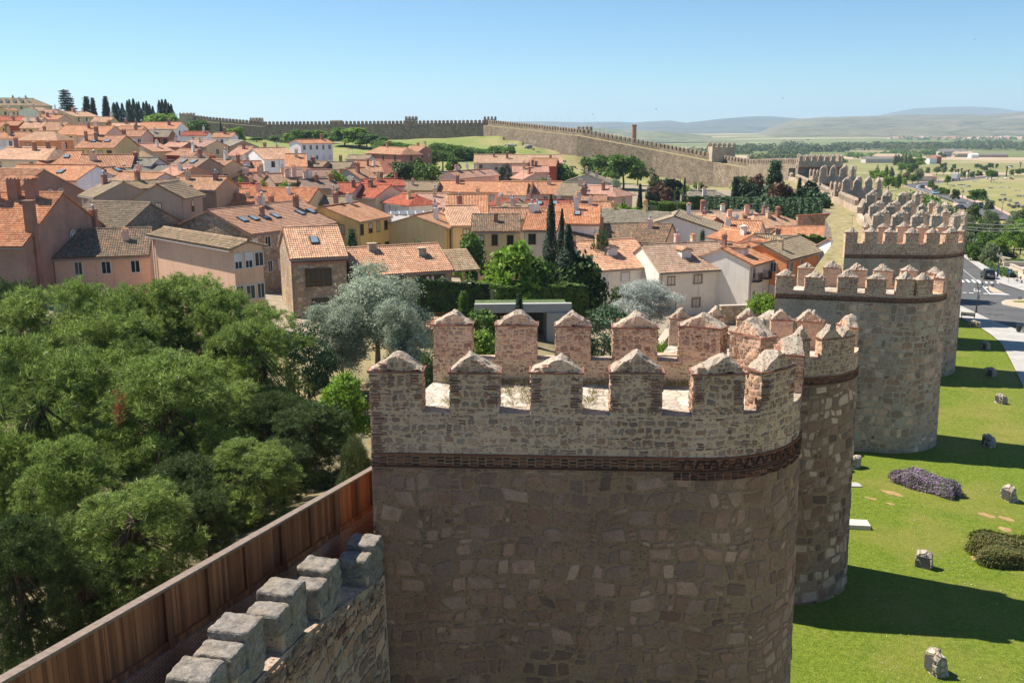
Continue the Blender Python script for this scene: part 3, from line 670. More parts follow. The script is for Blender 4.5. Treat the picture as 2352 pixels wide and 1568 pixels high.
H('D', (0, 975), (90, 978), (0, 1042), 'tan', 'mossy', 'house with small mossy roof behind the orange painted house', d=122, win=(0, 0))
H('D', (212, 925), (735, 925), (62, 985), 'cream', 'orange', 'long low house with striped orange roof in front of the stone yard', d=130, win=(2, 0), ch=0, geo=1)
H('D', (-80, 905), (60, 842), (-20, 960), 'white', 'mossy', 'house with hipped mossy roof below the brick chimneys, left part', hip=.6, d=140, ch=3)
H('D', (30, 840), (190, 830), (20, 930), 'offwhite', 'pale', 'house with wide hipped pale roof and four brick chimneys', hip=1, d=143, ch=4, win=(2, 0))
H('D', (120, 800), (290, 795), (110, 835), 'cream', 'pale', 'house with pale roof and tall brick chimneys before the hedge', d=158, ch=4, win=(0, 0))
H('C', (1500, 876), (1990, 872), (1420, 925), 'white', 'pale', 'wide house with pale roof and row of thin chimneys left of the hipped roofs', hip=.4, d=146, ch=4, win=(2, 0))
H('C', (1680, 915), (1510, 905), (1835, 992), 'brick', 'pale', 'low brown brick gable between pale roofs', d=140, win=(0, 0))
H('C', (1780, 940), (2050, 950), (1900, 1040), 'white', 'orange', 'white courtyard house with satellite dish and tiled roof', d=132, win=(3, 0), ch=1)
H('C', (1750, 1015), (1990, 1050), (1720, 1060), 'offwhite', 'orange', 'house with round white chimney hood on orange tiles', d=124, win=(0, 0), ch=1, geo=1)
H('D', (640, 1004), (720, 1000), (560, 1092), 'white', 'pink', 'white shop house with orange sign board by the wall gate', d=116, win=(0, 0), ch=0, sign=1)
H('B', (1490, 635), (2210, 642), (1408, 712), 'peach', 'orange', 'long terrace house with ribbed orange roof and framed windows', d=172, win=(9, 1), ch=2)
H('B', (1210, 638), (1480, 640), (1162, 702), 'dullyellow', 'mossy', 'low yellow house with mossy roof left of the long terrace', d=170, win=(2, 0))
H('C', (215, 642), (20, 641), (316, 707), 'offwhite', 'orange', 'pale gable end closing the long orange terrace', d=168, win=(0, 0), ch=0)
H('C', (245, 640), (490, 641), (312, 700), 'pink', 'orange', 'dusky pink house with two white windows right of the pale gable end', d=174, win=(3, 0))
H('C', (675, 586), (690, 572), (848, 649), 'grey', 'grey', 'wide grey rendered gable with three brick chimneys', d=192, win=(0, 0), ch=3, minL=9)
H('C', (530, 650), (625, 652), (468, 743), 'brown', 'mossy', 'house with mossy slope in front of the grey gable', d=172, win=(0, 0))
H('C', (640, 676), (740, 677), (560, 740), 'white', 'mossy', 'small white house with dentil eaves beside the mossy slope', d=174, win=(1, 1))
H('C', (790, 674), (830, 676), (745, 742), 'pink', 'pink', 'pink brick villa with smooth pink hipped roof and parked cars beside', hip=.9, d=170, win=(2, 1), minL=8)
H('C', (620, 745), (836, 748), (580, 789), 'tan', 'orange', 'low house with orange roof in front of the pink villa', d=160, win=(0, 0))
H('C', (450, 459), (250, 458), (380, 516), 'red', 'orange', 'tall house with plain brick-red gable wall below the rocks', d=238, win=(0, 0), H_=10)
H('B', (1762, 430), (2440, 430), (1706, 491), 'grey', 'pale', 'block with pale roof and glazed grey balconies beside the dark round tree', d=248, win=(6, 2), ch=2)
H('C', (100, 518), (378, 518), (92, 552), 'pink', 'pink', 'flat pink roofed house in front of the brick-red gable', d=212, win=(0, 0), ch=4)
H('C', (170, 560), (270, 575), (120, 605), 'pink', 'pink', 'small pink gable before the brick-red gable wall', d=204, win=(0, 0))
H('B', (1560, 575), (1880, 530), (1560, 625), 'pink', 'pink', 'low complex of pink flat roofs with short chimneys', d=200, win=(0, 0), ch=4)
H('C', (1492, 712), (1690, 710), (1440, 778), 'cream', 'grey', 'hipped grey roofed villa wrapped in ivy below the far wall', hip=.9, d=205, win=(0, 0), ch=2)
H('B', (1205, 735), (1300, 745), (1200, 808), 'white', 'red', 'white yard house with small hexagonal red roof', hip=.7, d=148, win=(1, 0))
H('B', (1300, 734), (1560, 735), (1345, 789), 'white', 'pink', 'white walled house with weathered pink roof by the glass canopy', d=156, win=(0, 0), ch=1)
H('C', (20, 772), (95, 775), (0, 820), 'white', 'red', 'small white house with satellite dish left of the tall cypress', d=148, ch=1)
H('C', (90, 808), (185, 812), (80, 846), 'tan', 'mossy', 'tiny house with mossy roof between orange ones', d=142, win=(0, 0))
# --- left middle
H('A', (975, 763), (1400, 738), (1068, 812), 'darkgrey', 'mossy', 'old grey rendered house with mossy roof and open loft', d=118, win=(1, 0), ch=1, H_=7, geo=1)
H('A', (1400, 738), (1230, 800), (1590, 836), 'darkgrey', 'mossy', 'derelict grey house corner with black doorway and mossy roof', d=115, win=(1, 1), ch=0, H_=8, geo=1)
H('A', (845, 745), (965, 760), (760, 862), 'darkgrey', 'mossy', 'old grey annex with mossy lean-to roof and square chimney', d=118, win=(0, 0), ch=1)
H('A', (700, 915), (1178, 928), (845, 1072), 'stone', 'mossy', 'low rubble stone barn with thick mossy roof', d=106, win=(0, 1), ch=0, H_=4, geo=1)
H('A', (1690, 822), (2030, 815), (1552, 945), 'red', 'orange', 'broad house with large even orange-red roof in the middle of town', d=132, win=(0, 0), ch=3, geo=1)
H('B', (130, 655), (-190, 660), (250, 690), 'brown', 'red', 'house with ribbed red roof behind the broad orange-red one', d=142, win=(0, 0), ch=1)
H('A', (1400, 716), (1780, 722), (1420, 790), 'brown', 'orange', 'house with patchy orange and mossy roof and white roof chimney', d=130, win=(1, 0), ch=2)
H('B', (532, 693), (-60, 690), (465, 795), 'tan', 'orange', 'large house with fine-ribbed salmon roof behind the brown skylight roofs', d=133, win=(0, 0), ch=2, geo=1)
# --- near rows
HB1 = H('B', (150, 822), (-330, 868), (478, 986), 'stonehouse', 'brown', 'long ochre stone house with ribbed brown roof and skylights', d=112, win=(5, 0), ch=3, sky=4, H_=8.2, geo=1, name='stone_house')
HB2 = H('B', (152, 818), (395, 790), (482, 984), 'stonehouse', 'brown', 'second house of the brown ribbed roofs with two skylights', d=112.5, win=(0, 0), ch=2, sky=2, H_=8, geo=1, name='stone_house')
H('A', (345, 666), (-120, 658), (700, 868), 'brickw', 'orange', 'rear brick building with two round windows in its gable and tiled verge', d=120, win=(0, 0), ch=0, H_=8, geo=1, roundw=2, name='brick_building')
HBR = H('A', (490, 848), (-140, 832), (878, 1111), 'brickw', 'orange', 'front brick building with a round lattice window and sagging tiled roof', yawd=180, Ln=24, Wd=17, pt=.47, d=91.5, win=(0, 0), ch=0, H_=5, geo=1, roundw=1, sky=1, name='brick_building')
HP = H('A', (330, 1146), (1188, 1122), (245, 1356), 'peach', 'dark', 'low peach house with dark mossy barrel tile roof over three windows', d=94, maxW=5.5, one=1, win=(4, 0), ch=1, geo=1, H_=5.5)
HP2 = H('A', (1290, 1120), (1940, 1224), (1172, 1163), 'peach', 'mossy', 'big plain peach house with thin mossy roof and small brown windows', d=90, Wd=3.0, pt=.3, win=(0, 3), ch=0, geo=1, H_=8.5)
HST = H('B', (262, 1004), (680, 989), (225, 1232), 'stonehouse', 'pale', 'stone house with brick frieze, big picture window and skylight', d=93, win=(0, 0), ch=0, sky=1, geo=1, H_=6.3, name='stone_house')
HX = H('B', (735, 1166), (1466, 1127), (735, 1372), 'stonehouse', 'pale', 'long low stone annex with square stone chimneys and curtained windows', d=97, win=(0, 0), ch=0, geo=1, H_=3.4, name='stone_house')
for h in HS:
    if h.get('minL') and h['L'] < h['minL']:
        h['o'] = h['o']+np.append(h['ux'], 0)*np.sign(h['ux'][1])*(h['minL']-h['L'])/2; h['L'] = h['minL']
    CTRL.append(np.array((h['o'][0], h['o'][1], h['o'][2]-h['rise']-h['H'])))
if 0:
    for h in HS: print('%-50s L%.1f W%.1f rise%.1f yaw%.0f d%.0f z%.1f' % (h['label'][:50], h['L'], h['W'], h['rise'], math.degrees(h['yaw']), h['d'], h['o'][2]))
# ---------------------------------------------------------------- the towers, near to far
GT = 'round towers of the town wall'
A = P(847, 852, 29.0); D_ = P(998, 736, 36.3); T1 = Tower(A, D_, (1, -.05), 10.2, 4.0, -7.45, -8.75, -9.7, -24, .03, 11, 9.0)
tower(T1, 'nearest big round tower with brick frieze and sharp gabled merlons', [(847, 967), (1034, 1146), (1221, 1336), (1403, 1524), (1593, 1712)],
      [(1000, 1089), (1140, 1234), (1276, 1354), (1406, 1507), (1560, 1672)], [(T1.s1+2.05, T1.s1+3.75), (T1.s1+5.0, T1.s1+6.7), (T1.s1+7.8, T1.s1+9.5)], tk=.72, capH=.58, hip=.1, det=2, band=(-10.54, -10.08), group=GT)
T2 = Tower((7.0, 44.9), P(1538, 715, 51), (1, -.12), 6.8, 3.1, -10.15, -11.1, -11.7, -24, .03, 12)
tower(T2, 'narrow dark round tower directly behind the nearest tower, with tall thin merlons', [(1822, 1861), (1889, 1936)],
      [(1538, 1587), (1621, 1661), (1691, 1735), (1769, 1818), (1847, 1895)], [(T2.s1+2.4, T2.s1+3.6), (T2.s1+5.2, T2.s1+6.6), (T2.s1+8., T2.s1+9.2)], tk=.6, capH=.62, hip=.1, det=1, band=(-12.4, -12.0), stones=('st_t2', 'st_up', 'mo_low', 'mo_up'), group=GT)
T3 = Tower(P(1783, 634, 69.6), P(1833, 612, 74.3), (.97, -.24), 8.4, 3.0, -11., -12.12, -12.42, -24, .035, 13)
tower(T3, 'grey round tower with low rounded merlon caps, tall smooth body above the lawn', [(1783, 1825), (1850, 1897), (1926, 1971), (1992, 2037), (2060, 2101)],
      [(1833, 1869), (1889, 1929), (1950, 1990), (2006, 2048), (2068, 2106)], [(T3.s1+1.5, T3.s1+2.9), (T3.s1+4.2, T3.s1+5.5), (T3.s1+6.5, T3.s1+7.9)], tk=.75, capH=.55, hip=.5, det=1, band=(-12.65, -12.3), stones=('st_t3', 'st_up', 'mo_t3', 'mo_up'), group=GT)
T4 = Tower(P(1943, 534.6, 89), (35.3, 94.6), (.995, -.09), 7.5, 3.0, -10.05, -11.1, -11.9, -24.2, .03, 14)
tower(T4, 'round tower beside the road crossing, brick band under its parapet', [(1943, 1971), (1987, 2017), (2034, 2062), (2082, 2112), (2129, 2160), (2173, 2203)],
      [(1972, 1996), (2014, 2040), (2058, 2086), (2104, 2130), (2150, 2176)], [(T4.s1+2.6, T4.s1+3.8), (T4.s1+5, T4.s1+6.2)], tk=.7, capH=.55, hip=.5, det=1, band=(-12.45, -12.1), stones=('st_t3', 'st_up', 'mo_t3', 'mo_up'), group=GT)
def rest(T, n0, n1, label, nw, capH=.5, hip=.5, rnd=0., skip=0):
    s = []; L = T.s1; n0 = n1 = max(2, int((L+1.2)/(nw+.6)))
    for k in range(n0): s.append((.15+k*(L+1)/n0, .15+k*(L+1)/n0+nw))
    e0 = T.s1+1.6
    for k in range(4): s.append((e0+k*2.1, e0+k*2.1+nw))
    for k in range(n1): s.append((T.S-.15-k*(L+1)/n1-nw, T.S-.15-k*(L+1)/n1))
    s = [q for i, q in enumerate(s) if all(q[0] >= r[1]+.3 or q[1] <= r[0]-.3 for r in s[:i])]
    tower(T, label, [], [], s, tk=.7, capH=capH, hip=hip, det=0, group=GT, rnd=rnd, ledge=False, band=(T.zs-1.9, T.zs-1.5))
rest(Tower(P(2003, 497, 104), (42.5, 109.6), (.995, -.09), 7.4, 2.8, -9.98, -11.0, -11.8, -24.4, .03, 15), 5, 5, 'round tower just behind the one beside the crossing, gable capped merlons', 1.15)
rest(Tower(P(1996, 475, 118), (47.6, 124.), (.995, -.09), 6.9, 2.8, -10.14, -11.15, -12.0, -24.8, .03, 16), 5, 5, 'round tower in the middle of the row, three behind the grey one', 1.1)
rest(Tower(P(1989, 450, 136), (53.6, 142.6), (.99, -.1), 5.6, 2.5, -10.1, -11.15, -12.0, -25.2, .03, 17), 4, 4, 'short round tower with narrow bright gabled merlons above the bushes', 1.15)
rest(Tower(P(1934, 419, 165), (60.2, 172.6), (.99, -.1), 4.7, 2.4, -10., -11.3, -12.2, -26., .03, 18), 4, 4, 'round tower with blunt rounded merlons next to the roadside bushes', 1.3, .8, .1, 1.)
rest(Tower(P(1883, 390, 200), (67.8, 208.8), (.99, -.1), 5.2, 2.4, -9.5, -10.9, -11.8, -26.5, .03, 19), 5, 4, 'second farthest tower of the row, blunt merlons and dark body', 1.25, .8, .1, 1.)
rest(Tower(P(1835, 360, 245), (76.5, 256.5), (1, 0.), 9.1, 3.0, -8.3, -9.5, -10.4, -27, .02, 20), 8, 6, 'farthest broad tower at the corner of the wall, row of small merlons', 1.05, .5, .3, .6)
# side turrets on the back of two far towers (raised merlons over the wall stair)
def turret(u0, u1, v0, d, h, label, n=4, depth=4., low=0.):
    a, b = P(u0, v0, d), P(u1, v0, d); z1 = a[2]; t = (b-a); t[2] = 0; L = np.linalg.norm(t); t /= L; nr = np.array([-t[1], t[0], 0])
    root = empty('small_wall_tower', (a[0], a[1], z1-h), 0, label, 'tower', 'small towers rising over the wall walk'); loc = np.array((a[0], a[1], z1-h))
    mb = MB(); q = [a, b, b+nr*depth, a+nr*depth]; mb.prism([(p[0], p[1]) for p in q], z1-h-low, z1-1.5); mb.v = [v-loc for v in mb.v]; mb.build('body', M['rub_up'], root)
    mw = L/(n*1.55)
    for k in range(n):
        for side in (0, 1):
            c = a+t*(mw*.5+k*(L-mw)/(n-1))+nr*(.3+side*(depth-.6)); mb = MB(); rz = math.atan2(t[1], t[0])
            mb.box((c[0], c[1], z1-.95), (mw, .6, 1.2), 0, rz)
            X = [(-mw/2, -.3), (mw/2, -.3), (mw/2, .3), (-mw/2, .3)]; V = [(c[0]+x*math.cos(rz)-y*math.sin(rz), c[1]+x*math.sin(rz)+y*math.cos(rz), z1-.35) for x, y in X]+[(c[0], c[1], z1+.15)]
            mb.add(V, [(0, 1, 4), (1, 2, 4), (2, 3, 4), (3, 0, 4)], 0); mb.v = [v-loc for v in mb.v]; mb.build('merlon', M['rub_up'], root)
    return root
# ---------------------------------------------------------------- curtain walls between the towers
def wallrun(pts, label, name, width, hbase, mh, msp, mw, ptk=.6, group=None, par=.95, point=True, mat='rub_up', body='rub_low', zb=None, off0=0., walk=True, rng_=None):
    """pts: top line of the parapet's merlons (outer edge); the walk lies to the left of it"""
    pts = [np.array(p, float) for p in pts]; root = empty(name, (pts[0][0], pts[0][1], pts[0][2]-mh-par), 0, label, 'wall', group); loc = np.array(root.location)
    seg = [np.linalg.norm((b-a)[:2]) for a, b in zip(pts, pts[1:])]; cs = np.concatenate([[0], np.cumsum(seg)])
    X = np.array(pts); XF = np.array(rng_[0]) if rng_ else X
    tn = np.gradient(XF[:, :2], axis=0); tn /= np.linalg.norm(tn, axis=1)[:, None]; nl = np.stack([-tn[:, 1], tn[:, 0]], 1)
    if rng_: nl = nl[rng_[1]:rng_[1]+len(X)]
    zw = X[:, 2]-mh-par
    def off(o, z): return np.stack([X[:, 0]+nl[:, 0]*o, X[:, 1]+nl[:, 1]*o, z], 1)
    zlow = np.full(len(X), 0.)+(zb if zb is not None else (zw-hbase))
    def fin(mb, nm, m, **k): mb.v = [v-loc for v in mb.v]; return mb.build(nm, m, root, **k)
    mb = MB(); mb.grid(np.stack([off(width+.3, zlow), off(width, zw+.0)]), 0); mb.grid(np.stack([off(-.35, zlow), off(0, zw-.02)]), 0, True)
    for e_, fc_ in ((0, (0, 1, 2, 3)), (-1, (3, 2, 1, 0))): mb.add([off(width+.3, zlow)[e_], off(width, zw)[e_], off(0, zw)[e_], off(-.35, zlow)[e_]], [fc_], 0)
    fin(mb, 'wall_face', M[body])
    mb = MB(); mb.grid(np.stack([off(width, zw), off(ptk, zw)]), 0)
    fin(mb, 'walk', M['walkgrass'] if walk is True else M[walk])
    mb = MB(); sill = X[:, 2]-mh; mb.grid(np.stack([off(ptk, zw-.05), off(ptk, sill), off(0, sill), off(0, zw-.05)]), 0); fin(mb, 'parapet', M[mat])
    s = off0; tot = cs[-1]; rz_ = 0
    while s+mw < tot:
        def at(a): return np.array([np.interp(a, cs, X[:, k]) for k in range(3)])
        a, b = at(s), at(s+mw); t = (b-a)[:2]; t /= np.linalg.norm(t); n_ = np.array([-t[1], t[0]]); zt = (a[2]+b[2])/2; mb = MB(); c = (a+b)/2; rz = math.atan2(t[1], t[0])
        c2 = c[:2]+n_*ptk/2; capk = .3 if point else .0
        mb.box((c2[0], c2[1], zt-capk-(mh-capk)/2-.03), (mw, ptk, mh-capk+.06), 0, rz)
        if point:
            q = [(-mw/2, -ptk/2), (mw/2, -ptk/2), (mw/2, ptk/2), (-mw/2, ptk/2)]; V = [(c2[0]+x*math.cos(rz)-y*math.sin(rz), c2[1]+x*math.sin(rz)+y*math.cos(rz), zt-.3) for x, y in q]+[(c2[0]-n_[0]*ptk*.3, c2[1]-n_[1]*ptk*.3, zt+.1), (c2[0]+n_[0]*ptk*.3, c2[1]+n_[1]*ptk*.3, zt+.1)]
            mb.add(V, [(0, 1, 4), (1, 2, 5, 4), (2, 3, 5), (3, 0, 4, 5)], 0)
        fin(mb, 'merlon', M['cap'] if False else M[mat]); s += msp
    return root
GC = 'stretches of curtain wall between towers'
wallrun([(-3.2, 34.5, -12.6), (7.2, 45.4, -13.)], 'short stretch of wall hidden between the nearest tower and the narrow dark one', 'curtain_wall', 3.2, 13, 1.1, 1.9, .9, group=GC, walk='flag')
wallrun([(8.6, 50.2, -13.4), (19.8, 69.2, -13.9)], 'wall stretch with tiled walk between the narrow dark tower and the grey one', 'curtain_wall', 3.2, 13, 1.1, 1.9, .9, group=GC, walk='flag')
wallrun([(22.5, 73.6, -13.6), (31.8, 89.2, -13.4)], 'wall stretch between the grey tower and the tower beside the crossing', 'curtain_wall', 3.2, 13, 1.1, 1.9, .9, group=GC, walk='flag')
TC = [((31.8, 88.8, -12.9), (35.2, 94.4, -12.9), (40.1, 104.6, -12.), 'wall stretch just behind the tower beside the crossing'),
      ((40.1, 104.6, -12.), (42.4, 109.5, -11.6), (45.1, 118.9, -10.9), 'wall stretch with grassy walk beside the shop houses'),
      ((45.1, 118.9, -10.9), (46.2, 124.3, -10.4), (51.5, 137.5, -10.6), 'wall stretch with dry grass and flowers on its walk'),
      ((51.5, 137.5, -10.6), (52.4, 142.6, -10.9), (58.3, 167.3, -11.6), 'wall stretch with close small merlons, dark conifer behind'),
      ((58.3, 167.3, -11.6), (59.2, 172.8, -11.8), (65.9, 203.3, -12.2), 'wall stretch with close small merlons beside purple trees'),
      ((65.9, 203.3, -12.2), (66.8, 209., -12.2), (75.2, 250., -12.8), 'last straight wall stretch before the far corner tower'),
      ((75.2, 250., -12.8), (75.8, 256., -12.8), (76.2, 259.5, -12.9), 'short wall piece behind the far corner tower')]
TF = [TC[0][0]]+[p for t_ in TC for p in t_[1:3]]
for i, (p0, p1, p2, lb) in enumerate(TC):
    wallrun([p0, p1, p2], lb, 'curtain_wall', 4.5, 14, 1.1, 1.65, .83, group=GC, off0=math.dist(p0, p1), rng_=(TF, 2*i))
turret(1919, 1932, 419, 170, 6, 'narrow raised turret at the back of the blunt merloned tower', 2, 3.)
turret(1869, 1881, 390, 206, 6, 'narrow raised turret at the back of the second farthest tower', 2, 3.)
# far wall
def lft(p, q, w_):
    t = np.array(q[:2])-np.array(p[:2]); t /= np.linalg.norm(t); return t
far = []
for i, p in enumerate(FW):
    a, b = FW[max(0, i-1)], FW[min(len(FW)-1, i+1)]; t = lft(a, b, 0); o = np.array([t[1], -t[0]])*4.2
    far.append((p[0]+o[0], p[1]+o[1], p[2]+2.6))
def fw(i0, i1, label, **k): return wallrun(far[i0:i1+1], label, 'curtain_wall', 4.2, 1, 1.5, k.pop('msp', 2.1), 1.15, 1., group='far stretches of the town wall', par=1.1, mat='rub_far', body='rub_far', zb=-34., rng_=(far, i0), **k)
fw(0, 3, 'low far wall stretch sloping from the square gate tower to the corner tower')
fw(3, 5, 'long sloping grey stretch of far wall behind the leafy trees')
fw(5, 6, 'far wall stretch climbing over the rocks above the green mound')
fw(6, 8, 'far wall stretch on the skyline above the green mound')
fw(8, 10, 'far wall stretch on the skyline behind the hilltop trees')
turret(1637, 1690, 372-44, 337.2, 14, 'square gate tower with dark arched doorway on the far wall', 5, 8., 10)
GS = 'small towers'
for u0, u1, v, d, lb in [(1328, 1361, 293, 392, 'small tower above the rocks on the far wall slope'), (1111, 1140, 270, 458, 'small tower at the bend of the skyline wall'),
                         (930, 957, 270, 472, 'small tower in the middle of the skyline wall'), (758, 783, 279, 480, 'low small tower left of the middle on the skyline wall'), (573, 599, 273, 488, 'small tower on the skyline wall above the white house'),
                         (411, 441, 262, 498, 'last small tower beside the cypress row')]:
    turret(u0, u1, v-3, d-2, 7, lb, 4, 5.)
mb = MB(); g = P(1648, 372, 340); 
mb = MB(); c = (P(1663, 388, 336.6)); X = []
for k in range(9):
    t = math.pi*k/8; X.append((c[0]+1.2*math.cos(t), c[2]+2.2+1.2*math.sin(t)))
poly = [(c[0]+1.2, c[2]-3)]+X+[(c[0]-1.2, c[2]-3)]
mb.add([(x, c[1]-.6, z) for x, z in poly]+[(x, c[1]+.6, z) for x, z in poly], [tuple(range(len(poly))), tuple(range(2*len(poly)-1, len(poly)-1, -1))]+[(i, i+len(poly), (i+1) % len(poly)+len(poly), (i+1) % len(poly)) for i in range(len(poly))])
dk = mb.build('doorway', M['dark'])  # solid black arch: the shade inside the doorway put in as colour
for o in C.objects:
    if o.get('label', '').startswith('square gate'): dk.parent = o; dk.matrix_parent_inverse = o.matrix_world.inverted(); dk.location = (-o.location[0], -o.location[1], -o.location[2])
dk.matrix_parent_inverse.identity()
# ---------------------------------------------------------------- the near curtain wall with blocky granite merlons
loc = np.array(P(871, 1252, 29.0)); root = empty('curtain_wall', loc, 0, 'near wall stretch with stepped granite block merlons running under the camera', 'wall', 'curtain')
def fin(mb, nm, m): mb.v = [v-loc for v in mb.v]; return mb.build(nm, m, root)
OT = [P(583-160, 1457+190, 18.2), P(583, 1457, 21.0), P(683.5, 1368.5, 23.3), P(759, 1314, 25.6), P(815, 1280, 27.4), P(873, 1250, 29.3)]
rng = np.random.default_rng(5)
L0, L1 = OT[0], OT[-1]; tdir = np.array(L1-L0); tdir[2] = 0; Lw = np.linalg.norm(tdir); tdir /= Lw; nrm = np.array([tdir[1], -tdir[0], 0])
def topz(s): 
    ss = [np.dot(o-L0, tdir) for o in OT]; return np.interp(s, ss, [o[2] for o in OT])
def wl(s, o, z): return L0+tdir*s+nrm*o+np.array([0, 0, z-L0[2]])
mb = MB(); ss = np.linspace(-6, Lw+.3, 40)
mb.grid(np.array([[wl(s, .25 if z == -26 else 0, z if z == -26 else topz(s)-1.15) for s in ss] for z in (-26, 0)]), 0)
mb.grid(np.array([[wl(s, o, topz(s)-1.15) for s in ss] for o in (0, -.95)]), 0, False)
mb.grid(np.array([[wl(s, -.95, topz(s)-z) for s in ss] for z in (1.15, 2.1)]), 0)
lay(mb, lambda x, y, o: L0[None]+tdir[None]*(np.asarray(x)-5)[:, None]+nrm[None]*(np.asarray(o)+.25*(9-np.asarray(y))/14+.01)[:, None]+np.stack([0*x, 0*x, -21+y-L0[2]+0*x], 1), Lw+5, 8.8, 'big', rng,
    keep=lambda x, y: -21+y < topz(x-5)-1.5)
lay(mb, lambda x, y, o: L0[None]+tdir[None]*(np.asarray(x)-5)[:, None]+nrm[None]*(np.asarray(o)+.12)[:, None]*1.+np.stack([0*x, 0*x, -14.5+y-L0[2]+0*x], 1), Lw+5, 3.6, 'rubble', rng,
    keep=lambda x, y: topz(x-5)-1.9 < -14.5+y < topz(x-5)-1.2)
fin(mb, 'wall_face', [M['mo_t3'], M['st_t3'], M['bk']])
mb = MB(); mb.grid(np.array([[wl(s, o, topz(s)-2.1) for s in ss] for o in (-.95, -2.6)])); fin(mb, 'walk', M['flagdark'] if 'flagdark' in M else M['flag'])
def block(mb, s, o, z, ls, lo, lz, slot=0, seed=0):
    """rounded granite block"""
    from mathutils import noise as MN
    n = 15; r = np.random.default_rng(seed)
    g = np.linspace(-1, 1, n)
    for ax in range(3):
        for sg in (-1, 1):
            a, b = np.meshgrid(g, g, indexing='ij'); q = np.zeros((n, n, 3)); q[..., ax] = sg; q[..., (ax+1) % 3] = a; q[..., (ax+2) % 3] = b
            e = 13.; nn = (np.abs(q)**e).sum(-1)**(1/e); q = q/nn[..., None]*1.0
            dn = np.array([[MN.noise(Vector((p*1.7+seed*3.1).tolist()))*.05+MN.noise(Vector((p*5.+seed).tolist()))*.035+MN.noise(Vector((p*13.+seed).tolist()))*.02 for p in row] for row in q]); q = q*(1+dn[..., None])
            q = q*(1+.03*np.sin(q[..., [1, 2, 0]]*3.1+seed)+.018*np.sin(q[..., [2, 0, 1]]*7.3+seed*2))
            X = wl(s, o, z)+q[..., :1]*tdir*ls/2+q[..., 1:2]*nrm*lo/2+q[..., 2:3]*np.array([0, 0, lz/2])
            mb.grid(X, slot, sg < 0)
    return mb
k = 0
for i, o in enumerate([P(470, 1560, 19.4)]+[OT[1], OT[2], OT[3]]+[OT[5]-tdir*.2]):
    s = float(np.dot(o-L0, tdir))-.2; zt = float(o[2])+.22 if i else float(topz(s+.2))+.22; mb = MB()
    block(mb, s+.27, -.47, zt-.42, .82, .98, .84, 1, k+1); block(mb, s-.48, -.49, zt-.52, .66, .92, .64, 1, k+2)
    block(mb, s+.1, -.47, zt-1.05, 1.2, .96, .52, 1, k+3); k += 3
    mb.box(wl(s-.05, -.47, zt-.85), (1.3, .8, .9), 0, math.atan2(tdir[1], tdir[0]))
    fin(mb, 'merlon', [M['mo_t3'], M['st_gran']])
# lone extra block by the tower
# ---------------------------------------------------------------- wooden screen along the inner edge of the walk
M['plank'] = None
t = NT('stained_planks', .6, .3); uvs = t.n('SeparateXYZ', {0: t.co('UV')}, None); fl_ = t.math('FLOOR', t.math('DIVIDE', uvs.outputs[0], .13))
wn2 = t.n('TexWhiteNoise', {1: fl_}, 0, noise_dimensions='1D'); str_ = t.noise(4, 5, .7, t.mapping(t.co(), (6, 6, .35)))
cc = t.ramp(wn2, [(0, (.15, .055, .025)), (.5, (.24, .09, .038)), (1, (.36, .15, .065))]); cc = t.mix(t.ramp(str_, [(.6, 0.), (.85, .4)]), cc, (.42, .30, .20)); cc = t.mix(1., cc, t.ramp(str_, [(.2, .6), (.6, 1.1)]), 'MULTIPLY')
t.base(cc); t.bump(str_, .01); M['plank'] = t.m
M['rail'] = plain('weathered_rail', (.24, .18, .14), .8, scale=9, var=.35, bump=.01)
M['walkbrick'] = brickwall('walk_brick', (.36, .17, .10), (.28, .12, .075), (.36, .28, .22))
FT = [P(u_, 1565-.572*u_, 1/(.0614-u_*.0000361)) for u_ in (-130, 0, 376, 560, 643, 766, 850, 930)]
root = empty('wooden_screen', FT[2]-np.array([0, 0, 1.5]), 0, 'long stained wood plank screen running beside the pines to the nearest tower', 'fence'); loc = np.array(root.location)
H = 1.42; cnt = 0
mbr = MB()
for a, b in zip(FT, FT[1:]):
    t_ = b-a; Ls = np.linalg.norm(t_); n_ = int(Ls/.135)
    tt = t_/Ls; hz = np.array([tt[0], tt[1], 0]); hz /= np.linalg.norm(hz); nn_ = np.array([hz[1], -hz[0], 0])
    for k in range(n_):
        p = a+t_*(k+.5)/n_; off = rng.uniform(-.006, .006); pw = Ls/n_*.47
        V = [p+hz*sx*pw+nn_*(o+off)+np.array([0, 0, z+tt[2]*sx*pw]) for o in (0, -.03) for sx, z in ((-1, -H), (1, -H), (1, -.06), (-1, -.06))]
        mbr.add(V, [(0, 1, 2, 3), (7, 6, 5, 4), (0, 4, 5, 1), (1, 5, 6, 2), (2, 6, 7, 3), (3, 7, 4, 0)])
fin(mbr, 'plank_panel', M['plank'])
mbr = MB()
for a, b in zip(FT, FT[1:]):
    t_ = b-a; hz = np.array([t_[0], t_[1], 0]); hz /= np.linalg.norm(hz); nn_ = np.array([hz[1], -hz[0], 0])
    for z0, z1, w_, nm in ((-.02, .05, .11, 0),):
        V = [q+nn_*s_*w_+np.array([0, 0, z]) for q in (a, b) for s_, z in ((-1, z0), (1, z0), (1, z1), (-1, z1))]
        mbr.add(V, [(0, 1, 2, 3), (7, 6, 5, 4), (0, 4, 5, 1), (1, 5, 6, 2), (2, 6, 7, 3), (3, 7, 4, 0)])
fin(mbr, 'top_rail', M['rail'])
mbr = MB()
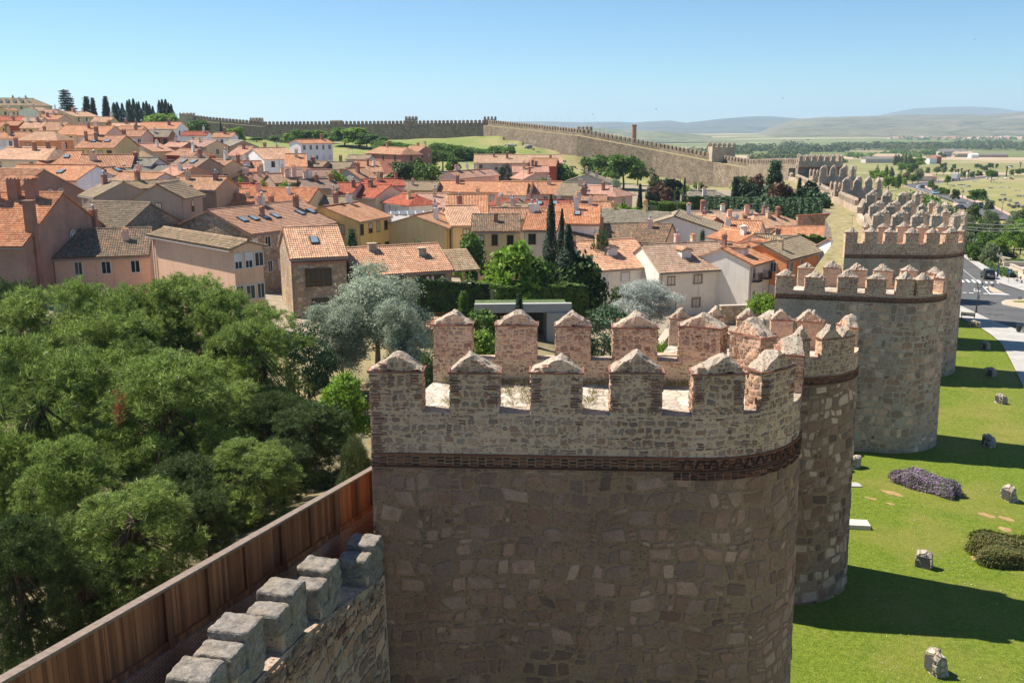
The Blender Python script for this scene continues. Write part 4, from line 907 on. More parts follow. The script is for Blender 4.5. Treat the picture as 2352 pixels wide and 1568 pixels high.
for a, b in zip(FT, FT[1:]):
    t_ = b-a; hz = np.array([t_[0], t_[1], 0]); hz /= np.linalg.norm(hz); nn_ = np.array([hz[1], -hz[0], 0])
    V = [q+nn_*s_+np.array([0, 0, z]) for q in (a, b) for s_, z in ((.002, -H-.02), (.09, -H-.02), (.09, -H+.13), (.002, -H+.13))]
    mbr.add(V, [(0, 1, 2, 3), (7, 6, 5, 4), (0, 4, 5, 1), (1, 5, 6, 2), (2, 6, 7, 3), (3, 7, 4, 0)])
fin(mbr, 'bottom_rail', M['plank'])
for u in (376, 468, 560, 643, 706, 766, 815, 850):
    fr = np.interp(u, [376, 560, 643, 766, 850], [2, 3, 4, 5, 6]); i = min(int(fr), 6); p = FT[i]+(FT[i+1]-FT[i])*(fr-i)
    mbr = MB(); mbr.box(p+np.array([.09, -.05, -H/2-.32]), (.11, .11, H+.6), 0, .3); fin(mbr, 'post', M['plank'])
for a, b, h0, h1, nm in ((0, 0, 0, 0, 0),):
    mb = MB(); X = np.array([[q+np.array([dx, dy, z]) for q in FT] for dx, dy, z in ((-.12, .05, -H-.02), (.16, -.06, -H-.02), (.16, -.06, -3.4))]); mb.grid(X, 0, True)
    mb.grid(np.array([[q+np.array([-.12, .05, -H-.02]) for q in FT], [q+np.array([-.12, .05, -9.]) for q in FT]]))
    mb.v = [v for v in mb.v]; r2 = mb.build('brick_ledge', M['walkbrick']); tag(r2, 'low brick wall under the wooden screen along the wall walk', 'wall')
# walk between the screen and the parapet
X = []
for q in FT: X.append([q+np.array([-.4, .1, -H-1.5]), q+np.array([.5, -.2, -H-1.5]), q+np.array([1.1, -.4, -H-1.6])])
mb = MB(); mb.grid(np.array(X), 0, True); o = mb.build('path', M['walkbrick']); tag(o, kind='structure')
# ---------------------------------------------------------------- ground, one sheet to the horizon
def axis(a, b, st, lo, hi, g=1.13):
    c = list(np.arange(a, b+.1, st)); x, s = a, st
    while x > lo: s *= g; x -= s; c.insert(0, x)
    x, s = b, st
    while x < hi: s *= g; x += s; c.append(x)
    return np.array(c)
gx, gy = axis(-90, 130, 2.2, -12000, 14000, 1.16), axis(-4, 270, 2.2, -60, 16000, 1.075)
GX, GY = np.meshgrid(gx, gy, indexing='ij'); ins = inside(GX, GY); GZ = np.where(ins, z_in(GX, GY), z_out(GX, GY))
near_out = (~ins) & (GY < 330) & (GX < 260) & (GX > -40); GZ[near_out] -= .35
und = (GY > 600); GZ += np.where(und, 6*np.sin(GX/420+GY/900)*np.clip((GY-600)/1500, 0, 1), 0)
dist_far = np.zeros(GX.shape)
V = np.stack([GX, GY, GZ], -1).reshape(-1, 3); na, nb = GX.shape
ii, jj = np.meshgrid(np.arange(na-1), np.arange(nb-1), indexing='ij'); q = (ii*nb+jj).ravel()
Fq = np.stack([q, q+nb, q+nb+1, q+1], 1)
moundc = np.exp(-(((GX-5)/75)**2+((GY-400)/60)**2))
col = np.zeros((na, nb, 3)); town = ins & (GY < 330)
col[:] = (.17, .19, .065); col[town] = (.30, .25, .19); g2 = ins & (GY < 78) & (GX < 8); col[g2] = (.17, .15, .09)
gm = ins & (GY >= 300); col[gm] = (.20, .24, .07)
rk = ins & (GX > 15) & (GY > 290); col[rk] = (.26, .25, .10)
o_near = (~ins) & (GY < 700); col[o_near] = (.23, .23, .09)
t = NT('ground', .97, .1); at_ = t.n('Attribute', None, 0, attribute_name='col')
n1 = t.noise(.05, 6, .65); n2 = t.noise(1.1, 5, .7); n3 = t.noise(.6, 5, .65)
c = t.mix(1., at_, t.ramp(n2, [(.3, .75), (.7, 1.25)]), 'MULTIPLY')
c = t.mix(t.ramp(n1, [(.46, 0.), (.62, .6)]), c, (.36, .28, .14)); c = t.mix(t.ramp(n3, [(.58, 0.), (.72, .5)]), c, (.12, .16, .05))
# fields far out
sp = t.n('SeparateXYZ', {0: t.co()}, None)
mp = t.mapping(t.co(), (.0011, .0042, .0), (.3, .2, 0), (0, 0, .25))
v = t.n('TexVoronoi', {'Vector': mp, 'Scale': 1., 'Randomness': .8}, 1, distance='CHEBYCHEV'); sv = t.n('SeparateColor', {0: v}, None)
fc = t.ramp(sv.outputs[0], [(0, (.155, .175, .06)), (.2, (.24, .23, .10)), (.36, (.36, .28, .17)), (.52, (.14, .16, .06)), (.66, (.44, .34, .23)), (.8, (.19, .20, .08)), (.92, (.29, .27, .14))], 'CONSTANT')
fc = t.mix(1., fc, t.ramp(t.noise(.02, 6, .7), [(.3, .75), (.7, 1.2)]), 'MULTIPLY')
fac = t.ramp(t.math('DIVIDE', sp.outputs[1], 1000.), [(.46, 0.), (.62, 1.)])
t.base(t.mix(fac, c, fc)); t.bump(n2, .06)
gr = mesh_np('ground', V, Fq, t.m, col=col.reshape(-1, 3), smooth=True); tag(gr, kind='structure')
# ---------------------------------------------------------------- house builder
TW, TH = .22, .40
def slope_mesh(parts, A, ux, dv, L0, L1, S, geo, sgn=1.):
    """A: middle of the upper edge; half widths L0 (top) and L1 (bottom); uv in metres"""
    nrm_ = np.cross(ux, dv); nrm_ = nrm_ if nrm_[2] > 0 else -nrm_; Lm = max(L0, L1)
    if geo:
        nu = int(2*Lm/TW); us = np.concatenate([(k+np.array([0, .2, .5, .8]))*TW for k in range(nu)]+[[nu*TW]])-nu*TW/2
        nv = int(S/TH)+1; vs = []; hs = []
        for k in range(nv):
            a, b = k*S/nv, (k+1)*S/nv; vs += [a+.001, b]; hs += [0., .045]
        vs, hs = np.array(vs), np.array(hs)
    else: us = np.linspace(-Lm, Lm, 9); vs = np.linspace(0, S, 3); hs = vs*0
    U, V_ = np.meshgrid(us, vs, indexing='ij'); lim = L0+(L1-L0)*V_/S
    Uc = np.clip(U, -lim, lim)
    hh = (np.abs(np.sin(math.pi*(U/TW+ .0)))*.06+hs[None]*np.ones_like(U)) if geo else 0*U
    if geo: r = np.random.default_rng(int(abs(A[0]*10))+3); hh += r.normal(0, .006, hh.shape); sag = -.05*np.cos(U/max(L1, 1)*1.3)*np.sin(V_/S*3.14); hh += sag
    X = A+Uc[..., None]*ux+V_[..., None]*dv+hh[..., None]*nrm_
    n, m = U.shape; i, j = np.meshgrid(np.arange(n-1), np.arange(m-1), indexing='ij'); q = (i*m+j).ravel()
    Fq = np.stack([q, q+m, q+m+1, q+1], 1)
    if np.dot(np.cross(ux, dv), (0, 0, 1)) < 0: Fq = Fq[:, ::-1]
    parts.append((X.reshape(-1, 3), Fq, np.stack([U*(.27/TW), V_*(.42/TH)], -1).reshape(-1, 2)))
    # underside
    B = [A-nrm_*.13+ux*(s*l)+dv*v_ for s, l, v_ in ((-1, L0, 0), (1, L0, 0), (1, L1, S), (-1, L1, S))]+[A+ux*(s*l)+dv*v_ for s, l, v_ in ((-1, L0, 0), (1, L0, 0), (1, L1, S), (-1, L1, S))]
    parts.append((np.array(B), np.array([(0, 1, 2, 3), (2, 3, 7, 6), (1, 2, 6, 5), (3, 0, 4, 7)]), np.zeros((8, 2))))
WALLM = {}
def wallmat(k):
    if k == 'brick': return brickwall('red_brick_wall', (.40, .15, .09), (.33, .11, .07), (.42, .32, .26))
    if k == 'brickw': return brickwall('pale_brick_wall', (.44, .23, .16), (.36, .17, .12), (.50, .40, .33))
    if k == 'stone': return rubble('barn_rubble', [(.27, .24, .20), (.33, .29, .23), (.22, .20, .17)], (.30, .25, .19), .4, .6)
    if k == 'stonehouse': return rubble('ochre_rubble', [(.50, .37, .23), (.56, .44, .30), (.42, .32, .23), (.52, .34, .20), (.46, .40, .33)], (.40, .30, .20), .5, .75, .04, .03)
    return stucco(COLS[k])
def window(parent, x, y, z, nx, ny, w_=.85, h_=1.15, frame='wood', blind=None, near=True, bars=1, surround=None):
    """centre (x,y,z) on the wall, outward normal (nx,ny)"""
    tx, ty = -ny, nx; rz = math.atan2(ty, tx); mb = MB()
    def bx(a, b, z0, z1, o0, o1, m=0):
        cx = x+tx*(a+b)/2+nx*(o0+o1)/2; cy = y+ty*(a+b)/2+ny*(o0+o1)/2; mb.box((cx, cy, (z0+z1)/2), (b-a, o1-o0, z1-z0), m, rz)
    f = .07; hw, hh = w_/2, h_/2
    bx(-hw, -hw+f, z-hh, z+hh, -.04, .05); bx(hw-f, hw, z-hh, z+hh, -.04, .05); bx(-hw+f, hw-f, z+hh-f, z+hh, -.04, .048); bx(-hw-.06, hw+.06, z-hh-.06, z-hh+.01, -.04, .09)
    for b in range(bars): c_ = -hw+(b+1)*w_/(bars+1); bx(c_-.025, c_+.025, z-hh, z+hh-f, -.03, .03)
    fm = M['wood'] if frame == 'wood' else M['whitef']; mats = [fm]
    if surround:
        s_ = .16; bx(-hw-s_, -hw-.001, z-hh-.06, z+hh+s_, -.02, .03, 1); bx(hw+.001, hw+s_, z-hh-.06, z+hh+s_, -.02, .03, 1); bx(-hw, hw, z+hh+.001, z+hh+s_, -.02, .03, 1); mats.append(M[surround])
    W_ = mb.build('window', mats, parent); mb = MB(); gm = M['glass']
    if blind:
        k = .99 if blind == 'full' else .55; bx(-hw+f, hw-f, z+hh-h_*k, z+hh-f, -.02, .02, 1)
    bx(-hw+f*.9, hw-f*.9, z-hh+.011, z+hh-f*1.1, -.03, .008, 0)
    mb.build('pane', [gm, M['blindw'] if frame == 'white' else M['blind']] if blind else gm, W_)
    return W_
def chimney(roof, x, y, z, sz=(.6, .5), h=1.2, mat=None, cap='tile', base=1.):
    mb = MB(); m = mat or stucco(COLS['tan']); mb.box((x, y, z+h/2-base/2), (sz[0], sz[1], h+base), 0, 0, .96)
    mb.box((x, y, z+h+.03), (sz[0]+.12, sz[1]+.12, .07), 0)
    if cap == 'tile':
        for a in (-1, 1):
            for b in (-1, 1): mb.box((x+a*sz[0]*.36, y+b*sz[1]*.34, z+h+.16), (.09, .09, .2), 0)
        q = [(x-sz[0]*.6, y-sz[1]*.6), (x+sz[0]*.6, y-sz[1]*.6), (x+sz[0]*.6, y+sz[1]*.6), (x-sz[0]*.6, y+sz[1]*.6)]
        mb.add([(a, b, z+h+.26) for a, b in q]+[(x, y, z+h+.46)], [(3, 2, 1, 0), (0, 1, 4), (1, 2, 4), (2, 3, 4), (3, 0, 4)], 1)
    elif cap == 'pot': mb.tube([(x, y, z+h+.05), (x, y, z+h+.5)], [.13, .11], 7, 1); mb.tube([(x, y, z+h+.5), (x, y, z+h+.6)], [.2, .04], 7, 1)
    elif cap == 'round':
        mb.tube([(x, y, z+h+.2), (x, y, z+h+.27), (x, y, z+h+.4)], [.48, .46, .1], 12, 0)
        for k in range(8): mb.tube([(x+.36*math.cos(k*.785), y+.36*math.sin(k*.785), z+h), (x+.36*math.cos(k*.785), y+.36*math.sin(k*.785), z+h+.22)], .04, 4, 0)
    return mb.build('chimney', [m, M['roofred'] if cap == 'tile' else M['zinc']], roof)
M['roofred'] = plain('clay', (.42, .17, .09), .9, var=.3); M['chwhite'] = stucco((.70, .66, .60)); M['chbrick'] = brickwall('chimney_brick', (.42, .17, .10), (.34, .12, .08), (.45, .36, .30))
M['chyel'] = stucco((.58, .44, .20))
GH = 'houses of the old town'
def house(h, i):
    rg = random.Random(i*7+3); ux, py = h['ux'], h['py']
    if ux[0]*py[1]-ux[1]*py[0] < 0: ux = -ux
    yaw = math.atan2(ux[1], ux[0]); cx, cy, zr = h['o']
    L, W, rise = h['L'], h['W'], h['rise']; ze = zr-rise
    zg = float(z_in(cx, cy)); zb = min(zg-.6, ze-h['H']+.2); zb = max(zb, ze-h['H']-6)
    T = empty(h['name'], (cx, cy, zb), yaw, h['label'], 'building' if 'building' in h['name'] else 'house', GH)
    zr -= zb; ze -= zb; zb_ = zb; hip = h['hip']; wm = wallmat(h['wall']); geo = h.get('geo', 0) and h['d'] < 152
    HL = L/2+hip*W/2                                     # half length at the eaves
    # walls
    mb = MB(); y = W/2; zt = ze-.02
    if hip: mb.box((0, 0, (zt-1.5)/2), (2*HL-.5, W-.3, zt+1.5))
    else:
        V = []
        for x in (-L/2, L/2): V += [(x, -y+.12, -1.5), (x, y-.12, -1.5), (x, y-.12, zt), (x, 0, zr-.1), (x, -y+.12, zt)]
        mb.add(V, [(0, 1, 2, 3, 4)[::-1], (5, 6, 7, 8, 9), (1, 6, 7, 2), (5, 0, 4, 9)])
    mb.build('wall', wm, T)
    # roof
    parts = []; S = math.hypot(W/2, rise); ov = .38; t_ = rise/(W/2)
    for sg in (1, -1):
        dv = np.array([0, sg*W/2, -rise])/S; slope_mesh(parts, np.array([0, 0, zr+.03]), np.array([1., 0, 0]), dv, L/2+(.18 if not hip else .02), HL+.18 if not hip else HL+ov*.9*hip, S+ov, geo and (sg > 0 or h['d'] < 100))
    if hip:
        for sx in (1, -1):
            hx = hip*W/2; Sh = math.hypot(hx, rise); dv = np.array([sx*hx, 0, -rise])/Sh
            slope_mesh(parts, np.array([sx*L/2, 0, zr+.025]), np.array([0, 1., 0]), dv, .02, W/2+ov, Sh*(1+ov/(W/2)), geo)
    # ridge tiles
    nr = max(2, int(L/.45)); 
    for k in range(nr if geo else 1):
        n_ = nr if geo else 1; x0, x1 = -L/2-.1+k*(L+.2)/n_, -L/2-.1+(k+1)*(L+.2)/n_; X = []
        for x, r in ((x0, .13), (x1+.03, .155)):
            X.append([(x, r*math.cos(a), zr+.05+r*math.sin(a)) for a in np.linspace(0, math.pi, 6)])
        X = np.array(X).reshape(-1, 3); parts.append((X, np.array([(j, j+6, j+7, j+1) for j in range(5)]), np.stack([X[:, 0]*0+k*.3, X[:, 1]*0+i], 1)))
    off = 0; VV = []; FF = []; UU = []
    for a, b, c in parts: VV.append(a); FF.append(b+off); UU.append(c+i*3.7); off += len(a)
    kind = h['roof']; RF = mesh_np('roof', np.concatenate(VV), np.concatenate(FF), tiles(kind, bool(geo)), T, uv=np.concatenate(UU))
    def rz(y_): return zr-abs(y_)*t_
    # windows
    toward = -np.array([cx, cy]); gs = 1 if toward.dot(ux) > 0 else -1; near = h['d'] < 210
    fr = 'wood' if rg.random() < .65 else 'white'
    if h['wall'] in ('white', 'offwhite') and rg.random() < .4: fr = 'white'
    for side, n in ((0, h['win'][0]), (1, h['win'][1])):
        for k in range(n):
            for s_ in range(h['st'] if not h.get('one') else 1):
                zc = ze-1.15-2.75*s_
                if zc < (zg-zb_)+.9 and s_: continue
                if rg.random() < .1 and n > 2: continue
                w_, hh = rg.choice(((.8, 1.15), (.9, 1.2), (.75, 1.3))); bl = rg.choice((None, None, 'half', 'full')) if not h.get('shut') else 'full'
                if h.get('shut'): w_, hh = 1.0, 1.0
                su = 'stonepale' if h.get('shut') and k % 2 else None
                if side == 0:
                    ln = 2*HL-.3 if hip else L; x = -ln/2+(k+.5)*ln/n+rg.uniform(-.15, .15)
                    yy = W/2-.12 if not hip else W/2-.15
                    window(T, x, yy, zc, 0, 1, w_, hh, fr, bl, near, surround=su)
                else:
                    y_ = -W/2+(k+.5)*W/n; 
                    window(T, gs*(L/2 if not hip else HL-.25), y_, zc, gs, 0, w_, hh, fr, bl, near)
    # things on the roof
    st_ = ['tan', 'pink', 'offwhite', 'brick', 'brick']
    for k in range(h['ch']):
        x = rg.uniform(-L*.42, L*.42); y_ = rg.choice((.0, .25, .45, -.15))*W/2; c = rg.choice(st_)
        m = M['chbrick'] if c == 'brick' else stucco(COLS[c])
        if 'yellow chimneys' in h['label']: m = M['chyel']
        if 'white chimney' in h['label']: m = M['chwhite']; 
        chimney(RF, x, y_, rz(y_), (rg.uniform(.45, .75), rg.uniform(.4, .6)), rg.uniform(.8, 1.5), m, 'round' if 'round white' in h['label'] else rg.choice(('tile', 'tile', 'pot')))
    for k in range(h['sky']):
        x = -L*.36+(k+.5)*L*.72/h['sky']; y_ = W*.25; mb = MB(); z = rz(y_)+.1; dy, dz = math.cos(math.atan(t_)), -math.sin(math.atan(t_))
        def q(a, b, c): return (x+a, y_+b*dy-c*dz, z+b*dz+c*dy)
        for aa, bb, cc, mm in ((.42, .62, .1, 0), (.33, .53, .115, 1)):
            mb.add([q(sa*aa, sb*bb, c0) for c0 in (-.05, cc) for sa, sb in ((-1, -1), (1, -1), (1, 1), (-1, 1))], [(4, 5, 6, 7), (0, 1, 5, 4), (1, 2, 6, 5), (2, 3, 7, 6), (3, 0, 4, 7)], mm)
        mb.build('skylight', [M['dark'], M['glassblue']], RF)
    for k in range(h.get('dormer', 0)):
        x = -L*.32+(k+.5)*L*.64/h['dormer'] if h['d'] > 200 else (L*.05 if h['dormer'] == 1 else (k-.5)*L*.6); y_ = W*.27; z = rz(y_); dw = .62; mb = MB(); zt = z+.85
        mb.box((x, y_-1.0, z+.1), (2*dw, 2.2, 1.5), 0)
        mb.add([(x-dw, y_+.1, zt), (x+dw, y_+.1, zt), (x, y_+.1, zt+.3)], [(0, 1, 2)], 0)
        DR = mb.build('dormer', wallmat('offwhite'), RF)
        ps = []
        for sg in (1, -1):
            dv = np.array([sg*dw, 0, -.3]); S_ = np.linalg.norm(dv); dv /= S_; slope_mesh(ps, np.array([x, y_-.9, zt+.34]), np.array([0, 1., 0]), dv, 1.25, 1.25, S_+.15, geo)
        off = 0; VV = []; FF = []; UU = []
        for a, b, c in ps: VV.append(a); FF.append(b+off); UU.append(c); off += len(a)
        mesh_np('dormer_roof', np.concatenate(VV), np.concatenate(FF), tiles(kind, bool(geo)), DR, uv=np.concatenate(UU))
        mb = MB(); mb.box((x, y_+.12, z+.42), (.85, .06, .95), 0); mb.box((x, y_+.155, z+.42), (.68, .02, .78), 1); mb.build('dormer_window', [M['whitef'], M['blindw']], DR)
    if rg.random() < .4 and h['d'] < 250 and not h['name'].startswith('brick'):
        x = rg.uniform(-.4, .4)*L; mb = MB(); z0 = zr-.1; hm = rg.uniform(1.8, 3.2); mb.tube([(x, 0, z0), (x, 0, z0+hm)], .025, 4)
        for k in range(4): mb.tube([(x-.35+k*.05, -.3+k*.2, z0+hm-.1), (x+.35-k*.05, -.3+k*.2, z0+hm-.1)], .015, 3)
        mb.tube([(x, -.4, z0+hm-.1), (x, .5, z0+hm-.1)], .015, 3); mb.build('aerial', M['zinc'], RF)
    if 'satellite' in h['label'] or 'dish' in h['label']:
        mb = MB(); n = 12; c = np.array([L*.2, W*.1, zr+.6]); V = [c+(0, .12, 0)]+[c+np.array([.42*math.cos(a), -.02, .42*math.sin(a)]) for a in np.linspace(0, 2*math.pi, n, False)]
        mb.add(V, [(0, k+1, (k+1) % n+1) for k in range(n)]+[(0, (k+1) % n+1, k+1) for k in range(n)]); mb.tube([c, c-(0, 0, .9)], .03, 4); mb.build('satellite_dish', M['whitef'], RF)
    for k in range(h.get('roundw', 0)):
        n = h['roundw']; yy = (0 if n == 1 else (.9*(k*2-1)-1.5))+(-1.2 if n == 1 else 0); zz = ze+(-.3 if n == 1 else -.0); mb = MB(); xo = gs*(L/2)
        for r0, r1, o, m in ((.62, .82, .06, 2), (.5, .62, .04, 1)):
            a = np.linspace(0, 2*math.pi, 25); X = np.array([[(xo+gs*oo, yy+r*math.cos(t__), zz+r*math.sin(t__)) for t__ in a] for r, oo in ((r0, 0), (r0, o), (r1, o), (r1, 0))]); mb.grid(X, m, gs < 0)
        mb.add([(xo+gs*.012, yy+.55*math.cos(t__), zz+.55*math.sin(t__)) for t__ in a[:-1]], [tuple(range(24))[::gs]], 0)
        for q0, q1 in (((-.4, 0), (.4, 0)), ((0, -.4), (0, .4)), ((-.28, -.28), (.28, .28)), ((-.28, .28), (.28, -.28)), ((-.5, -.2), (.5, -.2)), ((-.5, .2), (.5, .2)), ((-.2, -.5), (-.2, .5)), ((.2, -.5), (.2, .5))):
            mb.tube([(xo+gs*.03, yy+q0[0], zz+q0[1]), (xo+gs*.03, yy+q1[0], zz+q1[1])], .035, 4, 1)
        mb.build('round_window', [M['glass'], M['whitef'], wm], T)
    if h.get('balc'):
        for k in range(4):
            x = -L/2+(k+.5)*L/4; z = ze-2.1; mb = MB(); mb.box((x, W/2+.3, z-.03), (1.25, .8, .08))
            for j in range(13):
                a = -.58+j*1.16/12; mb.box((x+a, W/2+.66, z+.45), (.025, .025, .9))
            mb.box((x, W/2+.66, z+.92), (1.22, .04, .04))
            for s_ in (-1, 1):
                for j in range(5): mb.box((x+s_*.59, W/2+.1+j*.12, z+.45), (.025, .025, .9))
                mb.box((x+s_*.59, W/2+.36, z+.92), (.04, .6, .04))
            mb.build('balcony', M['dark'], T)
    # gutter along the front eave
    if h['d'] < 160:
        mb = MB(); mb.tube([(-L/2-.15, W/2+ov*.85, ze-.30), (L/2+.15, W/2+ov*.85, ze-.30)], .06, 5); mb.tube([(L/2*.93, W/2-.02, ze-.35), (L/2*.93, W/2-.02, max(ze-6, 0))], .045, 5); mb.build('gutter', M['zinc'], T)
    h['T'] = T; h['RF'] = RF; h['zr'] = zr; h['ze'] = ze; h['zb'] = zb_; h['t'] = t_; h['gs'] = gs
for i, h in enumerate(HS): house(h, i)
# ---------------------------------------------------------------- particular features of single houses (local frame: x along ridge, +y front)
def grp(h): return h['T'], h['RF'], h['L'], h['W'], h['zr'], h['ze']
def bigwindow(T, x, yy, z, w_, h_, n, curtains=False, split=True):
    mb = MB(); f = .09
    for a, b, c, d in ((-w_/2, -w_/2+f, -h_/2, h_/2), (w_/2-f, w_/2, -h_/2, h_/2), (-w_/2+f, w_/2-f, h_/2-f, h_/2), (-w_/2+f, w_/2-f, -h_/2, -h_/2+f)): mb.box((x+(a+b)/2, yy+.02, z+(c+d)/2), (b-a, .12, d-c))
    for k in range(1, n): mb.box((x-w_/2+k*w_/n, yy+.02, z), (.06, .09, h_-2*f))
    if split: mb.box((x, yy+.015, z-h_*.22), (w_-2*f, .07, .06))
    Wn = mb.build('window', M['wood'], T); mb = MB()
    mb.box((x, yy+.0, z), (w_-f, .03, h_-f), 0)
    if curtains:
        for k in (0, 2, 3, 5): mb.box((x-w_/2+(k+.5)*w_/6, yy+.018, z), (w_/12, .012, h_-2*f), 1)
    mb.build('pane', [M['glass'], M['whitef']], Wn)
T_, RF, L, W, zr, ze = grp(HST)
bigwindow(T_, .1, W/2-.1, ze-2.1, 2.5, 1.75, 5); bigwindow(T_, -.0, W/2-.1, ze-4.5, 1.7, .75, 4, split=False)
mb = MB()
for k in range(4): mb.box((0, W/2-.1+.04*(k+1), ze-.75+k*.11), (L+.02, .1+.06*k, .1))
mb.build('brick_frieze', M['bk'], T_)
T_, RF, L, W, zr, ze = grp(HX)
s_ = 1 if (HX['ux'][0]*HX['py'][1]-HX['ux'][1]*HX['py'][0]) > 0 else -1
s_ = -s_ if (HX['ux'][0] < 0) else s_
rx = -1 if s_ < 0 else 1          # local x that points to the right of the picture
bigwindow(T_, rx*L*.27, W/2-.1, ze-1.15, 3.2, 1.15, 6, True); bigwindow(T_, -rx*L*.03, W/2-.1, ze-1.3, .9, 1.7, 2)
for fx, fy in ((-.22, 0.06), (.27, .2)): chimney(RF, rx*L*fx, W*fy, zr-abs(W*fy)*HX['t'], (.85, .7), .7, M['rub_up'], 'flat')
mb = MB()                                                     # porch at the right end
pw = 3.6; ex = rx*(L/2)
for a, b in ((ex+rx*.1, 0), ): pass
V = [(ex, -W*.1, zr-.35), (ex, W/2+.2, ze-.1), (ex+rx*pw, W/2-.6, ze-.35), (ex+rx*pw, -W*.1, ze+.15)]
parts = []; slope_mesh(parts, np.array([ex+rx*pw*.5, -W*.05, zr-.75]), np.array([1., 0, 0]), np.array([0, 1, -.42])/math.hypot(1, .42), pw/2, pw/2, W*.5, True)
off = 0; VV = []; FF = []; UU = []
for a, b, c in parts: VV.append(a); FF.append(b+off); UU.append(c+5); off += len(a)
PR = mesh_np('porch_roof', np.concatenate(VV), np.concatenate(FF), tiles('mossy', True), T_, uv=np.concatenate(UU))
for a in (ex+rx*pw*.5, ex+rx*(pw-.1)):
    mb = MB(); mb.box((a, W*.36, ze-1.9), (.14, .14, 3.0)); mb.build('porch_post', stucco(COLS['peach']), PR)
# brick building: clustered chimneys, corbelled flue
T_, RF, L, W, zr, ze = grp(HBR)
gs = HBR['gs']; ex = gs*L/2
for k, (dx, dy) in enumerate(((1.6, .3), (2.8, .1), (4.0, .6))): chimney(RF, ex-gs*dx*1.5, W*.05+dy, zr-.3, (1.0, .85), 1.6, M['chbrick'], 'tile', 1.8)
chimney(RF, ex-gs*.2, W*.37, zr-W*.37*HBR['t']+.3, (.85, .8), 2.4, M['chbrick'], 'flat', 7)
chimney(RF, ex+gs*.1, -W*.36, zr-W*.36*HBR['t'], (.6, .6), .7, M['chbrick'], 'pot', 2)
mb = MB(); mb.tube([(ex-gs*1., W*.3, zr-W*.3*HBR['t']-.3), (ex-gs*1., W*.3, zr-W*.3*HBR['t']+1.4), (ex-gs*1., W*.3, zr-W*.3*HBR['t']+1.6)], [.14, .14, .24], 8); mb.build('flue', M['zinc'], RF)
T_, RF, L, W, zr, ze = grp(HP)
mb = MB(); mb.box((0, W/2-.02, ze-2.6), (1.0, .08, 2.2)); 
d_ = MB(); rx = 1 if HP['ux'][0]*(1 if (HP['ux'][0]*HP['py'][1]-HP['ux'][1]*HP['py'][0]) > 0 else -1) > 0 else -1
d_.box((-rx*L*.40, W/2-.06, ze-1.5), (1.5, .1, 2.4)); d_.build('door', plain('dark_green', (.035, .045, .03), .6), T_)
# white shop wall sign and restaurant board
for h in HS:
    if h.get('sign'):
        T_ = h['T']; mb = MB(); mb.box((h['gs']*0+0, h['W']/2-.02, h['ze']-2.6), (2.2, .12, .42)); S_ = mb.build('sign_board', plain('orange_sign', (.75, .22, .03), .5), T_)
def text(name, body, loc, rot, size, mat, parent=None, ext=.01):
    cu = bpy.data.curves.new(name, 'FONT'); cu.body = body; cu.size = size; cu.extrude = ext; cu.align_x = 'CENTER'; cu.align_y = 'CENTER'; cu.materials.append(mat)
    o = bpy.data.objects.new(name, cu); C.objects.link(o); o.location = loc; o.rotation_euler = rot
    if parent: o.parent = parent
    return o
# ---------------------------------------------------------------- street of houses: low walls and the concrete pavilion by the garden
def lowwall(p, q, h_, label, mat, th=.35, cap=None, name='garden_wall', dz=0):
    p, q = np.array(p, float), np.array(q, float); t = q-p; L = np.linalg.norm(t[:2]); rz = math.atan2(t[1], t[0]); root = empty(name, tuple((p+q)/2-np.array([0, 0, h_])), rz, label, 'wall')
    mb = MB(); mb.box((0, 0, h_/2-.5), (L, th, h_+1)); mb.build('wall', mat, root)
    if cap: mb = MB(); mb.box((0, 0, h_+.05), (L+.1, th+.16, .1)); mb.build('coping', cap, root)
    return root
lowwall(P(1655, 702, 92), P(1805, 700, 93), 4.2, 'tall ochre stone wall with flat coping and dark windows behind the young tree', wallmat('stonehouse'), .5, M['stonepale'])
lowwall(P(1510, 785, 75), P(1562, 732, 88), 3.0, 'stone garden wall with sloping coping seen through the merlons', M['rub_up'], .5, M['stonepale'])
pv = empty('pavilion', P(1200, 706, 80)-np.array([0, 0, 3.2]), R(3), 'modern concrete pavilion with slatted timber panels in the garden', 'pavilion')
mb = MB(); mb.box((0, -.9, 3.35), (8.2, .5, .75)); mb.build('roof_beam', M['conc'], pv); mb = MB(); mb.box((0, 1.6, 3.05), (8.0, 4.6, .2)); mb.build('roof', plain('green_roof', (.10, .14, .05), .95, var=.5), pv)
mb = MB(); mb.box((3.0, 1.2, 1.4), (2.0, 5, 3.1)); mb.box((-3.95, -1.0, 1.4), (.28, .3, 3.1)); mb.box((-3.2, 3.8, .9), (1.2, .4, 4.)); mb.build('wall', M['conc'], pv)
for k in range(3):
    mb = MB(); x = -3.0+k*1.75
    for j in range(9): mb.box((x, .9, 1.5+j*.19), (1.5, .06, .09))
    mb.build('slatted_panel', M['wood'], pv)
mb = MB(); mb.box((0, 4.0, 1.5), (8, .3, 3)); mb.build('back_wall', plain('shaded_timber', (.07, .04, .03), .9), pv)  # back wall coloured dark to stand for the shade under the roof
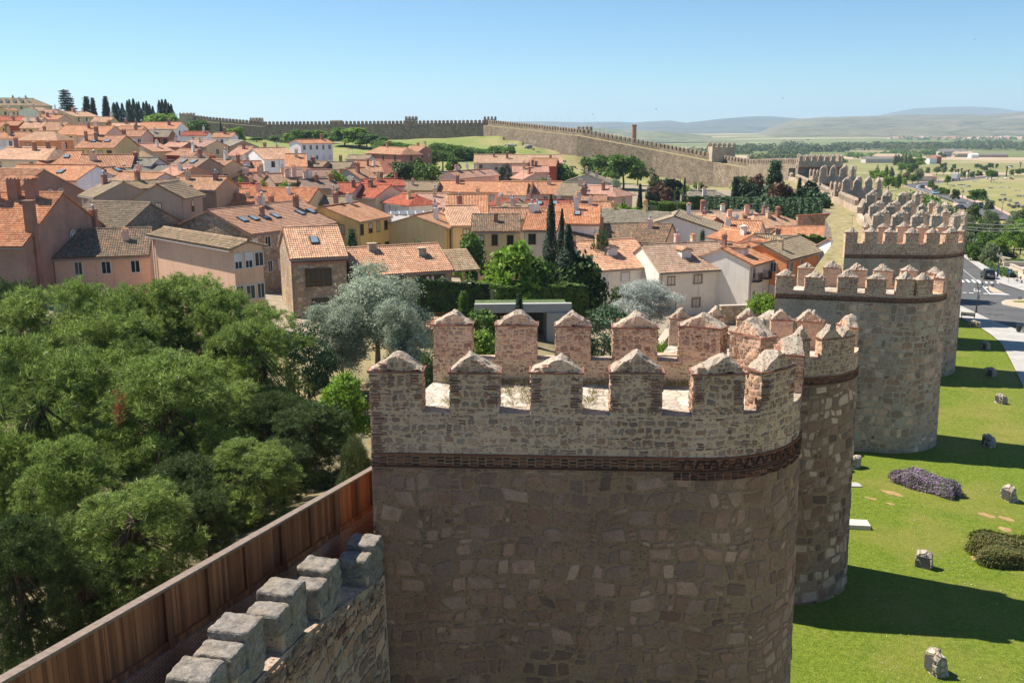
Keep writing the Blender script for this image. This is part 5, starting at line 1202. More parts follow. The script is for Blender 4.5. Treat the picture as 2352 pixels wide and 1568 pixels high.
# green doorway with arch
X0 = P(1258, 800, 84); ar = empty('arched_gateway', tuple(X0-np.array([0, 0, 1.4])), R(2), 'grey-green rendered wall with a dark round stone arch', 'gateway')
mb = MB(); mb.box((0, .3, 1.9), (2.9, .5, 5.4)); mb.build('wall', stucco((.22, .25, .20)), ar)
mb = MB(); a = np.linspace(0, math.pi, 13); Xg = np.array([[(r*math.cos(t__)+.35, o, 2.1+r*math.sin(t__)) for t__ in a] for r, o in ((.72, .1), (.72, -.06), (1.0, -.06), (1.0, .1))]); mb.grid(Xg)
for s_ in (-1, 1): mb.box((.35+s_*.86, 0, 1.), (.28, .12, 2.2))
mb.build('arch', plain('dark_granite', (.16, .17, .15), .9, bump=.02), ar)
mb = MB(); Xp = [(.35+.7*math.cos(t__), 2.1+.7*math.sin(t__)) for t__ in a]+[(-.35, 0), (1.05, 0)]; mb.add([(x, .04, z) for x, z in Xp], [tuple(range(len(Xp)))]); mb.build('opening', plain('shade_green', (.03, .04, .02)), ar)  # flat near-black sheet painted for the shade inside the arch
# roof of tiles seen between the trees and the wall; street lamp; flat glass roofs
st = empty('tiled_gatehouse', tuple(P(990, 755, 76)-np.array([0, 0, 2.6])), R(5), 'little gatehouse with a short tiled roof at the garden entrance', 'gatehouse')
mb = MB(); mb.box((0, 1, 1.1), (3.2, 2, 3.2)); mb.build('wall', wallmat('stonehouse'), st)
parts = []; slope_mesh(parts, np.array([0, 1.2, 3.3]), np.array([1., 0, 0]), np.array([0, -1, -.35])/math.hypot(1, .35), 1.9, 1.9, 1.9, True)
off = 0; VV = []; FF = []; UU = []
for a, b, c in parts: VV.append(a); FF.append(b+off); UU.append(c); off += len(a)
mesh_np('roof', np.concatenate(VV), np.concatenate(FF), tiles('orange', True), st, uv=np.concatenate(UU))
# garden wall of rubble under the ivy
lowwall(P(960, 665, 91), P(1120, 668, 93), 4.5, 'ivy covered rubble retaining wall below the curtained windows', wallmat('stonehouse'), .6)
sq = empty('glass_canopy', tuple(px('B', 1330, 900) and P(*px('B', 1330, 885), 138)), R(8), 'flat canopy of blue glass panels in white frames between house walls', 'canopy')
mb = MB(); mb.box((0, 0, 0), (8.5, 4.5, .08), 0)
mb.build('glass', M['glassblue'], sq)
mb = MB()
for k in range(8): mb.box((-4.2+k*1.2, 0, .07), (.08, 4.5, .08))
for k in range(3): mb.box((0, -2.2+k*2.2, .075), (8.5, .08, .08))
mb.build('frame', M['whitef'], sq)
# stone yard walls near the wall walk
lowwall(P(*px('D', 345, 838), 137), P(*px('D', 590, 838), 140), 5, 'rubble yard wall with rust coloured coping below the wall walk', wallmat('stonehouse'), .4, plain('rust', (.30, .10, .05)))
# chimney stack far off
ck = P(1456, 325, 520); root = empty('factory_chimney', tuple(ck), 0, 'tall round brick factory chimney rising beyond the far wall', 'chimney')
mb = MB(); mb.tube([(0, 0, -8), (0, 0, 8.2)], [1.6, 1.15], 14); mb.build('shaft', M['chbrick'], root); mb = MB(); mb.tube([(0, 0, 8.2), (0, 0, 9.)], [1.35, 1.4], 14); mb.build('crown', M['brickred'], root)
# ---------------------------------------------------------------- trees and plants
LM = {'pine': leafmat('pine_needles', [(.05, .09, .02), (.15, .23, .045), (.29, .39, .085), (.46, .52, .16)], .35, .4),
      'pinedark': leafmat('shaded_pine_needles', [(.025, .045, .014), (.055, .09, .025), (.10, .15, .04), (.17, .22, .06)], .2, .45),  # darker copy of the pine needles, with shade put into the colour
      'leaf': leafmat('green_leaves', [(.062, .122, .022), (.106, .195, .030), (.163, .256, .048)], .35),
      'bright': leafmat('bright_leaves', [(.112, .207, .024), (.188, .317, .036), (.288, .403, .060)], .4),
      'dull': leafmat('olive_leaves', [(.06, .09, .028), (.10, .135, .042), (.15, .18, .06)], .25), 'brownbush': leafmat('brownish_leaves', [(.07, .10, .02), (.13, .14, .035), (.20, .15, .06)], .2),
      'dark': leafmat('dark_conifer', [(.014, .032, .014), (.025, .05, .02), (.045, .075, .03)], .1),
      'bluegreen': leafmat('blue_green_conifer', [(.035, .075, .035), (.07, .13, .055), (.12, .19, .09)], .1),
      'silver': leafmat('silver_leaves', [(.24, .30, .19), (.36, .41, .29), (.48, .52, .41), (.17, .22, .12)], .35),
      'silver2': leafmat('pale_silver_leaves', [(.34, .38, .32), (.48, .51, .46), (.60, .62, .58), (.2, .25, .18)], .3),
      'purple': leafmat('purple_leaves', [(.08, .045, .03), (.14, .07, .045), (.18, .12, .06)], .2),
      'ivy': leafmat('ivy_leaves', [(.02, .05, .01), (.045, .09, .018), (.08, .14, .03)], .15),
      'hedge': leafmat('hedge_leaves', [(.07, .13, .018), (.11, .19, .03), (.17, .25, .05)], .3),
      'lavender': leafmat('lavender_bloom', [(.34, .20, .40), (.44, .28, .48), (.16, .20, .08), (.13, .19, .07), (.50, .34, .52)], .3),
      'dry': leafmat('dry_grass', [(.26, .22, .09), (.34, .29, .13), (.20, .20, .07)], .3),
      'redfl': leafmat('poppies', [(.40, .08, .03), (.12, .18, .05), (.30, .12, .05)], .3),
      'reed': leafmat('willow_leaves', [(.12, .17, .07), (.17, .22, .10), (.24, .28, .15)], .35)}
M['bark'] = plain('bark', (.12, .085, .06), .95, scale=6, var=.4, bump=.03); M['barkpale'] = plain('pale_bark', (.30, .26, .21), .95, scale=6, var=.3, bump=.02)
def sph(r, n):
    v = r.normal(0, 1, (n, 3)); return v/np.linalg.norm(v, axis=1)[:, None]
def leaf_arr(r, c, nrm_, size, asp=.55, jit=.9):
    """rhombic leaves at centres c, roughly facing nrm_"""
    n = len(c); d = nrm_+sph(r, n)*jit; d /= np.linalg.norm(d, axis=1)[:, None]; a = np.cross(d, sph(r, n)); a /= np.linalg.norm(a, axis=1)[:, None]+1e-9; b = np.cross(d, a)
    s = (size*r.uniform(.6, 1.3, n))[:, None]
    V = np.stack([c-a*s, c-b*s*asp, c+a*s, c+b*s*asp], 1).reshape(-1, 3); return V, np.arange(4*n).reshape(-1, 4)
def needle_arr(r, c, dirs, ln, wd, k):
    """tufts: k thin needles from every centre"""
    n = len(c); c = np.repeat(c, k, 0); d = np.repeat(dirs, k, 0)*.75+sph(r, n*k); d /= np.linalg.norm(d, axis=1)[:, None]
    a = np.cross(d, sph(r, n*k)); a /= np.linalg.norm(a, axis=1)[:, None]+1e-9; l = (ln*r.uniform(.6, 1.15, n*k))[:, None]
    mid = c+d*l*.5; tip = c+d*l; tip[:, 2] -= l[:, 0]*.06
    V = np.stack([c-a*wd*.4, mid-a*wd*.5, tip, mid+a*wd*.5], 1).reshape(-1, 3); return V, np.arange(4*n*k).reshape(-1, 4)
def clumps(r, blobs, n, lo=-.35):
    """points on the upper surface of the blobs (x,y,z,rx,rz), outward normals"""
    B = np.array(blobs); w_ = B[:, 3]**2; i = r.choice(len(B), n, p=w_/w_.sum()); d = sph(r, n); bad = d[:, 2] < lo; d[bad, 2] *= -1
    rr = r.uniform(.72, 1.06, n)[:, None]; s = np.stack([B[i, 3], B[i, 3], B[i, 4]], 1)
    return B[i, :3]+d*s*rr, d
def crown(r, blobs, nclump, per, spread, size, kind='leaf', asp=.55, lo=-.35, ln=.26, wd=.022, k=14):
    c, d = clumps(r, blobs, nclump, lo)
    if kind == 'needle':
        cc = np.repeat(c, per, 0)+r.normal(0, spread, (nclump*per, 3)); dd = np.repeat(d, per, 0)+np.array([0, 0, .7]); dd /= np.linalg.norm(dd, axis=1)[:, None]; return needle_arr(r, cc, dd, ln, wd, k)
    cc = np.repeat(c, per, 0)+r.normal(0, spread, (nclump*per, 3))*[1, 1, .75]; return leaf_arr(r, cc, np.repeat(d, per, 0), size, asp)
def trunk(mb, r, h, r0, tips, fork=.35, bend=.05):
    pts = [(0, 0, -.8)]+[(r.normal(0, bend)*h*t, r.normal(0, bend)*h*t, h*t) for t in (.2, .4, .6, .8)]; mb.tube(pts, [r0*1.25, r0, r0*.8, r0*.6, r0*.35], 7)
    for tp in tips:
        t = r.uniform(fork, .75); i = int(t/.2); f = t/.2-i; i = min(i, 3); a = np.array(pts[i+1 if i+1 < 5 else 4])*(1-f)+np.array(pts[min(i+2, 4)])*f
        m = (a+np.array(tp))/2+r.normal(0, .04, 3)*h+np.array([0, 0, -.03*h]); mb.tube([a, m, tp], [r0*.3, r0*.18, r0*.05], 5)
PROTO = {}
def proto(kind, var):
    """mesh pair (crown, trunk) with nominal height and width"""
    key = (kind, var)
    if key in PROTO: return PROTO[key]
    r = np.random.default_rng(hash(key[0].encode().hex()) % 1000+var if False else sum(map(ord, kind))*13+var); mb = MB(); bark = M['bark']
    if kind == 'pine':
        H0, W0 = 8.5, 7.; bl = []
        for _ in range(46):
            a, q = r.uniform(0, 6.28), r.uniform(0, 1)**.5; z = r.uniform(.10, .93); R_ = 3.0*math.sqrt(max(.08, 1-((z-.40)/.60)**2))*q
            bl.append((R_*math.cos(a), R_*math.sin(a), z*H0*(1-.10*q), r.uniform(.7, 1.25), r.uniform(.55, .95)))
        V, Fq = crown(r, bl, 760, 5, .17, 0, 'needle', lo=-.25, ln=.34, wd=.032, k=18); cm = LM['pine']; trunk(mb, r, H0*.9, .2, [b[:3] for b in bl], .25)
    elif kind in ('leafy', 'silver', 'maple', 'reed'):
        H0, W0 = 8., 7.; bl = [(0, 0, 5., 2.0, 2.)]
        nb = {'leafy': 11, 'silver': 20, 'maple': 12, 'reed': 14}[kind]
        for _ in range(nb):
            a, q = r.uniform(0, 6.28), r.uniform(.35, 1); z = r.uniform(.28, .88); R_ = 2.6*math.sqrt(max(.1, 1-((z-.5)/.52)**2))*q; bl.append((R_*math.cos(a), R_*math.sin(a), z*H0, r.uniform(.8, 1.5), r.uniform(.7, 1.3)))
        if kind == 'silver': V, Fq = crown(r, bl, 1500, 26, .2, .09, asp=.4); cm = LM['silver']; bark = M['barkpale']
        elif kind == 'maple': V, Fq = crown(r, bl, 700, 18, .2, .13, asp=.8); cm = LM['bright']
        elif kind == 'reed': V, Fq = crown(r, bl, 700, 14, .3, .2, asp=.3); cm = LM['reed']
        else: V, Fq = crown(r, bl, 420, 9, .3, .3, asp=.7); cm = LM['leaf']
        trunk(mb, r, H0*.75, .17, [b[:3] for b in bl[1:8]])
    elif kind == 'cypress':
        H0, W0 = 12., 2.2; n = 5200; z = r.uniform(0, 1, n)**.9; R_ = 1.02*np.minimum(1, (1.02-z)*2.1)**.75*np.minimum(1, .55+z*2)*(1+.16*np.sin(z*19+r.uniform(0, 6))); a = r.uniform(0, 6.28, n); q = r.uniform(.82, 1.08, n)*(1+.13*np.sin(a*5+z*30))
        c = np.stack([R_*q*np.cos(a), R_*q*np.sin(a), .4+z*(H0-.4)], 1); d = np.stack([np.cos(a), np.sin(a), 0*a+.5], 1); V, Fq = leaf_arr(r, c, d, .17, .4, .5); cm = LM['dark']; mb.tube([(0, 0, -.8), (0, 0, H0*.6)], [.16, .05], 6)
    elif kind in ('conifer', 'cedar'):
        H0, W0 = 11., 7.; cs, ds = [], []; nl = 26 if kind == 'conifer' else 14
        for i in range(nl):
            z = .12+.86*i/nl; Rr = 3.5*(1-z)**(.8 if kind == 'conifer' else .55)
            for j in range(int(9 if kind == 'conifer' else 7)):
                a = r.uniform(0, 6.28); L_ = Rr*r.uniform(.7, 1.1); mb.tube([(0, 0, z*H0), (L_*math.cos(a), L_*math.sin(a), z*H0-.1*L_)], [.05, .01], 3)
                m = int(58*L_+14); t_ = r.uniform(.25, 1, m); s_ = (1.1-t_)*.55+.12; cs.append(np.stack([t_*L_*math.cos(a), t_*L_*math.sin(a), z*H0-.12*L_*t_], 1)+r.normal(0, 1, (m, 3))*s_[:, None]*[1, 1, .32]); ds.append(np.tile([.3*math.cos(a), .3*math.sin(a), .8], (m, 1)))
        V, Fq = leaf_arr(r, np.concatenate(cs), np.concatenate(ds), .24, .45, .5); cm = LM['dark']; mb.tube([(0, 0, -.8), (0, 0, H0*.95)], [.25, .04], 7)
    elif kind in ('dome', 'shrub', 'purple', 'dull', 'brightbush', 'lowbush'):
        H0, W0 = 5., 5.; bl = [(0, 0, 2.3, 2.1, 2.3)]
        for _ in range(11): a = r.uniform(0, 6.28); q = r.uniform(.5, 1.); z = r.uniform(.12, .84); bl.append((1.75*q*math.cos(a), 1.75*q*math.sin(a), z*H0*.95, r.uniform(.55, 1.), r.uniform(.5, .95)))
        big = kind == 'dome'; V, Fq = crown(r, bl, 520 if big else 380, 14 if big else 8, .14 if big else .2, .1 if big else .2, asp=.5 if big else .7, lo=-.8)
        cm = {'dome': LM['bluegreen'], 'shrub': LM['leaf'], 'purple': LM['purple'], 'dull': LM['dull'], 'brightbush': LM['bright'], 'lowbush': LM['dark']}[kind]; trunk(mb, r, 3., .12, [b[:3] for b in bl[1:5]])
    elif kind == 'poplar':
        H0, W0 = 12., 3.4; bl = [(r.normal(0, .3), r.normal(0, .3), z, 1.5*min(1, (12.6-z)/5.), 1.3) for z in np.linspace(2.2, 11.3, 11)]; V, Fq = crown(r, bl, 420, 9, .26, .24, asp=.6, lo=-.9); cm = LM['dull']; mb.tube([(0, 0, -.8), (0, 0, 9)], [.16, .05], 6)
    elif kind == 'round':
        H0, W0 = 7., 6.; bl = [(0, 0, 4.6, 2.5, 2.1)]+[(1.7*math.cos(a), 1.7*math.sin(a), r.uniform(3.6, 5.3), 1.2, 1.) for a in np.linspace(0, 6.28, 8)]; V, Fq = crown(r, bl, 420, 9, .2, .25, asp=.7, lo=-.5); cm = LM['leaf']; mb.tube([(0, 0, -.8), (0, 0, 4.5)], [.2, .12], 6)
    a = mesh_np('crown', V, Fq, cm); b = mb.build('trunk', bark, uv=False); me, mt = a.data, b.data; bpy.data.objects.remove(a); bpy.data.objects.remove(b)
    PROTO[key] = (me, mt, H0, W0); return PROTO[key]
CMAT = {}
def tree(kind, u, vtop, d, wpx, label, name='tree', group=None, var=0, hmax=None, mat=None, rot=None, cat=None, base=None):
    top = P(u, vtop, d); gz = float(z_g(top[0], top[1])) if base is None else base; h = max(top[2]-gz, 1.); wd = wpx*d/F
    if kind in ('leafy', 'purple', 'dull', 'round', 'reed', 'maple', 'shrub'): wd = max(wd, (.85 if kind in ('purple', 'dull', 'round', 'shrub') else .68)*min(h, hmax or 99))
    if hmax: h = min(h, hmax); gz = top[2]-h if hmax and top[2]-h > gz else gz
    me, mt, H0, W0 = proto(kind, var); s, sz = wd/W0, h/H0
    rr = random.Random(int(u*7+vtop)); root = empty(name, (top[0], top[1], top[2]-h), rr.uniform(0, 6.28) if rot is None else rot, label, cat or name.split('_')[-1], group); root.scale = (s, s, sz)
    for nm, m in (('crown', me), ('trunk', mt)):
        o = bpy.data.objects.new(nm, m); C.objects.link(o); o.parent = root
        if nm == 'crown' and mat: o.material_slots[0].link = 'OBJECT'; o.material_slots[0].material = LM[mat]
    return root
def tc(kind, c, x, y, wc, d, label, **k):
    u, v = px(c, x, y); return tree(kind, u, v, d, wc/3.41, label, **k)
ORD = 'first second third fourth fifth sixth seventh eighth ninth tenth eleventh twelfth thirteenth fourteenth fifteenth sixteenth seventeenth'.split()
# --- the pines
GP = 'pines inside the wall'
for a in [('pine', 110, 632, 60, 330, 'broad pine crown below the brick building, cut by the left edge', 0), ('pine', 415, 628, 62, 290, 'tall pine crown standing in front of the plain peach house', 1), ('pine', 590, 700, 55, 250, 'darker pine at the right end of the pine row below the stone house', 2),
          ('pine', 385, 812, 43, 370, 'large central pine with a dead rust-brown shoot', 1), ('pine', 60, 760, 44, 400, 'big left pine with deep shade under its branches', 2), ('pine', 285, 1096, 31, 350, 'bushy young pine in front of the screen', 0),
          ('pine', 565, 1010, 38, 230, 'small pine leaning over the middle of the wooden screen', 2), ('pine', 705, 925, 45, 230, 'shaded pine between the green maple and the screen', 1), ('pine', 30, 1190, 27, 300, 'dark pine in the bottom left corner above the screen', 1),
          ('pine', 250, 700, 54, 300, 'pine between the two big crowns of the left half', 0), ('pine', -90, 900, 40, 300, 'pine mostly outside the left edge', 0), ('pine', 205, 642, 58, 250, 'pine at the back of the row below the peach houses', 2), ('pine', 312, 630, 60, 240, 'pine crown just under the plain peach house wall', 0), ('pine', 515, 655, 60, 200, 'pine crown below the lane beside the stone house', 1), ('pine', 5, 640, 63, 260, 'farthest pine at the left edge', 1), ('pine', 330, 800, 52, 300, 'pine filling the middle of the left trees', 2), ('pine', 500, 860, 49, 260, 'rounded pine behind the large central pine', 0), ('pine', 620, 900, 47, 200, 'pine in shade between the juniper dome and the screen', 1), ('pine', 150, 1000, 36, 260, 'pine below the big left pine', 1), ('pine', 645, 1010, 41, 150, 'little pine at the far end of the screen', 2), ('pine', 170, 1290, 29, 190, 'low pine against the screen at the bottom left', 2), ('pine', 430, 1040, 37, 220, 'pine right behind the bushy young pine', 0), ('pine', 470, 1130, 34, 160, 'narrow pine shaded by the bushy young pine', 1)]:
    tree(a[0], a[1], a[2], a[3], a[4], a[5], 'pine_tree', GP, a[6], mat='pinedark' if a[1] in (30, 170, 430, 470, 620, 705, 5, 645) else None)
# dead shoot
dp = P(272, 935, 40.5); mb = MB(); r = np.random.default_rng(4); V, Fq = needle_arr(r, dp+r.normal(0, 1, (26, 3))*[.13, .13, .38], np.tile([0, 0, 1.], (26, 1)), .3, .03, 14)
for o in [o for o in C.objects if o.get('label', '').startswith('large central pine')]:
    q = mesh_np('dead_shoot', V, Fq, leafmat('dead_needles', [(.30, .12, .05), (.22, .09, .04)], .2), o); bpy.context.view_layer.update(); q.matrix_parent_inverse = o.matrix_world.inverted()
# --- other near trees
tree('silver', 858, 606, 64, 290, 'big silver-leaved tree in front of the stone annex', 'silver_tree', None, 0)
tree('silver', 780, 690, 61, 170, 'lower left silver-leaved tree joining the big one', 'silver_tree', None, 1)
tree('silver', 930, 680, 60, 150, 'silver-leaved tree right behind the first merlon of the nearest tower', 'silver_tree', None, 2)
tree('silver', 1487, 633, 84, 165, 'whitish silver tree in front of the off-white houses', 'silver_tree', None, 0, mat='silver2')
tree('dome', 702, 727, 58, 150, 'dense dark juniper dome between pine and silver tree', 'juniper', cat='juniper')
tree('maple', 778, 858, 47, 165, 'fresh green maple beside the tower corner', 'maple_tree', None, 0)
tree('silver', 815, 985, 40, 95, 'greyish shrub with reddish buds against the tower edge', 'shrub', base=-17.5, mat='dull')
tree('dome', 1390, 694, 72, 150, 'dark blue-green conifer seen between the tower merlons', 'juniper', var=1, cat='juniper')
tree('dome', 985, 800, 56, 90, 'dark evergreen behind the left merlons', 'juniper', var=2, mat='ivy', cat='juniper')
tree('conifer', 1064, 664, 70, 50, 'small spire-shaped thuja by the pavilion', 'thuja', cat='thuja', mat='leaf')
tree('brightbush', 1102, 705, 72, 110, 'green shrub at the corner of the pavilion', 'shrub', mat='leaf'); tree('brightbush', 1105, 755, 66, 80, 'light green shrub seen through the tower crenels', 'shrub')
tree('conifer', 1193, 672, 76, 40, 'little dark conifer in front of the pavilion roof', 'thuja', cat='thuja')
tree('maple', 1757, 655, 82, 85, 'young fresh green tree next to the grey tower', 'young_tree', None, 1)
tree('leafy', 1425, 652, 88, 70, 'olive green tree left of the whitish silver tree', 'tree', var=1, mat='dull')
tree('brightbush', 1530, 778, 70, 60, 'small leafy bush inside the sloping garden wall', 'shrub')
GY = 'garden cypresses'
tree('cypress', 1266, 449, 98, 34, 'tallest garden cypress, left of the three', 'cypress_tree', GY); tree('cypress', 1291, 481, 97, 25, 'slim middle garden cypress', 'cypress_tree', GY, 1); tree('cypress', 1306, 516, 95, 48, 'shorter and wider garden cypress, right of the three', 'cypress_tree', GY, 2)
tree('leafy', 1180, 552, 90, 140, 'spreading green tree left of the cypresses', 'tree', var=0, mat='bright'); tree('leafy', 1235, 585, 92, 95, 'bushy green tree touching the tallest cypress', 'tree', var=2); tree('leafy', 1140, 590, 94, 80, 'green tree beside the annex porch', 'tree', var=1, mat='bright')
tree('dull', 1325, 575, 96, 50, 'dark ivy bush between cypress and off-white house', 'shrub', mat='ivy')
tree('conifer', *px('B', 795, 995), 104, 55, 'dark conifer between stone house and yellow house', 'conifer', mat='bluegreen', var=1)
tree('brightbush', *px('B', 1300, 1062), 101, 34, 'pale flowering bush behind the annex ridge', 'shrub', mat='reed'); tree('leafy', *px('B', 1735, 1040), 106, 28, 'slender shrub at the yellow walled house', 'shrub')
tree('dome', *px('C', 795, 935), 112, 62, 'bushy olive juniper before the dark barrel tile roof', 'juniper', mat='dull', cat='juniper')
for i, (c, x, y, wc, d, k, m, lb) in enumerate([
    ('C', 1000, 808, 170, 152, 'leafy', 'bright', 'vine covered tree beside the yellow chimneys'), ('C', 1590, 1005, 110, 120, 'conifer', 'bluegreen', 'small dark conifer beside the round white chimney'),
    ('A', 1885, 715, 90, 142, 'brightbush', None, 'lime green bush between the orange roofs of the middle town'), ('B', 95, 605, 100, 141, 'brightbush', None, 'left lime green bush above the salmon roof'), ('B', 255, 612, 170, 138, 'brightbush', None, 'right lime green bush above the salmon roof'),
    ('B', 372, 600, 45, 143, 'conifer', 'bluegreen', 'tiny conifer next to the lime green bushes'), ('B', 670, 555, 190, 160, 'leafy', 'bright', 'bright tree in front of the grey gable with the arched window'),
    ('B', 1200, 470, 300, 212, 'leafy', 'dull', 'left half of the walnut clump right of the red brick house'), ('B', 1380, 490, 300, 208, 'leafy', None, 'big walnut tree in the middle of the old town'), ('B', 1290, 455, 160, 222, 'leafy', 'dull', 'walnut crown top behind the big walnut'),
    ('B', 1400, 378, 200, 285, 'leafy', None, 'tall tree behind the walnut clump, left'), ('B', 1510, 392, 200, 290, 'round', None, 'tall tree behind the walnut clump, middle'), ('B', 1590, 430, 130, 270, 'leafy', None, 'tree behind the walnut clump, right'),
    ('C', 45, 492, 190, 226, 'dome', 'dark', 'dark round evergreen in front of the glazed balcony block'), ('C', 60, 355, 150, 300, 'leafy', None, 'tree in front of the rocks above the balcony block'), ('C', 335, 598, 80, 190, 'shrub', None, 'bush in front of the brick-red gable'), ('C', 500, 490, 60, 240, 'shrub', None, 'shrub at the right edge of the brick-red gable'),
    ('C', 715, 445, 229, 300, 'leafy', None, 'leafy tree at the left of the group before the far wall'), ('C', 830, 430, 324, 290, 'leafy', None, 'broad leafy tree in the group before the far wall'), ('C', 975, 415, 337, 258, 'leafy', None, 'tallest leafy tree with bare trunk before the far wall'), ('C', 1085, 455, 202, 275, 'leafy', None, 'right tree of the leafy group before the far wall'),
    ('C', 910, 610, 90, 250, 'silver', 'silver', 'small grey olive under the leafy group'), ('C', 1100, 650, 70, 210, 'conifer', None, 'small dark conifer left of the shrub cluster'), ('C', 1215, 545, 100, 225, 'poplar', 'dull', 'upright green poplar in the shrub cluster'),
    ('C', 1240, 650, 120, 205, 'dull', 'purple', 'reddish shrub in the dark cluster'), ('C', 1320, 600, 150, 208, 'dull', 'dark', 'dark tree in the cluster below the far wall'), ('C', 1340, 680, 150, 195, 'purple', None, 'copper brown bush in the dark cluster'), ('C', 1180, 720, 140, 195, 'dull', 'dark', 'dark bush left in the cluster'), ('C', 1390, 690, 110, 192, 'conifer', None, 'dark conifer in the cluster'),
    ('C', 1450, 608, 42, 200, 'cypress', None, 'thin cypress beside the ivy wrapped villa'), ('C', 1435, 655, 80, 215, 'shrub', 'bright', 'bright bush behind the thin cypress'), ('C', 1560, 640, 120, 260, 'leafy', None, 'tree behind the hipped grey villa'),
    ('D', 190, 425, 300, 172, 'conifer', 'bluegreen', 'great dark fir by the wall walk'), ('D', 50, 540, 200, 190, 'dull', 'purple', 'purple-brown tree left of the great fir'), ('D', 15, 590, 170, 182, 'dull', 'dark', 'dark tree at the foot of the great fir, left'), ('D', 280, 590, 150, 165, 'purple', None, 'purple plum tree right of the great fir'), ('D', 420, 600, 190, 160, 'dull', 'dark', 'wide dark leafy tree above the yard wall'),
    ('D', 500, 640, 130, 158, 'leafy', 'bluegreen', 'dark green tree at the wall walk'), ('D', 365, 555, 90, 172, 'conifer', None, 'small fir between the purple trees'), ('C', 1850, 590, 130, 200, 'conifer', None, 'dark fir at the right of the hipped villa'), ('C', 1935, 585, 190, 205, 'dull', None, 'olive brown tree beside the dark fir'),
    ('A', 1200, 218, 260, 352, 'leafy', 'bright', 'bright tree at the foot of the cypress row'), ('A', 1320, 228, 220, 356, 'leafy', 'bright', 'second bright tree at the foot of the cypress row'), ('A', 1540, 268, 200, 345, 'round', None, 'round tree in front of the last far tower'), ('A', 1727, 288, 26, 350, 'cypress', None, 'single thin cypress before the far wall'), ('A', 1840, 328, 170, 345, 'leafy', 'bright', 'light green tree right of the single cypress')]):
    k0 = k
    if k in ('purple', 'dull') and d > 140: m = m or k; k = 'leafy'
    tc(k, c, x, y, wc, d, lb, name='tree' if k in ('leafy', 'poplar', 'round', 'silver') else {'conifer': 'fir_tree', 'cypress': 'cypress_tree', 'dome': 'round_tree', 'purple': 'plum_tree'}.get(k, 'shrub'), var=i % 3, mat=m)
# trees along the foot of the far wall
for i, (x, y, wc, d) in enumerate([(50, 300, 130, 400), (190, 285, 100, 410), (330, 268, 130, 405), (400, 238, 150, 400), (450, 240, 120, 410), (560, 242, 130, 405), (625, 258, 100, 400), (735, 218, 190, 385), (850, 222, 190, 380), (915, 265, 150, 375), (1020, 295, 130, 380)]):
    tc('leafy', 'B', x, y-8, wc*1.35, d, ORD[i]+' green tree from the left along the foot of the skyline wall', name='tree', group='trees below the skyline wall', var=i % 3, mat='bright' if i % 3 == 2 else None)
for i in range(38):
    x = 1000+i*27+(i*37 % 19); y = 318+(i*53 % 50)+i*1.3; tc('shrub', 'B', x, y-12, 150+(i*29 % 80), 372-(i*7 % 30), 'green bush of the scrub at the foot of the grassy mound', name='shrub', group='scrub below the mound', var=i % 3)
GC_ = 'cypresses in the row on the hilltop'
tc('cedar', 'A', 505, 22, 200, 395, 'spreading dark cedar on the hilltop', name='cedar_tree')
tc('conifer', 'A', 672, 82, 120, 398, 'dark fir beside the spreading cedar', name='fir_tree'); tc('conifer', 'A', 722, 92, 90, 392, 'second dark fir right of the cedar', name='fir_tree', var=1); tc('conifer', 'A', 822, 80, 110, 396, 'dark fir left of the cypress row', name='fir_tree', var=2)
for i, (x, y, w_) in enumerate([(890, 138, 50), (915, 135, 50), (955, 142, 40), (995, 120, 38), (1012, 112, 40), (1042, 108, 46), (1068, 135, 34), (1085, 130, 38), (1122, 135, 42), (1145, 125, 42), (1170, 150, 36), (1195, 165, 36), (1245, 118, 44), (1268, 112, 46), (1295, 113, 48), (1318, 140, 40), (1340, 150, 44)]):
    tc('cypress', 'A', x, y, w_*1.25, 390+i % 3*5, ORD[i]+' cypress from the left in the close row on the hilltop skyline', name='cypress_tree', group=GC_, var=i % 3)
# --- hedges, ivy: countless leaves on solid cores
def leafbox(pts, h0, h1, th, mat, n, size, label, name='hedge', top=True, asp=.7, seed=1, kind=None, core=None):
    r = np.random.default_rng(seed); pts = [np.array(p, float) for p in pts]; cs = []; ns = []; L = sum(np.linalg.norm((b-a)[:2]) for a, b in zip(pts, pts[1:]))
    root = empty(name, tuple(pts[0]), 0, label, name.split('_')[-1]); loc = pts[0]; mb = MB()
    for a, b in zip(pts, pts[1:]):
        t = (b-a); l = np.linalg.norm(t[:2]); nn = np.array([t[1], -t[0], 0])/l; m = int(n*l/L); s = r.uniform(0, 1, m); q = r.uniform(-1, 1, m); z = r.uniform(h0, h1, m); face = r.random(m)
        o = np.where(face < .45, 1., np.where(face < .6, -1., q)); z = np.where((face >= .6) & top, h1, z); bump_ = .16*np.sin(s*l*2.3+z*3)+.1*np.sin(s*l*5.1+1)
        c = a+t*s[:, None]+nn*(o*(th/2+bump_*.7))[:, None]; c[:, 2] += z+bump_*(face >= .6); cs.append(c); ns.append(nn*np.where(face < .45, 1, np.where(face < .6, -1, 0))[:, None]+np.array([0, 0, 1.])*(.3+(face >= .6))[:, None])
        rz = math.atan2(t[1], t[0]); mid = (a+b)/2; mb.box(mid+np.array([0, 0, (h0+h1)/2-.1]), (l, th*.8, h1-h0-.25), 0, rz)
    mb.v = [v-loc for v in mb.v]; mb.build('branches', plain('hedge_core', (.02, .03, .012)), root)
    V, Fq = leaf_arr(r, np.concatenate(cs)-loc, np.concatenate(ns), size, asp, .8); mesh_np('foliage', V, Fq, LM[mat], root); return root
leafbox([P(955, 655, 89.5), P(1130, 668, 90.5)], -2.3, .6, .7, 'ivy', 5200, .14, 'dark ivy hanging over the rubble wall below the curtained windows', 'ivy')
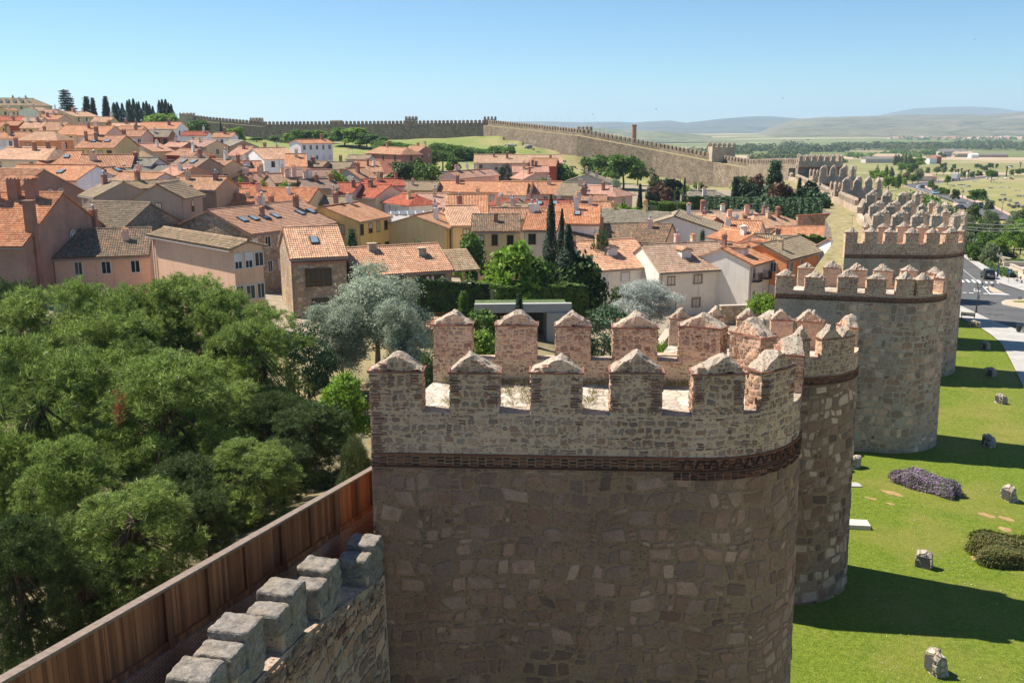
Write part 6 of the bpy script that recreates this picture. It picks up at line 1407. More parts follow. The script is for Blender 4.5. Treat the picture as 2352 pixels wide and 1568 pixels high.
leafbox([P(1130, 676, 89), P(1345, 672, 92)], -2.2, .8, 1.4, 'hedge', 7200, .14, 'long clipped green hedge behind the concrete pavilion')
leafbox([P(1330, 690, 96), P(1352, 700, 100)], -3.2, 4.2, 1.3, 'ivy', 3600, .15, 'tall dark ivy on the corner of the long off-white house', 'ivy')
leafbox([P(*px('C', 1470, 800), 192), P(*px('C', 1790, 800), 196)], -1.8, 1., 1.2, 'ivy', 3000, .24, 'dark clipped hedge round the hipped grey villa')
leafbox([P(*px('C', 1620, 840), 168), P(*px('D', 560, 800), 150)], -2., 1.6, 2., 'bluegreen', 7000, .26, 'long grey-green juniper hedge above the brick chimneys')
leafbox([P(*px('C', 1205, 838), 150), P(*px('C', 1470, 842), 152)], -.6, .6, 3., 'hedge', 2600, .2, 'flat green vine roof in the middle of the right rows', 'vine')
leafbox([P(*px('D', 365, 1030), 122), P(*px('D', 560, 1040), 124)], -1.5, .7, 1.2, 'leaf', 2600, .15, 'climbing vine over the garden gate of the old houses', 'vine')
# weeds on the nearest tower's terrace and walk
def tufts(name, spots, mat, label, k=16, ln=.35, wd=.012, seed=3):
    r = np.random.default_rng(seed); c = np.array(spots, float); V, Fq = needle_arr(r, c, np.tile([0, 0, 1.6], (len(c), 1)), ln, wd, k); o = mesh_np(name, V, Fq, LM[mat]); tag(o, label, 'weeds'); o['kind'] = 'stuff'; return o
r = np.random.default_rng(9); sp = []
for x in np.linspace(.5, 10, 90): q = T1.at(np.array([T1.S-x]), T1.zf, -T1.rng.uniform(.8, 1.05))[0]; q[2] = T1.zf+.02; sp.append(q)
for _ in range(60):
    q = T1.at(np.array([r.uniform(2, 9)]), T1.zf, -r.uniform(1.8, 6))[0]; q[2] = T1.zf+.02
    for _ in range(3): sp.append(q+np.append(r.normal(0, .08, 2), 0))
tufts('weeds', sp, 'dry', 'dry weeds growing on the paved terrace of the nearest tower', 12, .38, .016)
# ---------------------------------------------------------------- outside the wall: lawn, pavements, road
CR['E'] = (3780, 950, 4.127); CR['F'] = (3500, 600, 3.92); CR['G'] = (3100, 1800, 1.684); CR['I'] = (3100, 1100, 1.96)
def gp(c, x, y, dz=0.):
    p = on_out(*px(c, x, y)); return np.array([p[0], p[1], float(z_out(p[0], p[1]))+dz])
def sheet(name, poly, mat, dz, step=1.5, kind='structure', skirt=0.):
    """polygon draped on the ground, cut in cells"""
    poly = [np.array(p[:2], float) for p in poly]; A = np.array(poly); x0, y0 = A.min(0); x1, y1 = A.max(0)
    import bmesh
    bm = bmesh.new(); vs = [bm.verts.new((p[0], p[1], 0)) for p in poly]; bm.faces.new(vs)
    for k in np.arange(x0+step, x1, step): bmesh.ops.bisect_plane(bm, geom=bm.verts[:]+bm.edges[:]+bm.faces[:], plane_co=(k, 0, 0), plane_no=(1, 0, 0))
    for k in np.arange(y0+step, y1, step): bmesh.ops.bisect_plane(bm, geom=bm.verts[:]+bm.edges[:]+bm.faces[:], plane_co=(0, k, 0), plane_no=(0, 1, 0))
    bmesh.ops.triangulate(bm, faces=bm.faces[:])
    for v in bm.verts: v.co.z = float(z_out(v.co.x, v.co.y))+dz
    if skirt:
        r = bmesh.ops.extrude_edge_only(bm, edges=[e for e in bm.edges if e.is_boundary])
        for v in r['geom']:
            if isinstance(v, bmesh.types.BMVert): v.co.z -= skirt
    bmesh.ops.recalc_face_normals(bm, faces=bm.faces[:])
    if sum(f.normal.z for f in bm.faces) < 0: bmesh.ops.reverse_faces(bm, faces=bm.faces[:])
    me = bpy.data.meshes.new(name); bm.to_mesh(me); bm.free(); me.materials.append(mat); o = bpy.data.objects.new(name, me); C.objects.link(o); return tag(o, kind=kind)
def strip(name, A, B, mat, dz, kind='structure'):
    """ribbon between two polylines of ground points"""
    def rs(Q, n): Q = np.array([q[:2] for q in Q]); l = np.concatenate([[0], np.cumsum(np.linalg.norm(np.diff(Q, axis=0), axis=1))]); t = np.linspace(0, l[-1], n); return np.stack([np.interp(t, l, Q[:, 0]), np.interp(t, l, Q[:, 1])], 1)
    a, b = rs(A, 60), rs(B, 60); X = np.array([a+(b-a)*t for t in np.linspace(0, 1, 8)]); Z = z_out(X[..., 0], X[..., 1])+dz
    mb = MB(); mb.grid(np.concatenate([X, Z[..., None]], -1), 0, False); o = mb.build(name, mat)
    me = o.data
    if me.polygons and sum(p.normal.z for p in me.polygons) < 0: me.flip_normals()
    return tag(o, kind=kind)
# lawn
t = NT('lawn', .9, .15); n1 = t.noise(.12, 6, .65); n2 = t.noise(3.5, 5, .75); n3 = t.noise(.5, 5, .7); n4 = t.noise(14, 3, .7)
c = t.ramp(n2, [(.28, (.07, .115, .010)), (.5, (.155, .21, .02)), (.75, (.26, .30, .05))]); c = t.mix(t.ramp(n1, [(.46, 0.), (.64, .7)]), c, (.27, .235, .06)); c = t.mix(t.ramp(n3, [(.3, .35), (.48, 0.)]), c, (.05, .12, .008))
c = t.mix(1., c, t.ramp(n4, [(.3, .6), (.7, 1.35)]), 'MULTIPLY'); sp = t.n('TexVoronoi', {'Vector': t.co(), 'Scale': 4.5}, 0); c = t.mix(t.math('MULTIPLY', t.ramp(sp, [(.04, .5), (.07, 0.)]), t.ramp(n3, [(.42, 0.), (.55, 1.)])), c, (.55, .58, .42))
t.base(c); t.bump(t.math('ADD', n2, n4), .06); M['lawn'] = t.m
t = NT('asphalt', .85, .3); a1 = t.noise(.25, 5, .6); a2 = t.noise(30, 3); t.base(t.mix(1., t.ramp(a1, [(.3, (.085, .085, .088)), (.7, (.125, .122, .118))]), t.ramp(a2, [(.3, .85), (.7, 1.12)]), 'MULTIPLY')); t.bump(a2, .004); M['asphalt'] = t.m
def paving(name, c1, c2, s):
    t = NT(name, .85, .25); b = t.n('TexBrick', {'Vector': t.mapping(t.co(), (1, 1, 1), rot=(0, 0, .9)), 'Color1': c1+(1,), 'Color2': c2+(1,), 'Mortar': tuple(x*.55 for x in c1)+(1,), 'Scale': 1., 'Mortar Size': .012, 'Brick Width': s, 'Row Height': s*.5}, 0)
    t.base(t.mix(1., b, t.ramp(t.noise(.5, 5), [(.3, .85), (.7, 1.1)]), 'MULTIPLY')); return t.m
M['pave'] = paving('granite_paving', (.40, .385, .36), (.46, .44, .41), .8); M['pink'] = paving('pink_paving', (.50, .33, .27), (.55, .38, .31), .5); M['kerb'] = plain('kerb_stone', (.50, .45, .38), .85, scale=4); M['paint'] = plain('road_paint', (.70, .70, .68), .7, scale=6, var=.15)
E1 = [gp('I', *q) for q in ((1425, 326), (1600, 410), (1700, 475), (1780, 545), (1830, 640), (1890, 760), (1952, 890))]+[gp('Z', *q) for q in ((2440, 1090), (2560, 1400), (2700, 1900))]
E2 = [gp('I', *q) for q in ((1437, 240), (1570, 300), (1700, 365), (1860, 420), (1952, 455))]+[gp('Z', *q) for q in ((2430, 795), (2560, 860), (2800, 960))]
wl_ = [np.array((x, y, 0)) for x, y in NW[1:6]]
lawn = sheet('lawn', [(-2, 20), (2, 30), (12, 44), (24, 66), (37, 88), (E1[0][0]-3, E1[0][1]+2)]+[q for q in E1]+[(40, 22), (10, 8)], M['lawn'], .0, 2.)
sheet('pavement', E1+[q for q in E2[::-1]]+[(E2[0][0]-8, E2[0][1]+4), (37, 88.5), (E1[0][0]-3, E1[0][1]+2.05)], M['pave'], .08, 2.5)
E3 = [gp('E', *q) for q in ((285, 300), (640, 560), (820, 690), (900, 750), (1304, 880))]+[gp('Z', 2450, 700)]
E3 = [E3[0]+(E3[0]-E3[1])*3.]+E3
E4 = [gp('E', *q) for q in ((290, 212), (500, 370), (840, 575), (960, 672), (1304, 690))]+[gp('Z', 2450, 640)]; E4 = [E4[0]+(E4[0]-E4[1])*3.]+E4
E2b = [(40, 93), (43, 108), (48, 124), (54, 145)]
sheet('road', [q for q in E2[::-1]]+[(E2[0][0]-8, E2[0][1]+4)]+E2b+[q for q in E3]+[(E3[-1][0]+8, E3[-1][1]-6)], M['asphalt'], -.04, 4.)
strip('pavement', E3, E4, M['pave'], .08); strip('kerb', E3, [q+np.array([-.18, -.18, 0]) for q in E3], M['kerb'], .085)
strip('kerb', E2, [q+np.array([.18, .18, 0]) for q in E2], M['kerb'], .085); strip('kerb', E1, [q+np.array([.12, .1, 0]) for q in E1], M['kerb'], .09)
sheet('plaza', [gp('E', *q) for q in ((960, 672), (880, 440), (1000, 395), (1304, 400))]+[gp('Z', 2480, 560), gp('Z', 2480, 640)]+[gp('E', 1304, 692)], plain('sandy_plaza', (.50, .43, .33), .9), .06, 5.)
# painted markings
mk = MB()
def pq(c, pts, dz=.0):
    P_ = [gp(c, *q, -.028+dz) for q in pts]; mk.add(P_, [tuple(range(len(P_)))])
for q in ([(245, 688), (285, 688), (330, 733), (290, 735)], [(332, 690), (375, 690), (425, 737), (385, 738)], [(425, 692), (470, 692), (516, 740), (472, 741)], [(518, 696), (565, 696), (607, 742), (560, 745)], [(655, 722), (690, 722), (712, 748), (675, 750)], [(738, 728), (785, 730), (805, 752), (765, 753)], [(845, 730), (870, 732), (902, 755), (870, 752)],
          [(264, 500), (272, 500), (596, 765), (588, 768)], [(588, 768), (596, 765), (745, 915), (735, 930)], [(735, 930), (745, 915), (1000, 922), (1080, 943)], [(478, 835), (488, 835), (488, 885), (478, 885)], [(478, 877), (590, 880), (585, 888), (478, 885)], [(484, 835), (492, 837), (592, 884), (582, 886)],
          [(296, 903), (352, 903), (358, 910), (302, 911)], [(394, 905), (472, 907), (476, 915), (400, 914)], [(632, 914), (705, 916), (710, 925), (638, 924)], [(650, 818), (700, 808), (718, 820), (665, 833)], [(232, 845), (245, 850), (258, 862), (232, 866)]): pq('E', q)
mo = mk.build('road_markings', M['paint']); tag(mo, kind='structure'); 
if sum(p.normal.z for p in mo.data.polygons) < 0: mo.data.flip_normals()
# islands
def island(c, pts, label, h_=.14, mat=None, name='traffic_island', inner=None):
    P_ = [gp(c, *q) for q in pts]; ctr = sum(P_)/len(P_); root = empty(name, tuple(ctr), 0, label, 'island'); mb = MB(); mb.prism([(p[0]-ctr[0], p[1]-ctr[1]) for p in P_], -.4, h_); mb.build('kerb', M['kerb'], root)
    mb = MB(); mb.prism([((p[0]-ctr[0])*.88, (p[1]-ctr[1])*.88) for p in P_], 0, h_+.03); mb.build('fill', mat or plain('sand_fill', (.48, .38, .27)), root); return root
island('E', [(720, 825), (762, 828), (1000, 925), (820, 915), (737, 872)], 'small triangular sand coloured traffic island beside the crossing')
island('E', [(930, 1075), (1000, 1050), (1304, 1038), (1500, 1060), (1500, 1200), (1304, 1170), (1100, 1135), (955, 1105)], 'roundabout island with sandy rim and grass centre', .12, None, 'roundabout')
gq = [gp('E', *q, .22) for q in ((1100, 1072), (1180, 1052), (1320, 1046), (1450, 1060), (1450, 1110), (1304, 1092), (1160, 1086))]; mb = MB(); mb.add(gq, [tuple(range(len(gq)))]); o = mb.build('grass', M['lawn']); tag(o, kind='stuff')
if o.data.polygons[0].normal.z < 0: o.data.flip_normals()
# bare patches in the lawn
M['soil'] = plain('bare_soil', (.36, .24, .11), .95, scale=3, var=.3)
r = np.random.default_rng(2)
for x, y, a, b in [(790, 290, 90, 14), (650, 325, 50, 8), (780, 362, 35, 8), (1430, 440, 90, 14), (1560, 462, 60, 14), (1550, 532, 55, 16), (1350, 710, 34, 40)]:
    c0 = gp('G', x, y); ex = gp('G', x+a, y+a*.25)-c0; ey = gp('G', x, y+b)-c0; V = [c0+ex*math.cos(t_)*r.uniform(.6, 1.1)+ey*math.sin(t_)*r.uniform(.6, 1.1)+np.array([0, 0, .012]) for t_ in np.linspace(0, 6.28, 15)[:-1]]; mb = MB(); mb.add(V, [tuple(range(14))]); o = mb.build('soil', M['soil']); tag(o, kind='structure')
    if o.data.polygons[0].normal.z < 0: o.data.flip_normals()
# daisies, countless
n = 4200; q = np.stack([r.uniform(14, 46, n), r.uniform(34, 84, n)], 1); q = q[(np.sin(q[:, 0]*.8)+np.sin(q[:, 1]*.55+1)+r.normal(0, .8, n)) > .1]; q = q[q[:, 0] > np.interp(q[:, 1], [34, 84], [14, 36])]
c3 = np.concatenate([q, (z_out(q[:, 0], q[:, 1])+.05)[:, None]], 1); V, Fq = leaf_arr(r, c3, np.tile([0, 0, 1.], (len(c3), 1)), .022, 1., .3); o = mesh_np('daisies', V, Fq, plain('petals', (.75, .75, .68))); tag(o, 'countless white daisies dotting the lawn below the towers', 'daisies', kind='stuff')
# ---------------------------------------------------------------- stones on the lawn
M['rock'] = rubble('granite_rock', [(.50, .42, .33), (.42, .35, .28), (.56, .48, .38)], (.44, .36, .28), .35, 1., .02, .08); M['rockg'] = rubble('outcrop_rock', [(.34, .31, .28), (.28, .26, .24), (.40, .37, .33)], (.30, .27, .23), 2.2, 1., .01, .1); M['slate'] = plain('dark_slate', (.07, .07, .075), .5, .5, scale=10)
def rock(mb, c, sx, sy, sz, seed=0, n=3, lean=0., rz=0, mat=0):
    import bmesh
    bm = bmesh.new(); bmesh.ops.create_icosphere(bm, subdivisions=n, radius=1.); r_ = np.random.default_rng(seed); ph = r_.uniform(0, 6, 6)
    V = []
    for v in bm.verts:
        p = np.array(v.co); e = np.sign(p)*np.abs(p)**.6; e += .10*np.sin(p[[1, 2, 0]]*3.3+ph[:3])+.05*np.sin(p[[2, 0, 1]]*8+ph[3:]); x, y, z = e*(sx/2, sy/2, sz/2); x += lean*z
        V.append((c[0]+x*math.cos(rz)-y*math.sin(rz), c[1]+x*math.sin(rz)+y*math.cos(rz), c[2]+z+sz*.42))
    mb.add(V, [[v.index for v in f.verts] for f in bm.faces], mat); bm.free(); return mb
def stele(u, v, hpx, label, rz, w=.85, th=.6, plaque=True):
    p = on_out(u, v); d = p[1]*CP-p[2]*SP; h_ = hpx*d/F*.92; root = empty('inscribed_stone', tuple(p), rz, label, 'stone', 'inscribed stones on the lawn')
    mb = MB(); V = []
    r_ = np.random.default_rng(int(u)); prof = [(-.5, 0), (-.52, .5), (-.44, .84), (-.2, 1.0), (.18, .93), (.42, .6), (.5, 0)]
    n = 5
    for k in range(n):
        t_ = (k/(n-1)-.5)*w
        for x, z in prof: V.append((x*th+r_.normal(0, .05), t_+r_.normal(0, .05), z*h_*(1-.16*abs(k-2)/2)+r_.normal(0, .02)-.03))
    m = len(prof); Fc = [(i*m+j, i*m+j+1, (i+1)*m+j+1, (i+1)*m+j) for i in range(n-1) for j in range(m-1)]+[tuple(range(m))[::-1], tuple(range((n-1)*m, n*m))]
    mb.add(V, Fc); mb.build('stone', M['rock'], root)
    if plaque:
        mb = MB(); x0 = -.5*th-.035; mb.add([(x0, -w*.4, .08*h_), (x0, w*.4, .08*h_), (x0-.01, w*.4, .62*h_), (x0-.01, -w*.4, .62*h_), (x0+.1, -w*.4, .08*h_), (x0+.1, w*.4, .08*h_), (x0+.1, w*.4, .62*h_), (x0+.1, -w*.4, .62*h_)], [(0, 3, 2, 1), (0, 1, 5, 4), (1, 2, 6, 5), (2, 3, 7, 6), (3, 0, 4, 7)]); mb.build('plaque', M['slate'], root)
    return root
for u, v, hp, rz, lb in [(2148, 1543, 70, .25, 'largest pointed stone with dark plaque, at the bottom of the lawn'), (2122, 1300, 49, 1.0, 'stone with ribbed dark plaque right of the pale slab'), (2318, 1148, 44, .2, 'stone between the lavender bed and the right edge'),
                         (2270, 1024, 34, .3, 'stone beside the end of the second tower shadow'), (2298, 925, 27, .3, 'inscribed stone left of the curving pavement, fourth from the bench'), (2276, 863, 25, .35, 'inscribed stone between the two upper tower shadows'), (2263, 801, 22, .3, 'small inscribed stone just below the uppermost shadow')]:
    stele(u, v, hp, lb, rz)
stele(2237, 752, 20, 'stone with pale round plaque next to the bench', 1.0, 1.3)
p = on_out(1962, 1073); mb = MB(); rock(mb, (0, 0, 0), 1.0, .7, 1.0, 3, lean=.1); root = empty('boulder', tuple(p), .4, 'pale upright boulder at the foot of the grey tower', 'boulder'); mb.build('stone', M['rock'], root)
p = on_out(1962, 1208); root = empty('stone_slab', tuple(p), -.12, 'flat pale rectangular slab beside the narrow dark tower', 'slab'); mb = MB(); mb.box((0, 0, .12), (1.75, .95, .3), 0, 0, .97); mb.build('slab', plain('pale_slab', (.62, .54, .47), .9, scale=5, var=.2, bump=.04), root)
p = on_out(1958, 1114); root = empty('flat_stone', tuple(p), 0, 'flat round grey stone set in the grass below the boulder', 'stone'); mb = MB(); rock(mb, (0, 0, 0), 1.2, .7, .12, 5); mb.build('stone', M['conc'], root)
# lavender and clipped round bushes
def bush(c, rx, ry, h_, mat, n, size, label, name, seed=1, rz=0, core=(.02, .03, .012), fl=None):
    root = empty(name, tuple(c), rz, label, name.split('_')[-1]); r_ = np.random.default_rng(seed); m = n; d = sph(r_, m); d[:, 2] = np.abs(d[:, 2]); k = 1+.10*np.sin(d[:, 0]*7+seed)+.09*np.sin(d[:, 1]*9+1)+r_.normal(0, .05, m)
    e = np.sign(d)*np.abs(d)**.75; cc = e*np.array([rx, ry, h_])*k[:, None]; V, Fq = leaf_arr(r_, cc, d, size, .4, .8); mesh_np('foliage', V, Fq, LM[mat], root); mb = MB(); rock(mb, (0, 0, -h_*.75), rx*1.6, ry*1.6, h_*1.5, seed); mb.build('branches', plain('bush_core', core), root); return root
a, b = gp('G', 830, 205), gp('G', 1200, 310); m_ = (a+b)/2; rz_ = math.atan2(b[1]-a[1], b[0]-a[0]); L_ = math.dist(a[:2], b[:2])
bush(m_, L_*.56, L_*.23, 1.0, 'lavender', 24000, .07, 'long mound of purple flowering lavender on the lawn', 'lavender_bed', 3, rz_)
c0 = gp('G', 1650, 730); bush(c0, 2.7, 1.8, 1.0, 'brownbush', 26000, .075, 'broad clipped brownish green bush at the right edge of the lawn', 'clipped_bush', 5, -.3)
# ---------------------------------------------------------------- street furniture
def gz(p): return np.array([p[0], p[1], float(z_out(p[0], p[1]))])
def lamp(c, x, y, ytop, label, arms=2, plate=False, banner=False, group='street lamps', rz=.5):
    p = gp(c, x, y, .08); d = p[1]*CP-p[2]*SP; h_ = (y-ytop)/CR[c][2]/1.7415*d/F*1.02; root = empty('street_lamp', tuple(p), rz, label, 'lamp', group); mb = MB(); k = h_/5
    mb.tube([(0, 0, 0), (0, 0, .25), (0, 0, .3), (0, 0, .9), (0, 0, 1.), (0, 0, h_*.82)], [.17, .17, .11, .09, .055, .045], 8)
    mb.tube([(0, 0, 1.0), (0, 0, 1.12)], [.09, .09], 8)
    if arms == 2:
        for s_ in (-1, 1): mb.tube([(0, 0, h_*.80), (s_*.28, 0, h_*.79), (s_*.5, 0, h_*.84), (s_*.5, 0, h_*.87)], .025, 5)
    mb.build('pole', M['dark'], root)
    for s_ in ((-.5, .5) if arms == 2 else (0,)):
        z0 = h_*.80 if arms == 2 else h_*.82; mb = MB()
        q = lambda r_, z: [(s_+r_*math.cos(t_), r_*math.sin(t_), z) for t_ in np.linspace(.785, 6.283+.785, 5)[:-1]]
        V = q(.1, z0)+q(.2, z0+.42); mb.add(V, [(i, (i+1) % 4, 4+(i+1) % 4, 4+i) for i in range(4)], 1)
        for i in range(4): mb.tube([V[i], V[4+i]], .016, 4)
        V = q(.25, z0+.42)+q(.14, z0+.56)+q(.03, z0+.7); mb.add(V, [(i, (i+1) % 4, 4+(i+1) % 4, 4+i) for i in range(4)]+[(4+i, 4+(i+1) % 4, 8+(i+1) % 4, 8+i) for i in range(4)]+[(3, 2, 1, 0)]); mb.tube([(s_, 0, z0-.12), (s_, 0, z0)], [.02, .1], 5)
        mb.build('lantern', [M['dark'], plain('lantern_glass', (.5, .5, .47), .2, .5)], root)
    if plate: mb = MB(); mb.box((0, -.07, h_*.5), (.62, .03, .55)); mb.build('sign_plate', M['zinc'], root)
    if banner: mb = MB(); mb.box((.22, 0, h_*.25), (.36, .05, h_*.42)); mb.build('banner', plain('blue_banner', (.12, .15, .38), .6), root)
    return root
lamp('E', 510, 1250, 735, 'double lantern street lamp with a plate, standing at the pavement edge by the bench', 2, True)
lamp('E', 460, 372, 15, 'double lantern street lamp on the far pavement beside the iron railing', 2)
lamp('E', 858, 660, 240, 'double lantern street lamp with a blue banner behind the dark off-road car', 2, banner=True)
lamp('E', 905, 365, 180, 'lamp post behind the low pale plaza wall', 2); lamp('E', 788, 235, 115, 'single lantern among the shrubs above the plaza', 1)
for i, (x, y, yt) in enumerate([(980, 640, 440), (1165, 700, 575), (1370, 752, 625), (1755, 876, 735), (1988, 965, 825), (806, 562, 465), (828, 608, 500), (1556, 800, 690)]):
    lamp('F', x, y, yt, 'thin dark lamp post on the pink pavement of the far road', 1, group='lamp posts along the pink pavement')
def sign(c, x, y, ytop, shape, label, col, face=0., r_=.3):
    p = gp(c, x, y, .08); d = p[1]*CP-p[2]*SP; h_ = (y-ytop)/CR[c][2]/1.7415*d/F; root = empty('road_sign', tuple(p), face, label, 'sign'); mb = MB(); mb.tube([(0, 0, 0), (0, 0, h_)], .035, 6); mb.build('pole', M['zinc'], root); mb = MB()
    if shape == 'disc': mb.tube([(0, -.045, h_-r_), (0, -.02, h_-r_)], r_, 20)
    else: mb.box((0, -.05, h_-r_), (2*r_, .03, 2*r_)); mb.add([(-.2, -.068, h_-r_-.2), (.2, -.068, h_-r_-.2), (0, -.068, h_-r_+.2)], [(0, 1, 2)], 1); mb.add([(-.05, -.072, h_-r_-.16), (.07, -.072, h_-r_-.16), (.02, -.072, h_-r_+.08), (-.03, -.072, h_-r_+.06)], [(0, 1, 2, 3)], 0)
    mb.build('sign_face', [col, M['whitef']] if shape != 'disc' else col, root); return root
sign('E', 777, 842, 758, 'disc', 'round road sign seen from behind on the triangular island', M['zinc'], 0., .32); sign('E', 1226, 1046, 972, 'disc', 'round road sign seen from behind at the roundabout rim', M['zinc'], 0., .34)
sign('E', 1042, 755, 530, 'square', 'square blue pedestrian crossing sign with white triangle', plain('sign_blue', (.03, .10, .40), .4), 0., .34); sign('F', 1210, 830, 750, 'disc', 'round road sign seen from behind at the side road', M['zinc'], 0., .34)
# bench, bin, bollards
p = gp('E', 375, 1350, .08); root = empty('park_bench', tuple(p), -.55+math.pi, 'wooden slatted bench with black iron arms on the pavement', 'bench')
mb = MB()
for k in range(4): mb.box((0, -.2+k*.13, .44), (1.7, .1, .035))
mb.build('seat', M['wood'], root); mb = MB()
for k in range(3): mb.box((0, .28+k*.03, .58+k*.13), (1.7, .03, .1))
mb.build('backrest', M['wood'], root)
for s_ in (-.75, .75):
    mb = MB(); mb.tube([(s_, -.28, 0), (s_, -.24, .42), (s_, .24, .42), (s_, .36, .92)], .03, 5); mb.tube([(s_, .3, 0), (s_, .22, .42)], .03, 5); mb.tube([(s_, -.27, .42), (s_, -.27, .62), (s_, .26, .64)], .025, 5); mb.build('leg', M['dark'], root)
p = gp('E', 1210, 1568, .08); root = empty('litter_bin', tuple(p), 0, 'black cylindrical litter bin at the pavement edge', 'bin'); mb = MB(); mb.tube([(0, 0, .1), (0, 0, .8)], [.26, .32], 14); mb.tube([(0, 0, .8), (0, 0, .88)], [.36, .36], 14); mb.build('body', M['dark'], root); mb = MB(); mb.tube([(0, 0, 0), (0, 0, .12)], .08, 6); mb.build('foot', M['dark'], root)
for x, y, lb in ((1168, 730, 'larger concrete block on the far pavement'), (1243, 755, 'smaller concrete block on the far pavement')):
    p = gp('E', x, y, .06); root = empty('concrete_block', tuple(p), .4, lb, 'block'); mb = MB(); mb.box((0, 0, .25), (.5, .5, .5), 0, 0, .92); mb.build('block', M['conc'], root)
p = gp('E', 1246, 698, .06); root = empty('hydrant', tuple(p), 0, 'small dark red hydrant on the plaza', 'hydrant'); mb = MB(); mb.tube([(0, 0, 0), (0, 0, .5), (0, 0, .62)], [.1, .1, .04], 8); mb.tube([(-.16, 0, .4), (.16, 0, .4)], .05, 6); mb.build('body', plain('hydrant_red', (.3, .04, .02), .5), root)
# railing and plants along the far pavement
r = np.random.default_rng(8); a, b = E4[0], gp('E', 840, 560); n = 90; root = empty('iron_railing', tuple(a), 0, 'black iron railing running along the far pavement', 'railing'); loc = a
mb = MB()
for k in range(n):
    p = gz(a+(b-a)*k/n); mb.box(p-loc+np.array([0, 0, .5]), (.04, .04, 1.0))
mb.build('bars', M['dark'], root); mb = MB(); pts = [gz(a+(b-a)*k/12)-loc for k in range(13)]; mb.tube([q+np.array([0, 0, 1.]) for q in pts], .035, 4); mb.tube([q+np.array([0, 0, .12]) for q in pts], .03, 4); mb.build('rail', M['dark'], root)
tf = np.array([.6, .6, 0])
leafbox([gz(E4[0]+tf), gz(gp('E', 500, 360)+tf), gz(gp('E', 840, 555)+tf)], 0, .9, .9, 'leaf', 6000, .13, 'green shrubs and flowers growing through the iron railing', 'shrub_border')
leafbox([gp('E', 880, 560), gp('E', 1110, 668)], 0, .9, 1.6, 'brightbush' if 0 else 'leaf', 3500, .12, 'low green planting along the plaza kerb', 'shrub_border', seed=4)
for (a, b, lb) in ((((850, 378)), (1080, 425), 'low pale wall behind the lamp with the banner'), ((960, 478), (1304, 482), 'long pale wall of the planter on the plaza'), ((1080, 520), (1304, 610), 'diagonal pale retaining wall on the plaza'), ((760, 392), (890, 395), 'short stone wall among the shrubs')):
    A_, B_ = gp('E', *a), gp('E', *b); lowwall(A_+np.array([0, 0, .9]), B_+np.array([0, 0, .9]), .9, lb, M['stonepale'], .4, M['kerb'], 'plaza_wall')
leafbox([gp('E', 1010, 440), gp('E', 1304, 440)], 0, .8, 2.2, 'leaf', 2500, .13, 'shrubs in the planter behind the long pale wall', 'shrub_border', seed=6)
